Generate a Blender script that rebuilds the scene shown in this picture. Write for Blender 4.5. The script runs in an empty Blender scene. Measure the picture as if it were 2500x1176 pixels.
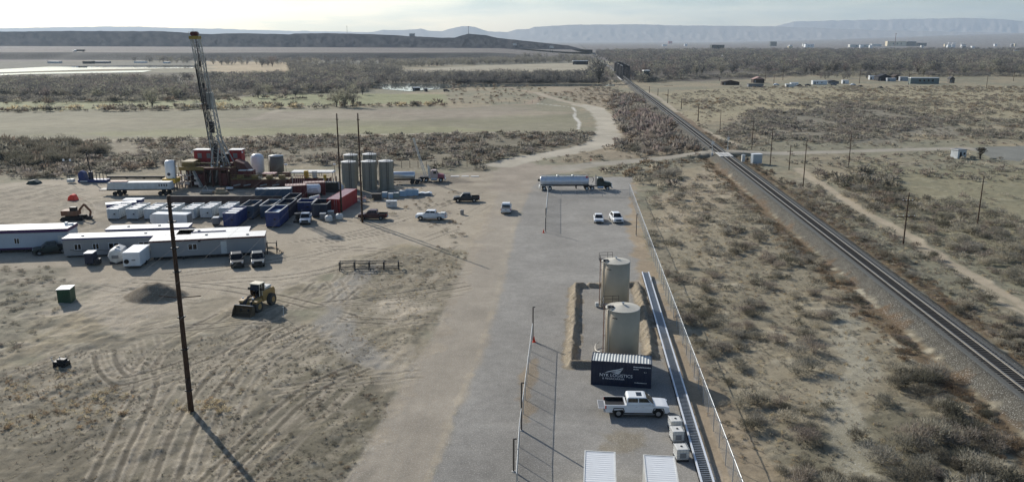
import bpy, math, random
import numpy as np
from mathutils import Vector, Matrix
R = math.radians
PI = math.pi
rnd = random.Random(7)
nr = np.random.default_rng(11)
sc = bpy.context.scene
COL = sc.collection

# ------------------------------------------------------------------ camera, sky, sun, exposure
CAM_H = 34.0
PITCH = math.atan(490 / 2000)
cd = bpy.data.cameras.new('camera'); cam = bpy.data.objects.new('camera', cd); COL.objects.link(cam)
cam.location = (0, 0, CAM_H); cam.rotation_euler = (PI/2 - PITCH, 0, 0)
cd.sensor_width = 36; cd.lens = 28.8; cd.clip_start = 0.5; cd.clip_end = 90000
sc.camera = cam
HAZE = 4.2e-5
SUN_EL = 26.5; SUN_AZ = 37.5          # azimuth to the left of the view direction (+Y towards -X)
w = bpy.data.worlds.new('World'); sc.world = w; w.use_nodes = True
nt = w.node_tree; nt.nodes.clear()
wo = nt.nodes.new('ShaderNodeOutputWorld'); bg = nt.nodes.new('ShaderNodeBackground')
sky = nt.nodes.new('ShaderNodeTexSky'); sky.sky_type = 'NISHITA'; sky.sun_disc = False
sky.sun_elevation = R(SUN_EL); sky.sun_rotation = R(-SUN_AZ); sky.air_density = 1.0; sky.dust_density = 1.3; sky.ozone_density = 1.0
bg.inputs[1].default_value = 0.068
# thin high cloud over the sky colour
tc = nt.nodes.new('ShaderNodeTexCoord'); mp = nt.nodes.new('ShaderNodeMapping'); mp.inputs['Scale'].default_value = (2.2, 2.2, 16)
nz = nt.nodes.new('ShaderNodeTexNoise'); nz.inputs['Scale'].default_value = 2.2; nz.inputs['Detail'].default_value = 7; nz.inputs['Roughness'].default_value = .55
cr = nt.nodes.new('ShaderNodeValToRGB'); cr.color_ramp.elements[0].position = .40; cr.color_ramp.elements[1].position = .58
cr.color_ramp.elements[0].color = (0, 0, 0, 1); cr.color_ramp.elements[1].color = (1, 1, 1, 1)
mx = nt.nodes.new('ShaderNodeMix'); mx.data_type = 'RGBA'
hs = nt.nodes.new('ShaderNodeMixRGB'); hs.blend_type = 'MULTIPLY'; hs.inputs[0].default_value = 1; hs.inputs[2].default_value = (.76, .93, 1.12, 1)
bw = nt.nodes.new('ShaderNodeMixRGB'); bw.blend_type = 'MULTIPLY'; bw.inputs[0].default_value = 1; bw.inputs[2].default_value = (1.15, 1.25, 1.38, 1)
L = nt.links.new
L(tc.outputs['Generated'], mp.inputs[0]); L(mp.outputs[0], nz.inputs[0]); L(nz.outputs[0], cr.inputs[0]); L(cr.outputs[0], mx.inputs[0])
L(sky.outputs[0], hs.inputs[1]); L(sky.outputs[0], bw.inputs[1])
L(hs.outputs[0], mx.inputs[6]); L(bw.outputs[0], mx.inputs[7]); L(mx.outputs[2], bg.inputs[0]); L(bg.outputs[0], wo.inputs[0])
sd = bpy.data.lights.new('sun', 'SUN'); sd.energy = 4.2; sd.angle = R(.5); sd.color = (1, .95, .875)
so = bpy.data.objects.new('sun', sd); COL.objects.link(so)
sdir = Vector((-math.sin(R(SUN_AZ))*math.cos(R(SUN_EL)), math.cos(R(SUN_AZ))*math.cos(R(SUN_EL)), math.sin(R(SUN_EL))))
so.rotation_euler = sdir.to_track_quat('Z', 'Y').to_euler(); so.location = (-50, 80, 120)
sc.view_settings.view_transform = 'Standard'; sc.view_settings.look = 'None'; sc.view_settings.gamma = 1
sc.view_settings.exposure = 0.37
sc.render.engine = 'CYCLES'
cy = sc.cycles
cy.use_denoising = True; cy.max_bounces = 5; cy.diffuse_bounces = 2; cy.glossy_bounces = 2; cy.transparent_max_bounces = 12; cy.volume_bounces = 1
cy.caustics_reflective = False; cy.caustics_refractive = False

# ------------------------------------------------------------------ helpers
def P(px, py, z=0.0):
    """point of the plane z that the photo shows at pixel (px, py) of its 2500 x 1176 frame"""
    u = (px - 1250)/2000; v = (py - 588)/2000
    a = math.cos(PITCH) - v*math.sin(PITCH); b = math.sin(PITCH) + v*math.cos(PITCH)
    t = (CAM_H - z)/b
    return (u*t, a*t)

def lin(c):
    return tuple(((x/255)/12.92 if x <= 10 else ((x/255 + .055)/1.055)**2.4) for x in c)

_mats = {}
def mat(name, c, rough=.6, metal=0, var=.12, scale=1.5, bump=0, srgb=True, spec=.4, dirt=0):
    if name in _mats: return _mats[name]
    m = bpy.data.materials.new(name); m.use_nodes = True; n = m.node_tree.nodes; l = m.node_tree.links.new
    b = n['Principled BSDF']; b.inputs['Roughness'].default_value = rough; b.inputs['Metallic'].default_value = metal
    b.inputs['Specular IOR Level'].default_value = spec
    col = lin(c) if srgb else c
    t = n.new('ShaderNodeTexCoord'); z = n.new('ShaderNodeTexNoise'); z.inputs['Scale'].default_value = scale; z.inputs['Detail'].default_value = 5
    z.inputs['Roughness'].default_value = .65
    l(t.outputs['Object'], z.inputs[0])
    r = n.new('ShaderNodeMapRange'); r.inputs[1].default_value = .3; r.inputs[2].default_value = .7
    r.inputs[3].default_value = 1 - var; r.inputs[4].default_value = 1 + var
    l(z.outputs[0], r.inputs[0])
    x = n.new('ShaderNodeVectorMath'); x.operation = 'SCALE'; x.inputs[0].default_value = col[:3]
    l(r.outputs[0], x.inputs['Scale'])
    out = x.outputs[0]
    if dirt:
        z2 = n.new('ShaderNodeTexNoise'); z2.inputs['Scale'].default_value = scale*.7; z2.inputs['Detail'].default_value = 6
        mpp = n.new('ShaderNodeMapping'); mpp.inputs['Scale'].default_value = (1, 1, .35); l(t.outputs['Object'], mpp.inputs[0]); l(mpp.outputs[0], z2.inputs[0])
        r2 = n.new('ShaderNodeMapRange'); r2.inputs[1].default_value = .45; r2.inputs[2].default_value = .75; r2.inputs[4].default_value = dirt
        l(z2.outputs[0], r2.inputs[0])
        mm = n.new('ShaderNodeMix'); mm.data_type = 'RGBA'; mm.inputs[7].default_value = (.23, .19, .14, 1)
        l(r2.outputs[0], mm.inputs[0]); l(out, mm.inputs[6]); out = mm.outputs[2]
    l(out, b.inputs['Base Color'])
    if bump:
        bp = n.new('ShaderNodeBump'); bp.inputs['Strength'].default_value = bump; bp.inputs['Distance'].default_value = .05
        l(z.outputs[0], bp.inputs['Height']); l(bp.outputs[0], b.inputs['Normal'])
    _mats[name] = m
    return m

class MB:
    """collects primitive shapes; out() links them as one mesh object"""
    def __init__(s): s.v = []; s.f = []
    def add(s, vs, fs):
        k = len(s.v); s.v += [tuple(p) for p in vs]; s.f += [tuple(i + k for i in f) for f in fs]; return s
    def box(s, x0, x1, y0, y1, z0, z1):
        return s.add([(x0,y0,z0),(x1,y0,z0),(x1,y1,z0),(x0,y1,z0),(x0,y0,z1),(x1,y0,z1),(x1,y1,z1),(x0,y1,z1)],
                     [(0,3,2,1),(4,5,6,7),(0,1,5,4),(1,2,6,5),(2,3,7,6),(3,0,4,7)])
    def frus(s, b, t, z0, z1):      # b, t = (x0,x1,y0,y1) at the bottom and at the top
        return s.add([(b[0],b[2],z0),(b[1],b[2],z0),(b[1],b[3],z0),(b[0],b[3],z0),(t[0],t[2],z1),(t[1],t[2],z1),(t[1],t[3],z1),(t[0],t[3],z1)],
                     [(0,3,2,1),(4,5,6,7),(0,1,5,4),(1,2,6,5),(2,3,7,6),(3,0,4,7)])
    def cyl(s, p0, p1, r0, r1=None, n=12, cap=True):
        p0 = Vector(p0); p1 = Vector(p1); r1 = r0 if r1 is None else r1
        d = (p1 - p0).normalized(); a = d.orthogonal().normalized(); b = d.cross(a)
        vs = []
        for p, r in ((p0, r0), (p1, r1)):
            for i in range(n):
                t = 2*PI*i/n; vs.append(p + a*(r*math.cos(t)) + b*(r*math.sin(t)))
        fs = [(i, (i+1) % n, n + (i+1) % n, n + i) for i in range(n)]
        if cap: fs += [tuple(range(n-1, -1, -1)), tuple(range(n, 2*n))]
        return s.add(vs, fs)
    def tube(s, pts, r, n=6):
        for p, q in zip(pts[:-1], pts[1:]): s.cyl(p, q, r, n=n)
        return s
    def lathe(s, prof, n=24, c=(0,0), ax='z'):   # prof = [(r, z)]
        vs = []
        for r, z in prof:
            for i in range(n):
                t = 2*PI*i/n
                if ax == 'z': vs.append((c[0] + r*math.cos(t), c[1] + r*math.sin(t), z))
                else: vs.append((z, c[0] + r*math.cos(t), c[1] + r*math.sin(t)))
        fs = []
        for k in range(len(prof)-1):
            for i in range(n): fs.append((k*n+i, k*n+(i+1) % n, (k+1)*n+(i+1) % n, (k+1)*n+i))
        fs += [tuple(range(n-1, -1, -1)), tuple(range((len(prof)-1)*n, len(prof)*n))]
        return s.add(vs, fs)
    def prism(s, prof, hw, yc=0):   # prof = [(x,z)] ; hw number or function of z ; extruded along y
        f = hw if callable(hw) else (lambda z: hw)
        n = len(prof)
        vs = [(x, yc - f(z), z) for x, z in prof] + [(x, yc + f(z), z) for x, z in prof]
        fs = [tuple(range(n)), tuple(range(2*n-1, n-1, -1))] + [(i, n+i, n+(i+1) % n, (i+1) % n) for i in range(n)]
        return s.add(vs, fs)
    def quad(s, a, b, c, d): return s.add([a, b, c, d], [(0,1,2,3)])
    def out(s, name, m, parent=None, smooth=False, bevel=0, loc=None):
        me = bpy.data.meshes.new(name); me.from_pydata(s.v, [], s.f); me.update()
        if m: me.materials.append(m)
        if smooth:
            for p in me.polygons: p.use_smooth = len(p.vertices) <= 4
        o = bpy.data.objects.new(name, me); COL.objects.link(o)
        if parent is not None: o.parent = parent
        if loc: o.location = loc
        if bevel:
            b = o.modifiers.new('bevel', 'BEVEL'); b.width = bevel; b.segments = 2; b.limit_method = 'ANGLE'; b.angle_limit = R(40)
        return o

def tag(o, label=None, cat=None, group=None, kind=None):
    if label: o['label'] = label
    if cat: o['category'] = cat
    if group: o['group'] = group
    if kind: o['kind'] = kind
    return o
def thing(name, label, cat, loc=(0,0,0), rz=0, group=None):
    o = bpy.data.objects.new(name, None); COL.objects.link(o); o.empty_display_size = .3
    o.location = loc; o.rotation_euler = (0, 0, rz); return tag(o, label, cat, group)
def copy_tree(o, parent=None):
    c = o.copy(); COL.objects.link(c); c.parent = parent
    for ch in list(o.children): copy_tree(ch, c)
    return c
def fr(a, b):
    """ground frame from two base pixels: origin, heading, length"""
    A = P(*a); B = P(*b)
    return (A[0], A[1], 0), math.atan2(B[1]-A[1], B[0]-A[0]), math.dist(A, B)

# ------------------------------------------------------------------ noise
def _h(ix, iy, s):
    n = (ix.astype(np.int64)*374761393 + iy.astype(np.int64)*668265263 + s*1442695041) & 0xffffffff
    n = ((n ^ (n >> 13))*1274126177) & 0xffffffff
    return ((n ^ (n >> 16)) & 0xffff)/65535.0
def vn(X, Y, s=0):
    ix = np.floor(X); iy = np.floor(Y); fx = X-ix; fy = Y-iy
    fx = fx*fx*(3-2*fx); fy = fy*fy*(3-2*fy)
    a = _h(ix, iy, s); b = _h(ix+1, iy, s); c = _h(ix, iy+1, s); d = _h(ix+1, iy+1, s)
    return (a*(1-fx)+b*fx)*(1-fy) + (c*(1-fx)+d*fx)*fy
def fbm(X, Y, sc_, o=4, s=0, g=.5):
    t = 0; a = 1; k = 0
    for i in range(o):
        t = t + a*vn(X/sc_*2**i + 17.3*i, Y/sc_*2**i + 9.1*i, s+i); k += a; a *= g
    return t/k
def ss(x, a, b):
    t = np.clip((x-a)/(b-a), 0, 1); return t*t*(3-2*t)
def sd_line(X, Y, pts):
    d = np.full(X.shape, 1e9)
    for (x0,y0),(x1,y1) in zip(pts[:-1], pts[1:]):
        ex, ey = x1-x0, y1-y0; L2 = ex*ex+ey*ey+1e-9
        t = np.clip(((X-x0)*ex+(Y-y0)*ey)/L2, 0, 1)
        d = np.minimum(d, (X-x0-t*ex)**2+(Y-y0-t*ey)**2)
    return np.sqrt(d)
def sd_poly(X, Y, pts):
    d = sd_line(X, Y, pts+[pts[0]]); ins = np.zeros(X.shape, bool)
    n = len(pts)
    for i in range(n):
        x0,y0 = pts[i]; x1,y1 = pts[(i+1) % n]
        if y0 == y1: continue
        c = ((y0 > Y) != (y1 > Y)) & (X < (x1-x0)*(Y-y0)/(y1-y0)+x0); ins ^= c
    return np.where(ins, -d, d)

# ------------------------------------------------------------------ ground layout
DIRT=(173,161,141); OLIVE=(147,143,122)
ROADN = [(905,1235),(946,1172),(1034,990),(1120,837),(1172,690),(1205,587),(1232,520),(1262,460),(1290,430)]
W = lambda pts: [P(*p) for p in pts]
# (region, kind, world points, half width / None, colour, edge softness, edge noise, speckle, flatness)
LAY = []
def lay(reg, kind, pts, hw, c, soft=.5, en=1.0, spk=.5, flat=0., al=1., ns=6.):
    LAY.append((reg, kind, W(pts), hw, np.array(lin(c)), soft, en, spk, flat, al, ns))
# far country
lay(None,'poly',[(-900,150),(3400,150),(3400,98.6),(-900,98.6)],None,(118,112,107),60,60,.3,1,ns=300)
lay(None,'poly',[(1450,195),(1520,128),(2700,125),(2700,180),(2000,182),(1700,200)],None,(112,106,97),14,20,.6,.5,ns=60)
lay(None,'poly',[(-600,262),(-600,182),(520,176),(720,182),(900,184),(1440,178),(1440,206),(900,206),(880,228),(640,232),(520,238),(330,250)],None,(112,106,92),6,12,.6,.3,ns=40)
lay(None,'poly',[(-600,166),(-600,150),(1400,150),(1400,158),(480,160),(0,172)],None,(112,111,100),10,14,.5,.6,.9,ns=60)
lay(None,'poly',[(480,150),(720,153),(800,160),(700,182),(520,176),(500,165)],None,(186,167,135),10,14,.3,.7,.9,ns=60)
lay('pasture','poly',[(968,172),(1180,160),(1440,153),(1436,172),(1240,180),(975,184)],None,(172,163,141),5,6,.2,1)
lay('riverside_meadow','poly',[(-600,276),(-600,252),(300,247),(560,244),(640,231),(900,229),(1092,230),(1086,252),(800,258),(640,261),(300,268)],None,(150,150,112),2,5,.4,.7)
lay('pasture','poly',[(-600,290),(0,274),(400,268),(640,264),(1000,260),(1395,257),(1412,268),(1405,300),(1418,318),(1100,324),(700,331),(0,346),(-600,372)],None,(146,140,117),1.2,2.5,.5,.9)
lay(None,'poly',[(0,300),(300,285),(620,290),(500,305),(100,318)],None,(158,150,126),5,12,.4,.9,.6,ns=30)
lay(None,'poly',[(700,300),(1000,290),(1380,285),(1400,300),(1000,312)],None,(134,130,104),5,12,.4,.9,.6,ns=30)
lay(None,'poly',[(900,275),(1200,272),(1390,276),(1200,284)],None,(168,154,134),4,10,.4,.9,.6,ns=25)
lay(None,'line',[(625,292),(650,280),(690,266)],3,(180,168,148),2,3,.4,.9,.6,ns=20)
lay(None,'poly',[(640,290),(660,274),(1200,262),(1300,264),(1180,284),(900,292)],None,(160,148,132),8,14,.4,.9,.6,ns=40)
lay(None,'poly',[(100,330),(500,318),(900,312),(1200,318),(700,328)],None,(150,148,110),6,12,.4,.9,.6,ns=40)
lay(None,'line',[(-300,352),(0,346),(300,342),(700,332),(1100,326),(1450,321)],1.3,(180,171,152),.6,1,.2,.8,.9)
lay(None,'line',[(1300,252),(1398,262),(1405,272),(1402,285),(1415,300),(1412,316)],.55,(215,210,198),.4,.4,.1,1,.9)
lay(None,'line',[(1200,206),(1330,232),(1290,255),(1100,262)],2.5,(170,150,128),2,3,.4,.7,.8)
# scrub tones
lay(None,'poly',[(-600,440),(-600,352),(0,352),(700,338),(1450,328),(1460,352),(1220,392),(1160,420),(600,410),(100,432)],None,(138,130,112),4,8,.8,.2,.8,ns=20)
lay(None,'poly',[(1500,230),(1560,300),(1700,385),(1450,398),(1330,400),(1470,360),(1505,300),(1480,262),(1350,232),(1330,214),(1480,206)],None,(165,150,128),4,8,.8,.2,.8,ns=20)
lay(None,'poly',[(1600,225),(1830,215),(2600,212),(2600,300),(2100,262),(1800,285),(1700,300)],None,(170,160,132),6,12,.7,.3,.8,ns=30)
lay(None,'poly',[(1820,285),(2100,250),(2330,290),(2370,330),(2150,348),(1900,340)],None,(140,134,120),6,14,.8,.3,.8,ns=24)
lay(None,'poly',[(2100,400),(2600,420),(2600,760),(2500,700),(2150,500)],None,(142,138,112),3,6,.8,.2,.7,ns=14)
lay(None,'poly',[(1580,560),(1700,430),(1780,420),(2000,640),(2500,1030),(2500,1300),(1900,1300),(1800,1100),(1640,760)],None,(158,148,126),2,4,.8,.2,.8,ns=10)
lay(None,'poly',[(1600,470),(1745,405),(1850,480),(1740,520),(1620,560)],None,(176,162,138),2,4,.6,.3,.8,ns=10)
lay(None,'poly',[(1900,1300),(2050,1010),(2180,940),(2330,1040),(2500,1180),(2500,1300)],None,(120,115,96),2,4,.9,.2,.8,ns=8)
lay(None,'poly',[(1600,690),(1690,850),(1760,960),(1840,1060),(1880,1176),(1800,1176),(1745,1040),(1650,860),(1590,720)],None,(170,152,126),1,2,.6,.4,.7,ns=5)
lay(None,'line',[(2150,660),(2060,800),(2110,900),(2040,960),(2080,1100),(2150,1250)],1.4,(166,160,140),1,1.2,.4,.5,.6)
# the cleared site
lay('well_pad','poly',[(-300,500),(0,452),(170,437),(600,430),(1180,424),(1300,414),(1300,470),(1232,520),(1180,610),(1120,600),(1000,592),(920,610),(835,640),(800,690),(720,700),(640,740),(560,770),(430,830),(250,850),(90,760),(0,700),(-300,700)],None,DIRT,1.5,4,.35,.75,1,ns=9)
lay(None,'poly',[(-300,470),(120,455),(270,480),(240,560),(0,560),(-300,600)],None,(160,150,132),2,5,.7,.2,.8,ns=6)
lay(None,'poly',[(0,655),(120,650),(230,700),(130,770),(60,860),(0,940),(-200,900),(-200,680)],None,(140,135,118),2,3,.8,.1,.8,ns=5)
lay(None,'poly',[(-300,1300),(-300,960),(0,900),(250,850),(430,830),(560,775),(640,745),(760,770),(880,880),(960,980),(900,1100),(860,1300)],None,(143,135,118),1.5,3,.8,.1,.85,ns=5)
lay(None,'poly',[(600,1020),(700,900),(830,860),(930,930),(960,1000),(880,1150),(640,1200),(480,1180)],None,(112,106,88),2,3,.9,.1,.6,ns=4)
lay(None,'poly',[(0,1090),(300,1050),(500,1110),(400,1250),(-100,1250)],None,(120,112,95),1.5,2.5,.8,.2,.55,ns=4)
lay(None,'poly',[(250,880),(300,800),(420,760),(560,700),(600,720),(420,850),(300,960),(200,980)],None,(138,130,112),1,2,.6,.3,.6,ns=4)
lay(None,'poly',[(800,700),(850,640),(960,610),(1120,600),(1150,640),(1100,760),(1010,900),(900,900),(840,830)],None,(146,137,118),1.5,3,.9,.1,.85,ns=4)
lay(None,'poly',[(905,735),(990,725),(1060,750),(960,790)],None,(196,182,160),1,2,.4,.4,.7,ns=4)
lay(None,'poly',[(880,870),(1000,850),(1010,900),(950,950)],None,(166,154,134),1,2,.4,.4,.7,ns=4)
lay(None,'line',[(900,655),(850,690),(820,735),(815,790),(850,850),(930,890)],1.9,(142,138,130),.8,1.2,.4,.5,.8)
lay(None,'poly',[(880,415),(1060,422),(1150,445),(1040,452),(930,446)],None,(100,92,82),1.5,3,.5,.6,.7,ns=5)
lay(None,'poly',[(380,470),(900,440),(930,470),(780,500),(640,560),(250,560),(250,500)],None,(138,129,115),2,4,.5,.7,.7,ns=6)
# tyre tracks, lower left
TRK=[[(330,1250),(400,1080),(440,980),(520,880),(640,790),(760,720)],[(410,1250),(470,1060),(520,960),(600,870),(700,780),(800,690)],[(520,1250),(560,1100),(600,960),(680,860),(790,790)],
 [(250,1250),(330,1060),(390,940),(370,900),(410,850),(560,770)],[(255,840),(240,880),(270,920),(310,930),(330,900)],[(280,850),(290,890),(330,910)],[(340,830),(350,860),(340,890),(320,905)],
 [(230,860),(235,900),(262,935),(300,945),(480,890),(700,790)],[(840,640),(810,700),(700,730),(560,760)],[(300,720),(420,700),(560,690),(740,680),(900,640),(1120,560)],[(760,640),(900,590),(1100,560),(1200,500)],[(700,600),(900,570),(1180,470)],[(0,600),(200,560),(240,500),(150,470)],[(480,1250),(640,1080),(760,960),(900,900)],[(560,1250),(700,1100),(850,960)]]
RUTS = []
def offs(w_, o):
    r_ = []
    for k,(x,y) in enumerate(w_):
        a=w_[max(0,k-1)]; b=w_[min(len(w_)-1,k+1)]; dx,dy=b[0]-a[0],b[1]-a[1]; l_=math.hypot(dx,dy)+1e-6
        r_.append((x-dy/l_*o, y+dx/l_*o))
    return r_
def smooth(p, n=3):
    for _ in range(n):
        q=[p[0]]
        for a,b in zip(p[:-1],p[1:]): q += [(a[0]*.75+b[0]*.25,a[1]*.75+b[1]*.25),(a[0]*.25+b[0]*.75,a[1]*.25+b[1]*.75)]
        p=q+[p[-1]]
    return p
for i,t in enumerate(TRK):
    w_=smooth(W(t),2)
    for o in (0, 1.9): RUTS.append((offs(w_,o), i%2))
rt=random.Random(5)
for k in range(20):      # wandering vehicle tracks over the cleared ground
    if k < 7: x,y=P(rt.uniform(60,1000),rt.uniform(640,1000))
    elif k < 13: x,y=P(rt.uniform(600,1180),rt.uniform(520,760))
    else: x,y=P(rt.uniform(0,520),rt.uniform(480,700))
    a=rt.uniform(.2,1.3) if k<7 else rt.uniform(-.3,.9); cv=rt.uniform(-.05,.05); p=[]
    for i in range(rt.randrange(12,26)): p.append((x,y)); x+=math.cos(a)*1.6; y+=math.sin(a)*1.6; a+=cv
    for o in (0,1.8): RUTS.append((offs(p,o), k%2))
CHURN = [(W([(-300,640),(330,690),(400,800),(300,960),(-300,1020)]), .55), (W([(560,760),(1000,860),(960,1000),(880,1230),(100,1230),(200,930)]), .26), (W([(820,640),(1130,600),(1080,800),(980,900),(860,850)]), .38),
    (W([(-300,470),(150,450),(260,480),(230,560),(-300,590)]), .5), (W([(600,660),(800,650),(780,760),(640,800)]), .2)]
# hard surfaces
lay('gravel_pad','poly',[(1020,1235),(1072,1090),(1115,987),(1165,867),(1200,757),(1245,587),(1275,490),(1300,440),(1335,431),(1545,433),(1560,560),(1600,680),(1680,880),(1760,1060),(1830,1230)],None,(155,151,143),.5,.8,.45,1,1,ns=2)
lay(None,'poly',[(1390,700),(1555,700),(1600,880),(1395,890)],None,(150,146,138),.5,.6,.4,1,.6,ns=3)
lay(None,'poly',[(1480,1060),(1570,1050),(1600,1095),(1500,1110)],None,(140,128,104),.8,1.2,.5,1,.6,ns=2)
lay(None,'poly',[(1270,930),(1305,860),(1312,870),(1300,1030),(1276,1040)],None,(160,142,116),.3,.6,.4,1,.75,ns=2)
lay(None,'poly',[(1545,440),(1565,560),(1610,690),(1700,900),(1790,1110),(1830,1230),(1770,1230),(1690,1020),(1600,800),(1550,640),(1535,540)],None,(168,150,124),.6,1.1,.6,.6,.85,ns=3)
lay('dirt_road','line',ROADN,3.4,(168,158,142),.5,.5,.25,1,1,ns=5)
lay(None,'line',[(1015,1235),(1040,1176),(1072,1090),(1115,987),(1165,867),(1200,757),(1222,670),(1245,587),(1262,530),(1278,470)],.12,(178,166,146),.2,.6,.3,.9,.9,ns=1.6)
lay(None,'line',[(1200,757),(1222,670),(1245,587),(1262,530),(1278,470)],.3,(168,159,143),.4,.6,.3,.9,.6,ns=2.)
lay(None,'line',[(870,1140),(965,987),(1060,837),(1120,700),(1160,600),(1200,500)],.9,(176,161,138),.5,1.4,.4,.6,.35,ns=3)
lay('dirt_road','poly',[(1190,470),(1200,420),(1230,400),(1300,396),(1330,402),(1420,404),(1440,416),(1340,428),(1305,440),(1280,470)],None,(170,158,141),1.5,2.5,.3,.9,1,ns=6)
lay('dirt_road','line',[(1225,402),(1290,386),(1360,376),(1420,365),(1462,352),(1482,335),(1484,305),(1470,280),(1450,264),(1415,256)],4.6,(190,181,162),.9,1.1,.2,1,1,ns=6)
lay('dirt_road','line',[(1415,256),(1370,246),(1330,234),(1310,226)],2.4,(185,172,150),.8,.8,.2,1,1,ns=6)
lay('crossing_road','line',[(1380,412),(1460,400),(1600,389),(1757,379),(1900,375),(2120,368),(2350,362),(2440,372)],3.3,(172,164,148),.6,.8,.3,1,1,ns=5)
lay('crossing_road','poly',[(2375,361),(2440,358),(2640,352),(2640,402),(2500,396),(2420,388)],None,(134,134,126),.6,.8,.1,1,1,ns=5)
lay('dirt_track','line',[(1575,222),(1610,240),(1660,280),(1705,312),(1760,340),(1800,352)],1.3,(180,168,146),.5,.6,.3,.9,1,ns=5)
lay('dirt_track','line',[(1950,412),(1975,432),(2060,490),(2200,570),(2330,650),(2440,715),(2620,830)],1.5,(182,168,144),.5,.6,.3,.9,1,ns=5)
lay(None,'line',[(1960,432),(2060,495),(2200,577),(2330,658),(2440,722),(2620,838)],.3,(146,138,116),.3,.4,.5,.9,.7,ns=5)
lay(None,'line',[(2060,262),(2200,285),(2330,300),(2500,318)],1.5,(160,150,130),1,1.5,.4,.8,.7,ns=8)

RA = P(2252,750,1.3); RB = P(1531,197,1.3)
RD = np.array([RB[0]-RA[0], RB[1]-RA[1]]); RD /= np.linalg.norm(RD)
def rail_pt(y): return RA[0] + (y-RA[1])*RD[0]/RD[1]
def rail_d(X, Y): return (X-RA[0])*RD[1] - (Y-RA[1])*RD[0]
BERM = W([(1440,893),(1393,893),(1401,800),(1405,700),(1555,698),(1572,760),(1590,870)])
PILE = P(345,728); PILE2 = P(640,560)
def field(X, Y):
    shp = X.shape
    n1 = fbm(X, Y, 30, 4, 3); n2 = fbm(X, Y, 4, 4, 9); n3 = fbm(X, Y, 1.2, 3, 21); n0 = fbm(X, Y, 220, 4, 40)
    C = np.empty(shp + (3,)); base = np.array(lin(OLIVE)); b2 = np.array(lin((172,158,132))); b3 = np.array(lin((124,120,104)))
    k = ss(n1*.6+n2*.4, .42, .62)[..., None]; C[:] = base*(1-k) + b2*k
    k = (ss(n2*.5+n0*.5, .5, .68)*.7)[..., None]; C[:] = C*(1-k)+b3*k
    spk = np.full(shp, .7); flat = np.zeros(shp); reg = np.zeros(shp, np.int32)
    for reg_n, kind, pts, hw, col, soft, en, sp, fl, al, ns in LAY:
        xs = [p[0] for p in pts]; ys = [p[1] for p in pts]; m = soft + en + (hw or 0) + 1
        s_ = (X > min(xs)-m) & (X < max(xs)+m) & (Y > min(ys)-m) & (Y < max(ys)+m)
        if not s_.any(): continue
        x = X[s_]; y = Y[s_]
        d = sd_poly(x, y, pts) if kind == 'poly' else sd_line(x, y, pts) - hw
        nn = (fbm(x, y, ns, 4, 77) - .5)*2*en*1.6
        a = 1 - ss(d + nn, -soft, soft)
        aa = (a*al)[:, None]
        vv = (1 + (n1[s_]-.5)*.35 + (n2[s_]-.5)*.4)[:, None]
        C[s_] = C[s_]*(1-aa) + col*vv*aa
        spk[s_] = spk[s_]*(1-a) + sp*a; flat[s_] = flat[s_]*(1-a) + fl*a
        if reg_n:
            q = reg[s_]; q[a > .5] = REG.index(reg_n); reg[s_] = q
    # bleached and dark patches on the open soil
    pt = ss(n3*.5+n2*.5, .6, .72)*(1-flat)*.35; C = C*(1-pt[..., None]) + np.array(lin((198,190,170)))*pt[..., None]
    Z = (n2-.5)*.5*(1-flat) + (n3-.5)*.22*(1-flat*.9) + (n2-.5)*.05
    far = ss(Y, 500, 900); Z = Z*(1-far)
    for pl, am in CHURN:
        s_ = (X > min(p[0] for p in pl)-4) & (X < max(p[0] for p in pl)+4) & (Y > min(p[1] for p in pl)-4) & (Y < max(p[1] for p in pl)+4)
        if s_.any():
            x = X[s_]; y = Y[s_]; k = 1-ss(sd_poly(x, y, pl)+(fbm(x, y, 5, 3, 60)-.5)*6, -2.5, 2.5)
            q = .55*fbm(x*.97-y*.25, (x*.25+y*.97)*.13, .9, 3, 61)+.45*fbm(x, y, 1.7, 4, 62); q2 = 1-np.abs(fbm(x, y, 3.2, 4, 63)-.5)*4
            Z[s_] += k*am*((q-.5)*.6+np.clip(q2, 0, 1)*.3)*np.where(flat[s_] > .95, 0, 1)
            m_ = (k*ss(q, .5, .66)*.5)[:, None]; C[s_] = C[s_]*(1-m_)+np.array(lin((118,112,99)))*m_
            m_ = (k*ss(q, .5, .34)*.45)[:, None]; C[s_] = C[s_]*(1-m_)+np.array(lin((184,173,154)))*m_
    for pts, dk in RUTS:
        xs = [p[0] for p in pts]; ys = [p[1] for p in pts]
        s_ = (X > min(xs)-1) & (X < max(xs)+1) & (Y > min(ys)-1) & (Y < max(ys)+1)
        if not s_.any(): continue
        x = X[s_]; y = Y[s_]; d = sd_line(x, y, pts)+(n3[s_]-.5)*.12; br_ = ss(fbm(x, y, 9, 2, 91), .25, .42)
        a = (1-ss(d, .14, .34))*br_; b_ = (1-ss(np.abs(d-.42), .08, .2))*br_
        hf = 1-ss(flat[s_], .8, .95); a = a*hf; b_ = b_*hf; Z[s_] += (-.045*a+.02*b_); aa = (a*.75)[:, None]; C[s_] = C[s_]*(1-aa)+np.array(lin((104,97,84) if dk else (150,140,122)))*aa
        aa = (b_*.5)[:, None]; C[s_] = C[s_]*(1-aa)+np.array(lin((190,178,158)))*aa
    # rail bank
    rd = np.abs(rail_d(X, Y)); on = (Y < 705) | (Y > 880)
    e = 1.3*(1-ss(rd + (n3-.5)*.3, 2.0, 4.6))*on
    bal = (1-ss(rd + (n3-.5)*1.6 + (n2-.5)*1.5, 3.7, 4.7))*on
    cross = 1-ss(sd_line(X, Y, W([(1560,392),(1757,379),(1900,375)])) , 2.8, 4.5)
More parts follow.
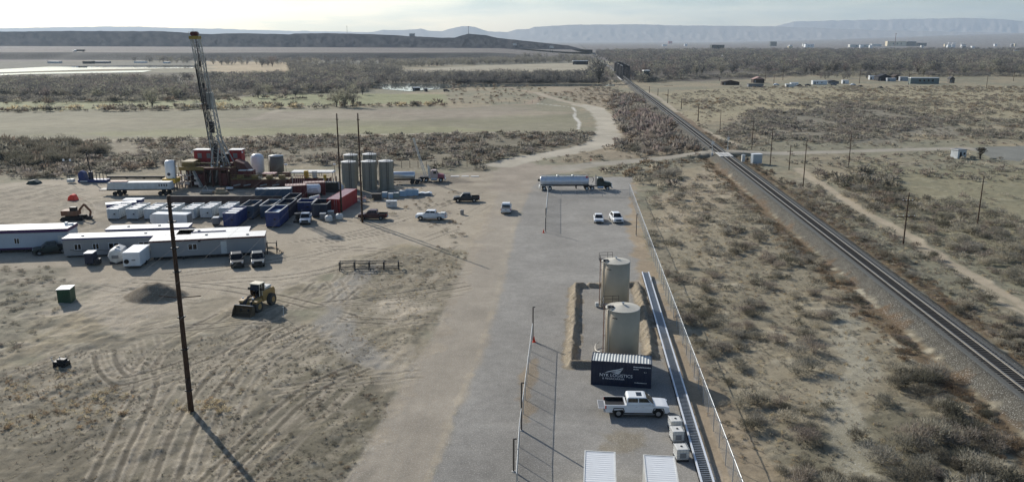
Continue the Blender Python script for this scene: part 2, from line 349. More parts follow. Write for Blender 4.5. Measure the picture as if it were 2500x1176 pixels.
    C = C*(1-(bal*(1-cross*.8))[..., None]) + (np.array(lin((90,87,79)))*(1+(n3-.5)*.4)[..., None])*(bal*(1-cross*.8))[..., None]
    spk = spk*(1-bal)+.5*bal; reg[(bal > .5) & (cross < .5)] = REG.index('ballast_bank')
    fr_ = ((1-ss(np.abs(rd-5.6)+(n3-.5)*2.4+(n2-.5)*2, .8, 2.2))*on*.75*(1-cross))[..., None]*(Y < 400)[..., None]
    C = C*(1-fr_)+np.array(lin((112,92,70)))*fr_
    Z = Z*(1-bal) + e
    # gravel approach ramps up to the crossing
    ap = (1-ss(rd, 3, 22))*cross*1.2; Z = np.maximum(Z, ap)
    # earth berm round the tanks
    d = sd_line(X, Y, BERM) + (n3-.5)*.7
    n4 = fbm(X, Y, .55, 2, 88); d = d+(n4-.5)*.5; bm = 1-ss(d, .0, .78); Z = np.maximum(Z, bm*.72+ (n3-.5)*.45*bm+(n4-.5)*.35*bm); k = (bm > .15)
    kk = (1-ss(d, .8, 1.2))[..., None]; C = C*(1-kk)+np.array(lin((150,138,118)))*(1+(n3-.5)*.6+(n4-.5)*.6)[..., None]*kk
    reg[d < 1.1] = REG.index('earth_berm')
    for (cx, cy_, rr, hh) in ((PILE[0]+1.5, PILE[1]+1.0, 3.5, 2.3),):
        d = np.sqrt(((X-cx)/1.25)**2+(Y-cy_)**2)+(n3-.5)*.5; pk = np.minimum(np.clip(1-d/rr, 0, 1), .8+(n3-.5)*.2)*1.0
        Z = np.maximum(Z, pk*hh); reg[d < rr*.97] = REG.index('dirt_pile')
        kk = (1-ss(d, rr*.9, rr))[..., None]; C = C*(1-kk)+np.array(lin((132,120,102)))*kk
    # distant terrace that carries the highway
    ed = 1395 + (n0-.5)*120 + 90*np.exp(-((X+900)/220)**2)
    tm = ss(Y, ed, ed+75)*(1-ss(X, -60, 190))
    tm = tm*(1-.0*X)
    Z = Z + 12.7*tm
    fm = (ss(Y, ed, ed+20)*(1-ss(Y, ed+60, ed+90))*(1-ss(X, -60, 190)))[..., None]
    C = C*(1-fm*.9)+np.array(lin((52,56,58)))*fm*.9  # shade of the slope facing the camera, painted into the terrain colour
    hw_ = ((1-ss(np.abs(Y-(1560+X*.02)), 9, 13))*(1-ss(X, -60, 100)))[..., None]
    C = C*(1-hw_*.8)+np.array(lin((138,134,128)))*hw_*.8
    # the plain climbs to the right, far away
    Z = Z + 150*ss(Y, 4500, 12000)*ss(X/Y, .18, .75)
    return C, spk, Z, reg
REG = ['ground','well_pad','gravel_pad','dirt_road','crossing_road','dirt_track','pasture','riverside_meadow','ballast_bank','earth_berm','dirt_pile']
def hz(x, y):
    return field(np.array([float(x)]), np.array([float(y)]))[2][0]

def ground_mat():
    m = bpy.data.materials.new('soil'); m.use_nodes = True; n = m.node_tree.nodes; l = m.node_tree.links.new
    b = n['Principled BSDF']; b.inputs['Roughness'].default_value = .95; b.inputs['Specular IOR Level'].default_value = .08
    at = n.new('ShaderNodeAttribute'); at.attribute_name = 'col'
    g = n.new('ShaderNodeNewGeometry')
    def noise(s, d=4, r=.6):
        z = n.new('ShaderNodeTexNoise'); z.inputs['Scale'].default_value = s; z.inputs['Detail'].default_value = d; z.inputs['Roughness'].default_value = r
        l(g.outputs['Position'], z.inputs[0]); return z
    a = noise(.9, 6, .7); c = noise(5, 4, .7); v = noise(.35, 3); s = noise(22, 2)
    def mr(src, a0, a1, b0, b1):
        r = n.new('ShaderNodeMapRange'); l(src, r.inputs[0])
        for i, q in enumerate((a0, a1, b0, b1)): r.inputs[i+1].default_value = q
        return r
    def ma(op, p, q):
        t = n.new('ShaderNodeMath'); t.operation = op
        for i, z in enumerate((p, q)):
            if isinstance(z, (int, float)): t.inputs[i].default_value = z
            else: l(z, t.inputs[i])
        return t.outputs[0]
    r1 = mr(a.outputs[0], .3, .7, .74, 1.26); r2 = mr(c.outputs[0], .3, .7, .72, 1.28); r3 = mr(s.outputs[0], .3, .7, .74, 1.26)
    f = ma('MULTIPLY', ma('MULTIPLY', r1.outputs[0], r2.outputs[0]), r3.outputs[0])
    # amount of variation follows the speckle value
    k = ma('ADD', ma('MULTIPLY', at.outputs['Alpha'], .85), .15)
    f = ma('ADD', ma('MULTIPLY', ma('SUBTRACT', f, 1), k), 1)
    x = n.new('ShaderNodeVectorMath'); x.operation = 'SCALE'; l(at.outputs['Color'], x.inputs[0]); l(f, x.inputs['Scale'])
    # pale and dark stones in the gravel and ballast
    st = noise(9, 1, .5); sm = ma('MULTIPLY', mr(st.outputs[0], .6, .66, 0, 1).outputs[0], mr(at.outputs['Alpha'], .62, .52, 0, .42).outputs[0])
    sx = n.new('ShaderNodeMix'); sx.data_type = 'RGBA'; sx.inputs[7].default_value = (*lin((196,194,186)), 1); l(sm, sx.inputs[0]); l(x.outputs[0], sx.inputs[6])
    # low dead growth, in patches
    tu = mr(ma('ADD', ma('MULTIPLY', c.outputs[0], .6), ma('MULTIPLY', v.outputs[0], .45)), .56, .66, 0, .75)
    tm = ma('MULTIPLY', tu.outputs[0], mr(at.outputs['Alpha'], .52, .72, 0, 1).outputs[0])
    mm = n.new('ShaderNodeMix'); mm.data_type = 'RGBA'; mm.inputs[7].default_value = (*lin((96,90,72)), 1)
    l(tm, mm.inputs[0]); l(sx.outputs[2], mm.inputs[6]); l(mm.outputs[2], b.inputs['Base Color'])
    bp = n.new('ShaderNodeBump'); bp.inputs['Distance'].default_value = .12; 
    l(ma('ADD', ma('MULTIPLY', k, .5), .1), bp.inputs['Strength'])
    l(ma('ADD', a.outputs[0], ma('MULTIPLY', c.outputs[0], .5)), bp.inputs['Height']); l(bp.outputs[0], b.inputs['Normal'])
    return m
SOIL = ground_mat()
ROCK = bpy.data.materials.new('hill_rock'); ROCK.use_nodes = True
_a = ROCK.node_tree.nodes.new('ShaderNodeAttribute'); _a.attribute_name = 'col'; _b = ROCK.node_tree.nodes['Principled BSDF']
_b.inputs['Roughness'].default_value = 1; _b.inputs['Specular IOR Level'].default_value = 0; ROCK.node_tree.links.new(_a.outputs[0], _b.inputs['Base Color'])

def grid_mesh(V, nu, nv, attr=None, m=None, regs=None, names=None):
    """V: (nu*nv,3); faces grouped by region into separate meshes that share one surface"""
    i = np.arange(nu-1)[:, None]*nv + np.arange(nv-1)[None, :]
    F = np.stack([i, i+1, i+nv+1, i+nv], -1).reshape(-1, 4)[:, ::-1]
    fr_ = regs[F[:, 0]] if regs is not None else np.zeros(len(F), int)
    outs = []
    for r in np.unique(fr_):
        f = F[fr_ == r]; u, inv = np.unique(f, return_inverse=True); inv = inv.reshape(-1)
        me = bpy.data.meshes.new(names[r]); me.vertices.add(len(u)); me.vertices.foreach_set('co', V[u].astype(np.float32).ravel())
        me.loops.add(len(inv)); me.loops.foreach_set('vertex_index', inv.astype(np.int32))
        me.polygons.add(len(f)); me.polygons.foreach_set('loop_start', (np.arange(len(f))*4).astype(np.int32))
        me.polygons.foreach_set('use_smooth', np.ones(len(f), bool))
        me.update(calc_edges=True)
        if attr is not None:
            a = me.color_attributes.new('col', 'FLOAT_COLOR', 'POINT'); a.data.foreach_set('color', attr[u].astype(np.float32).ravel())
        me.materials.append(m); o = bpy.data.objects.new(names[r], me); COL.objects.link(o); o['kind'] = 'structure'; outs.append(o)
    return outs

ds = [30.0]
while ds[-1] < 19000:
    d = ds[-1]; ds.append(d*(1.0028 if d < 130 else 1.005 if d < 400 else 1.007 if d < 1350 else 1.004 if d < 1620 else 1.03))
ds = np.array(ds); an = np.tan(np.linspace(-R(50), R(50), 1120))
DD, AA = np.meshgrid(ds, an, indexing='ij')
GX = (DD*AA).ravel(); GY = DD.ravel()
C, SP, Z, REGS = field(GX, GY)
C = np.clip(C*.84, .01, .9)
grid_mesh(np.stack([GX, GY, Z], 1), len(ds), len(an), np.concatenate([C, SP[:, None]], 1), SOIL, REGS, REG)

# ------------------------------------------------------------------ far relief
def crest(pts, x):
    return np.interp(x, [p[0] for p in pts], [p[1] for p in pts])
def ridge(name, pts, Df, Dc, c1, c2, x0, x1, nx, rows=40, gully=.12, foot=0, rough=1.2, pw=1.6, seed=5):
    xs = np.linspace(x0, x1, nx); y = crest(pts, xs) + (fbm(xs/6, xs*0, 3, 5, seed)-.5)*rough*2
    ang = (98-y)/2000.
    df = np.interp(xs, [x0, x1], Df) if isinstance(Df, tuple) else np.full(nx, float(Df)); dc = df*Dc
    zc = CAM_H + dc*np.tan(ang) ; az = (xs-1250)/2000./math.cos(PITCH)*1.0
    ts = np.concatenate([np.linspace(0, 1, rows), [1.15, 1.5]])
    V = []; Cc = []
    for t in ts:
        tt = min(t, 1)
        g = (fbm(xs/18, xs*0+tt*1.5, 1, 5, seed+3)-.5)*gully*math.sin(PI*tt)
        d = df + (dc-df)*(t + g)
        prof = tt**pw
        z = foot + (zc-foot)*np.clip(prof + (fbm(xs/9, xs*0+tt*6, 1, 4, seed+9)-.5)*.12*math.sin(PI*tt), 0, 1)
        if t > 1: z = zc - (t-1)*20
        V.append(np.stack([d*az, d, z], 1))
        k = np.clip(fbm(xs/14, xs*0+tt*4, 1, 5, seed+20)*2-.5, 0, 1)[:, None]
        cc = np.array(lin(c1))*(1-k)+np.array(lin(c2))*k
        Cc.append(np.concatenate([cc, np.full((nx, 1), .2)], 1))
    grid_mesh(np.concatenate(V), len(ts), nx, np.concatenate(Cc), ROCK, None, {0: name})
ridge('mesa', [(-400,101),(-60,98),(0,93),(25,90),(50,79),(240,77.5),(440,78),(480,80),(560,85),(610,82.5),(740,85),(750,83),(820,82),(930,85),(1010,89),(1090,93),(1118,92.5),(1135,87),(1150,84),(1165,85),(1190,87),(1215,93),(1300,102),(1380,111),(1435,124)],
      (3300, 2050), 1.12, (44,48,56), (76,76,78), -420, 1436, 900, gully=.4, foot=11, pw=1.25, rough=.8)
ridge('mountains', [(-500,76),(100,71),(250,68),(380,67),(460,70),(600,73),(700,76),(800,78),(930,81),(1000,83)], 15500, 1.12, (128,122,116), (134,127,119), -500, 1010, 300, seed=31)
ridge('mountains', [(850,84),(930,80),(955,75),(1000,76),(1040,72),(1058,77),(1090,78),(1108,72),(1135,66),(1165,68),(1195,78),(1240,80),(1260,74),(1290,72),(1300,68),(1400,63),(1500,62),(1650,65),(1850,67),(1990,72),(2100,76),(2300,80),(2600,84)], 13500, 1.12, (124,118,114), (132,125,119), 850, 2600, 500, seed=42)
ridge('mountains', [(1840,75),(1856,66),(1895,56),(2050,52),(2280,48),(2360,50),(2420,55),(2460,53),(2490,60),(2700,62),(3000,66)], 16000, 1.12, (124,118,114), (132,125,119), 1840, 3000, 300, seed=52)

# ------------------------------------------------------------------ water
def water(name, pts, z=.25):
    m = bpy.data.materials.get('water') or bpy.data.materials.new('water'); m.use_nodes = True
    b = m.node_tree.nodes['Principled BSDF']; b.inputs['Base Color'].default_value = (.10, .12, .11, 1); b.inputs['Roughness'].default_value = .02; b.inputs['IOR'].default_value = 1.5
    if not m.node_tree.nodes.get('wv'):
        z_ = m.node_tree.nodes.new('ShaderNodeTexNoise'); z_.name = 'wv'; z_.inputs['Scale'].default_value = .6
        bp = m.node_tree.nodes.new('ShaderNodeBump'); bp.inputs['Strength'].default_value = .015
        m.node_tree.links.new(z_.outputs[0], bp.inputs['Height']); m.node_tree.links.new(bp.outputs[0], b.inputs['Normal'])
    w_ = [P(*p) for p in pts]
    q = MB(); q.add([(x, y, z) for x, y in w_], [tuple(range(len(w_)))]); o = q.out(name, m); o['kind'] = 'structure'; return o
def pw(l): return l
water('river', [(880,214),(905,208),(960,205),(1100,206),(1300,207),(1500,206),(1500,211),(1290,212),(1130,214),(1060,219),(1000,224),(940,219)])
water('river', [(-400,246),(-100,240),(0,238),(100,238),(150,234),(95,229),(0,228),(-400,230)])
water('pond', [(-500,205),(-200,192),(0,178),(250,170),(470,167.5),(485,160.5),(300,160),(150,162),(0,170),(-200,182),(-500,192)], .3)
water('pond', [(0,185),(60,182),(220,179.5),(350,177),(372,172.5),(300,174),(100,178),(0,181)], .3)

# ------------------------------------------------------------------ vegetation
def veg_mat(name):
    m = bpy.data.materials.new(name); m.use_nodes = True; n = m.node_tree.nodes; l = m.node_tree.links.new
    b = n['Principled BSDF']; b.inputs['Roughness'].default_value = .9; b.inputs['Specular IOR Level'].default_value = .1
    at = n.new('ShaderNodeAttribute'); at.attribute_name = 'col'; l(at.outputs['Color'], b.inputs['Base Color'])
    tr = n.new('ShaderNodeBsdfTranslucent'); l(at.outputs['Color'], tr.inputs[0])      # thin twigs and leaves let light through
    mxs = n.new('ShaderNodeMixShader'); mxs.inputs[0].default_value = .45; l(b.outputs[0], mxs.inputs[1]); l(tr.outputs[0], mxs.inputs[2])
    l(mxs.outputs[0], n['Material Output'].inputs['Surface'])
    return m
VB = 1.8; HK = .85
LEAF = veg_mat('twigs_and_leaves')
def proto(n, lobes=5, size=.16, sliver=.5, hgt=.75, hollow=.45):
    """n small faces spread through a lumpy crown of radius 1 standing on z = 0; returns (n,3,3)"""
    lc = nr.normal(0, .3, (lobes, 3)); lc[:, 2] = np.abs(lc[:, 2])*.7 + .28; lr = nr.uniform(.42, .62, lobes)
    k = nr.integers(0, lobes, n); d = nr.normal(0, 1, (n, 3)); d /= np.linalg.norm(d, axis=1)[:, None]; d[:, 2] = np.where(d[:, 2] < -.3, -d[:, 2], d[:, 2])
    p = lc[k] + d*(lr[k]*nr.uniform(hollow, 1.05, n))[:, None]; p[:, 2] *= hgt/.8; p[:, 2] = np.maximum(p[:, 2], .02)
    a = nr.normal(0, 1, (n, 3)); a /= np.linalg.norm(a, axis=1)[:, None]
    up = d*.7 + np.array([0, 0, .5]) + a*.5; up /= np.linalg.norm(up, axis=1)[:, None]
    sd_ = np.cross(up, a); sd_ /= np.linalg.norm(sd_, axis=1)[:, None] + 1e-6
    s = size*nr.uniform(.6, 1.4, n)[:, None]
    T = np.stack([p - sd_*s*sliver*.5, p + sd_*s*sliver*.5, p + up*s*1.3], 1)
    m = 16 if n > 400 else 0      # woody stems from the foot into the crown
    if m:
        a_ = nr.uniform(0, 2*PI, m); r_ = nr.uniform(.3, .9, m); z_ = nr.uniform(.35, .8, m)*hgt/.8
        tip = np.stack([np.cos(a_)*r_, np.sin(a_)*r_, z_], 1); o_ = np.stack([-np.sin(a_), np.cos(a_), a_*0], 1)*.02; b_ = tip*.02; b_[:, 2] = 0
        T = np.concatenate([T, np.stack([b_-o_, b_+o_, tip], 1)])
    return T
def tree_proto(n, limbs=9, size=.13):
    """bare winter tree of height 1: slivers along many rising limbs, thickest near the trunk"""
    T = []
    base = np.array([0, 0, .12])
    for i in range(limbs):
        a = nr.uniform(0, 2*PI); sp = nr.uniform(.08, .42); tip = np.array([math.cos(a)*sp, math.sin(a)*sp, nr.uniform(.6, 1.0)])
        m = n//limbs; t = nr.uniform(.08, 1, m)**.75
        c = base + (tip-base)*t[:, None]; c[:, :2] += (nr.normal(0, .075, (m, 2)))*(.4+t[:, None]); c[:, 2] += nr.normal(0, .05, m)
        up = (tip-base) + nr.normal(0, .35, (m, 3)); up /= np.linalg.norm(up, axis=1)[:, None]
        s_ = nr.normal(0, 1, (m, 3)); s_ = np.cross(up, s_); s_ /= np.linalg.norm(s_, axis=1)[:, None]
        l_ = size*nr.uniform(.6, 1.5, m)[:, None]; T.append(np.stack([c-s_*l_*.16, c+s_*l_*.16, c+up*l_], 1))
    for i in range(6):      # trunk and lower limbs
        a = nr.uniform(0, 2*PI); q = np.array([math.cos(a)*.14, math.sin(a)*.14, .5]); s_ = np.array([-math.sin(a), math.cos(a), 0])*.018
        T.append(np.array([[-s_, s_, q]]))
    return np.concatenate(T)
def tri_mesh(name, T, Cc):
    V = T.reshape(-1, 3); n = len(T); me = bpy.data.meshes.new(name)
    me.vertices.add(len(V)); me.vertices.foreach_set('co', V.astype(np.float32).ravel())
    me.loops.add(n*3); me.loops.foreach_set('vertex_index', np.arange(n*3, dtype=np.int32))
    me.polygons.add(n); me.polygons.foreach_set('loop_start', (np.arange(n)*3).astype(np.int32)); me.update(calc_edges=True)
    a = me.color_attributes.new('col', 'FLOAT_COLOR', 'POINT')
    cc = np.concatenate([np.clip(np.repeat(Cc, 3, 0)*VB, 0, .9), np.ones((n*3, 1))], 1); a.data.foreach_set('color', cc.astype(np.float32).ravel())
    me.materials.append(LEAF); return me
def tcol(base, n, v=.25):
    return np.clip(np.array(base)[None, :]*(1+nr.uniform(-v, v, (n, 1))), .004, 1)
def merge(name, items, label=None, cat=None, kind='stuff'):
    """items: (proto, x, y, z, r, h, colour)"""
    T = []; Cc = []
    for p, x, y, z, r, h, c in items:
        a = rnd.uniform(0, 2*PI); ca, sa = math.cos(a), math.sin(a)
        q = np.empty_like(p); q[..., 0] = (p[..., 0]*ca-p[..., 1]*sa)*r+x; q[..., 1] = (p[..., 0]*sa+p[..., 1]*ca)*r+y; q[..., 2] = p[..., 2]*h*HK+z
        T.append(q); Cc.append(tcol(c, len(p)))
    o = bpy.data.objects.new(name, tri_mesh(name, np.concatenate(T), np.concatenate(Cc))); COL.objects.link(o); o['kind'] = kind
    if label: o['label'] = label; o['category'] = cat
    return o
SAGE = [lin(c) for c in ((124,119,106),(112,108,99),(116,108,98),(102,99,89),(136,129,114),(106,98,90))]
DARK = [lin(c) for c in ((78,76,66),(88,84,74),(92,82,72))]
TAM = [lin(c) for c in ((108,101,94),(114,103,98),(106,100,94),(102,98,92))]
TAN = [lin(c) for c in ((146,134,108),(138,126,102),(132,114,90))]
BRN = [lin(c) for c in ((96,82,66),(88,77,64),(104,92,76))]
HI = [proto(1000, 8, .13, .24) for i in range(8)]; MID = [proto(190, 6, .22, .34) for i in range(8)]; LOW = [proto(40, 4, .42, .6) for i in range(8)]
TUFT = [proto(26, 3, .55, .28, .7, .1) for i in range(6)]
def sample(poly, n, cl=0., seed=1, cs=9.):
    w_ = W(poly); xs = [p[0] for p in w_]; ys = [p[1] for p in w_]; out = []
    k = 0
    while len(out) < n and k < 60:
        k += 1
        x = nr.uniform(min(xs), max(xs), n*3+50); y = nr.uniform(min(ys), max(ys), n*3+50)
        ok = sd_poly(x, y, w_) < 0
        if cl: ok &= (fbm(x, y, cs, 3, seed) + nr.uniform(-.12, .12, len(x)) > cl)
        ok &= (np.abs(rail_d(x, y)) > 4.6) | (y > 720)
        for a, b in zip(x[ok], y[ok]):
            if len(out) < n: out.append((a, b))
    return out
SHR = []   # (x, y, r, h, colour)
def scatter(poly, n, r0, r1, cols, hk=.85, cl=.0, seed=1, cs=9., pwr=2.):
    for x, y in sample(poly, n, cl, seed, cs):
        r = r0 + (r1-r0)*rnd.random()**pwr; SHR.append((x, y, r, r*hk*rnd.uniform(.8, 1.2), rnd.choice(cols)))
# open scrub between the fence and the line
scatter([(1575,480),(1640,440),(1735,420),(1950,600),(2180,790),(2440,1040),(2500,1120),(2500,1230),(1800,1230),(1760,1060),(1660,820),(1590,640)], 520, .3, 1.75, SAGE+DARK[:2], .8, .46, 4, 9, 2.0)
scatter([(1900,1230),(1990,1090),(2160,1020),(2250,960),(2400,1060),(2500,1150),(2500,1230)], 100, .5, 1.8, SAGE[:4]+DARK, .95, .42, 5, 6, 1.4)
scatter([(2150,900),(2250,900),(2330,1000),(2230,1020)], 12, .9, 1.7, DARK+SAGE[:2], 1.0)
for px, py, r in ((1690,790,1.5),(1722,782,1.6),(1795,828,1.5),(1800,850,1.2),(1940,870,1.7),(1985,860,2.0),(1975,905,1.6),(1945,915,1.3),(1730,620,1.5),(1762,625,1.3),(1680,652,1.6),(1700,575,1.4),(1925,645,2.0),(1900,655,1.4),(2010,780,1.4),(1660,487,2.2),(1690,480,1.7),(1590,450,2.2),(1560,448,1.7),(1640,455,2.1),(1800,895,1.3),(1840,985,1.5),(1810,990,1.2),(1850,1040,1.5),(1820,1050,1.3),(2270,830,1.5),(2290,925,2.0),(2250,940,1.9),(2160,985,1.3),(2230,1080,2.2),(2290,1075,2.2),(2350,1085,1.8),(2150,1130,2.0),(1990,720,1.2),(2080,730,1.1),(1710,545,1.5),(1640,540,1.4),(1740,600,1.2)):
    x, y = P(px, py); SHR.append((x, y, r, r*.95, rnd.choice(SAGE[:4]+DARK[:1])))
for px, py, r, h in ((1630,435,3.6,2.9),(1650,430,2.8,2.4),(1612,432,2.4,2.0)):
    x, y = P(px, py); SHR.append((x, y, r, h, SAGE[1]))
# tumbleweed line along the bank
for side, hw0, hw1, cols in ((-1, 5.4, 9, BRN+DARK[:1]+SAGE[3:4]), (1, 5.2, 8.5, DARK+BRN[:1]+SAGE[3:4])):
    for i in range(420):
        y = 62 + 290*rnd.random()**1.3; x = rail_pt(y) + side*(hw0 + (hw1-hw0)*rnd.random()**1.6)
        r = rnd.uniform(.3, .85); SHR.append((x, y, r, r*.9, rnd.choice(cols)))
scatter([(1860,440),(2000,450),(2140,520),(2480,760),(2600,900),(2600,1040),(2440,890),(2150,660),(1950,520)], 330, .4, 1.5, SAGE+DARK, .9, .42, 8, 8)
scatter([(1960,395),(2060,400),(2330,480),(2600,580),(2600,820),(2480,700),(2160,530),(2020,460)], 420, .5, 1.9, SAGE+DARK[:2], .85, .46, 9, 14)
scatter([(2040,440),(2180,440),(2230,510),(2120,520)], 60, 1, 2.2, DARK+SAGE[1:3], .9)
scatter([(2300,560),(2500,560),(2560,640),(2420,640)], 50, 1, 2.2, SAGE[:4], .9)
scatter([(1900,395),(2340,372),(2600,405),(2600,600),(2200,430)], 330, .4, 1.5, SAGE, .8, .45, 12, 16)
scatter([(1800,290),(1840,262),(1990,250),(2180,262),(2330,300),(2060,350),(1900,345),(1800,320)], 1300, .8, 2.3, SAGE[:4]+TAM[2:], .7, .36, 14, 22, 1.5)
scatter([(1740,330),(1800,300),(1840,345),(1800,352)], 80, .8, 2.2, SAGE[1:4]+TAM[2:], .7)
scatter([(2300,290),(2600,300),(2600,350),(2350,335)], 350, .7, 2.2, SAGE[:4], .7, .46, 15, 18)
scatter([(1800,260),(2100,236),(2500,262),(2330,300),(1990,250)], 500, .6, 2.0, SAGE[:4], .7, .46, 16, 25)
scatter([(1620,232),(1830,212),(2600,212),(2600,330),(2330,290),(1990,246),(1800,260),(1740,290)], 2600, .5, 2.0, SAGE+BRN[2:], .7, .42, 15, 30)
scatter([(2330,300),(2600,320),(2600,360),(2340,355),(1800,365),(1800,348)], 260, .5, 2, SAGE, .75, .42, 16, 20)
# between the haul road and the line
scatter([(1500,235),(1560,232),(1620,290),(1720,372),(1600,385),(1500,372),(1500,330),(1510,300),(1490,262)], 560, .9, 3.0, TAM+SAGE[1:3]+DARK[2:], .95, .36, 18, 18, 1.3)
scatter([(1530,280),(1600,290),(1650,335),(1580,350)], 40, 2, 3.6, TAM[:2], 1.0)
scatter([(1330,230),(1480,208),(1520,225),(1480,262),(1430,262)], 260, .5, 1.8, SAGE+BRN, .7, .4, 19, 20)
scatter([(1230,400),(1460,356),(1440,398),(1300,396)], 40, .5, 1.3, SAGE, .7)
scatter([(1560,400),(1700,392),(1640,430),(1560,445),(1480,425),(1440,412)], 130, .5, 1.6, SAGE+BRN, .85)
# brown scrub belt behind the site
scatter([(0,352),(700,338),(1450,327),(1455,350),(1225,388),(1180,418),(1080,414),(700,400),(560,380),(300,420),(120,436),(-300,440),(-300,360)], 2300, .7, 2.4, SAGE[1:4]+DARK[1:]+TAM[2:3], .75, .38, 21, 18, 1.6)
scatter([(-100,352),(170,352),(270,372),(170,400),(60,412),(-100,412)], 260, 1.8, 3.6, DARK+SAGE[3:4], 1.0)
scatter([(960,440),(1120,470),(1130,600),(1080,590),(930,520),(880,500)], 90, .3, .9, BRN+SAGE, .7)
scatter([(0,345),(560,336),(1440,322),(1440,329),(560,342),(0,352)], 150, .8, 1.8, DARK+SAGE, .8)
scatter([(0,268),(640,260),(1090,254),(1090,260),(640,268),(0,276)], 260, 1.2, 3.2, DARK+SAGE[:2]+TAN[:1], .9)
scatter([(0,250),(560,240),(900,238),(900,246),(0,258)], 80, 1.5, 3.5, DARK+SAGE[:2], 1.)
scatter([(1090,205),(1330,212),(1340,250),(1100,256),(1085,235)], 150, .8, 2.2, BRN+SAGE, .8)
scatter([(1440,206),(1500,206),(1740,380),(1740,400),(1330,402),(1440,380),(1500,350),(1510,300),(1440,250)], 420, .4, 1.7, SAGE+TAM[:1], .75, .4, 81, 20)
scatter([(1620,232),(1830,212),(2600,212),(2600,600),(2300,440),(1860,392),(1700,340)], 2600, .3, 1.3, SAGE, .7, .36, 82, 30)
scatter([(1740,350),(1850,300),(1900,350),(1830,380)], 60, .6, 2.2, SAGE[1:4], .75)
# small growth on the spoil ground, lower left
scatter([(560,900),(830,830),(960,960),(880,1176),(560,1200),(480,1060)], 240, .12, .42, SAGE[2:4]+DARK+BRN[2:], .8, .42, 31, 4)
scatter([(1080,600),(1140,620),(1120,720),(960,690),(840,680),(900,640)], 150, .15, .45, SAGE+BRN, .7, .4, 32, 4)
scatter([(0,650),(120,650),(200,700),(60,870),(0,900)], 110, .25, .8, SAGE, .6)
def hmap(L_):
    a = np.array([(s[0], s[1]) for s in L_]); return field(a[:, 0], a[:, 1])
_, _, zz, rg = hmap(SHR)
okr = [REG.index(q) for q in ('gravel_pad','dirt_road','crossing_road','dirt_track','dirt_pile')]
SHR = [s + (z,) for s, z, r in zip(SHR, zz, rg) if r not in okr and not (r == 8 and abs(rail_d(s[0], s[1])) < 4.4)]
def inview(s): return abs(s[0]/s[1]) < .66 and s[1] > 57
SHR.sort(key=lambda s: -(s[2]/s[1]) if inview(s) else 1)
# the 300 bushes that show largest are objects of their own
pr_me = []
for k, c in enumerate(SAGE + DARK[:2]):
    for j in range(2): pr_me.append((c, tri_mesh('bush', HI[(k*2+j) % 8], tcol(c, len(HI[(k*2+j) % 8]), .3))))
for s in SHR[:300]:
    x, y, r, h, c, z = s
    cand = sorted(pr_me, key=lambda q: sum(abs(a-b) for a, b in zip(q[0], c)))[:2]
    o = bpy.data.objects.new('sagebrush', rnd.choice(cand)[1]); COL.objects.link(o)
    o.location = (x, y, z-.04); o.scale = (r, r, h*.85); o.rotation_euler = (0, 0, rnd.uniform(0, 6.28))
    side = 'fence' if rail_d(x, y) < 0 else 'east'
    if side == 'fence': tag(o, 'rounded grey-green bush on the dry scrub between the wire fence and the railway', 'bush', 'bushes between the fence and the railway')
    else: tag(o, 'rounded grey-green bush on the open scrub beyond the railway', 'bush', 'bushes beyond the railway')
items = [(MID[i % 8] if s[1] < 190 else LOW[i % 8], s[0], s[1], s[5]-.05, s[2], s[3], s[4]) for i, s in enumerate(SHR[300:])]
merge('scrub', items)
# dry tufts of grass
TF = []
def tufts(poly, n, r0, r1, cols, cl=.0, seed=1, cs=4.):
    for x, y in sample(poly, n, cl, seed, cs): r = rnd.uniform(r0, r1); TF.append((x, y, r, r*rnd.uniform(.6, 1.1), rnd.choice(cols)))
tufts([(1575,480),(1735,420),(2180,790),(2500,1100),(2500,1230),(1800,1230),(1660,820)], 4800, .1, .34, TAN+SAGE+SAGE, .4, 51)
tufts([(-100,930),(200,860),(420,850),(640,780),(800,800),(960,980),(870,1200),(-100,1200)], 3000, .07, .22, SAGE+TAN[1:2]+DARK, .42, 52, 3)
tufts([(0,930),(160,900),(330,960),(300,1040),(0,1060)], 260, .15, .4, TAN+BRN, .4, 53, 3)
tufts([(420,985),(540,975),(560,1010),(440,1015)], 50, .15, .45, TAN)
tufts([(1860,440),(2140,520),(2600,860),(2600,1040),(2150,660)], 2600, .14, .4, TAN[:1]+SAGE, .4, 54)
tufts([(2000,420),(2600,560),(2600,800),(2160,530)], 3000, .18, .5, TAN[:1]+SAGE, .4, 55)
tufts([(820,640),(1120,600),(1100,760),(900,900),(1000,840),(860,900)], 900, .08, .22, SAGE+TAN, .4, 56, 3)
_, _, zz, rg = hmap(TF)
merge('dry_grass', [(TUFT[i % 6], s[0], s[1], z-.02, s[2], s[3], s[4]) for i, (s, z, r) in enumerate(zip(TF, zz, rg)) if r not in okr and r != 8])
# ---- woods
TP = [tree_proto(110) for i in range(8)]; TPH = [tree_proto(420, 14, .1) for i in range(5)]
WOODC = [lin(c) for c in ((90,88,83),(78,77,75),(106,103,93),(86,83,79),(70,70,69),(96,88,84),(110,108,94))]
WD = []
def wood(poly, n, h0, h1, cols=WOODC, cl=.0, seed=1, cs=50., wk=1.):
    for x, y in sample(poly, n, cl, seed, cs): h = rnd.uniform(h0, h1); WD.append((x, y, h*wk*rnd.uniform(.8, 1.2), h, rnd.choice(cols)))
wood([(-500,250),(-500,204),(0,202),(500,192),(720,186),(900,186),(930,205),(880,226),(640,228),(520,236),(330,244),(0,240)], 2600, 5, 9, WOODC, .36, 61, 60, 1.5)
wood([(880,186),(1430,184),(1470,190),(1470,203),(1100,205),(900,205)], 620, 5, 9, WOODC[1:5], .0, 62, 50, 1.5)
wood([(700,165),(960,168),(990,186),(720,190)], 360, 7, 12, WOODC[:3], .0, 63, 50, 1.3)
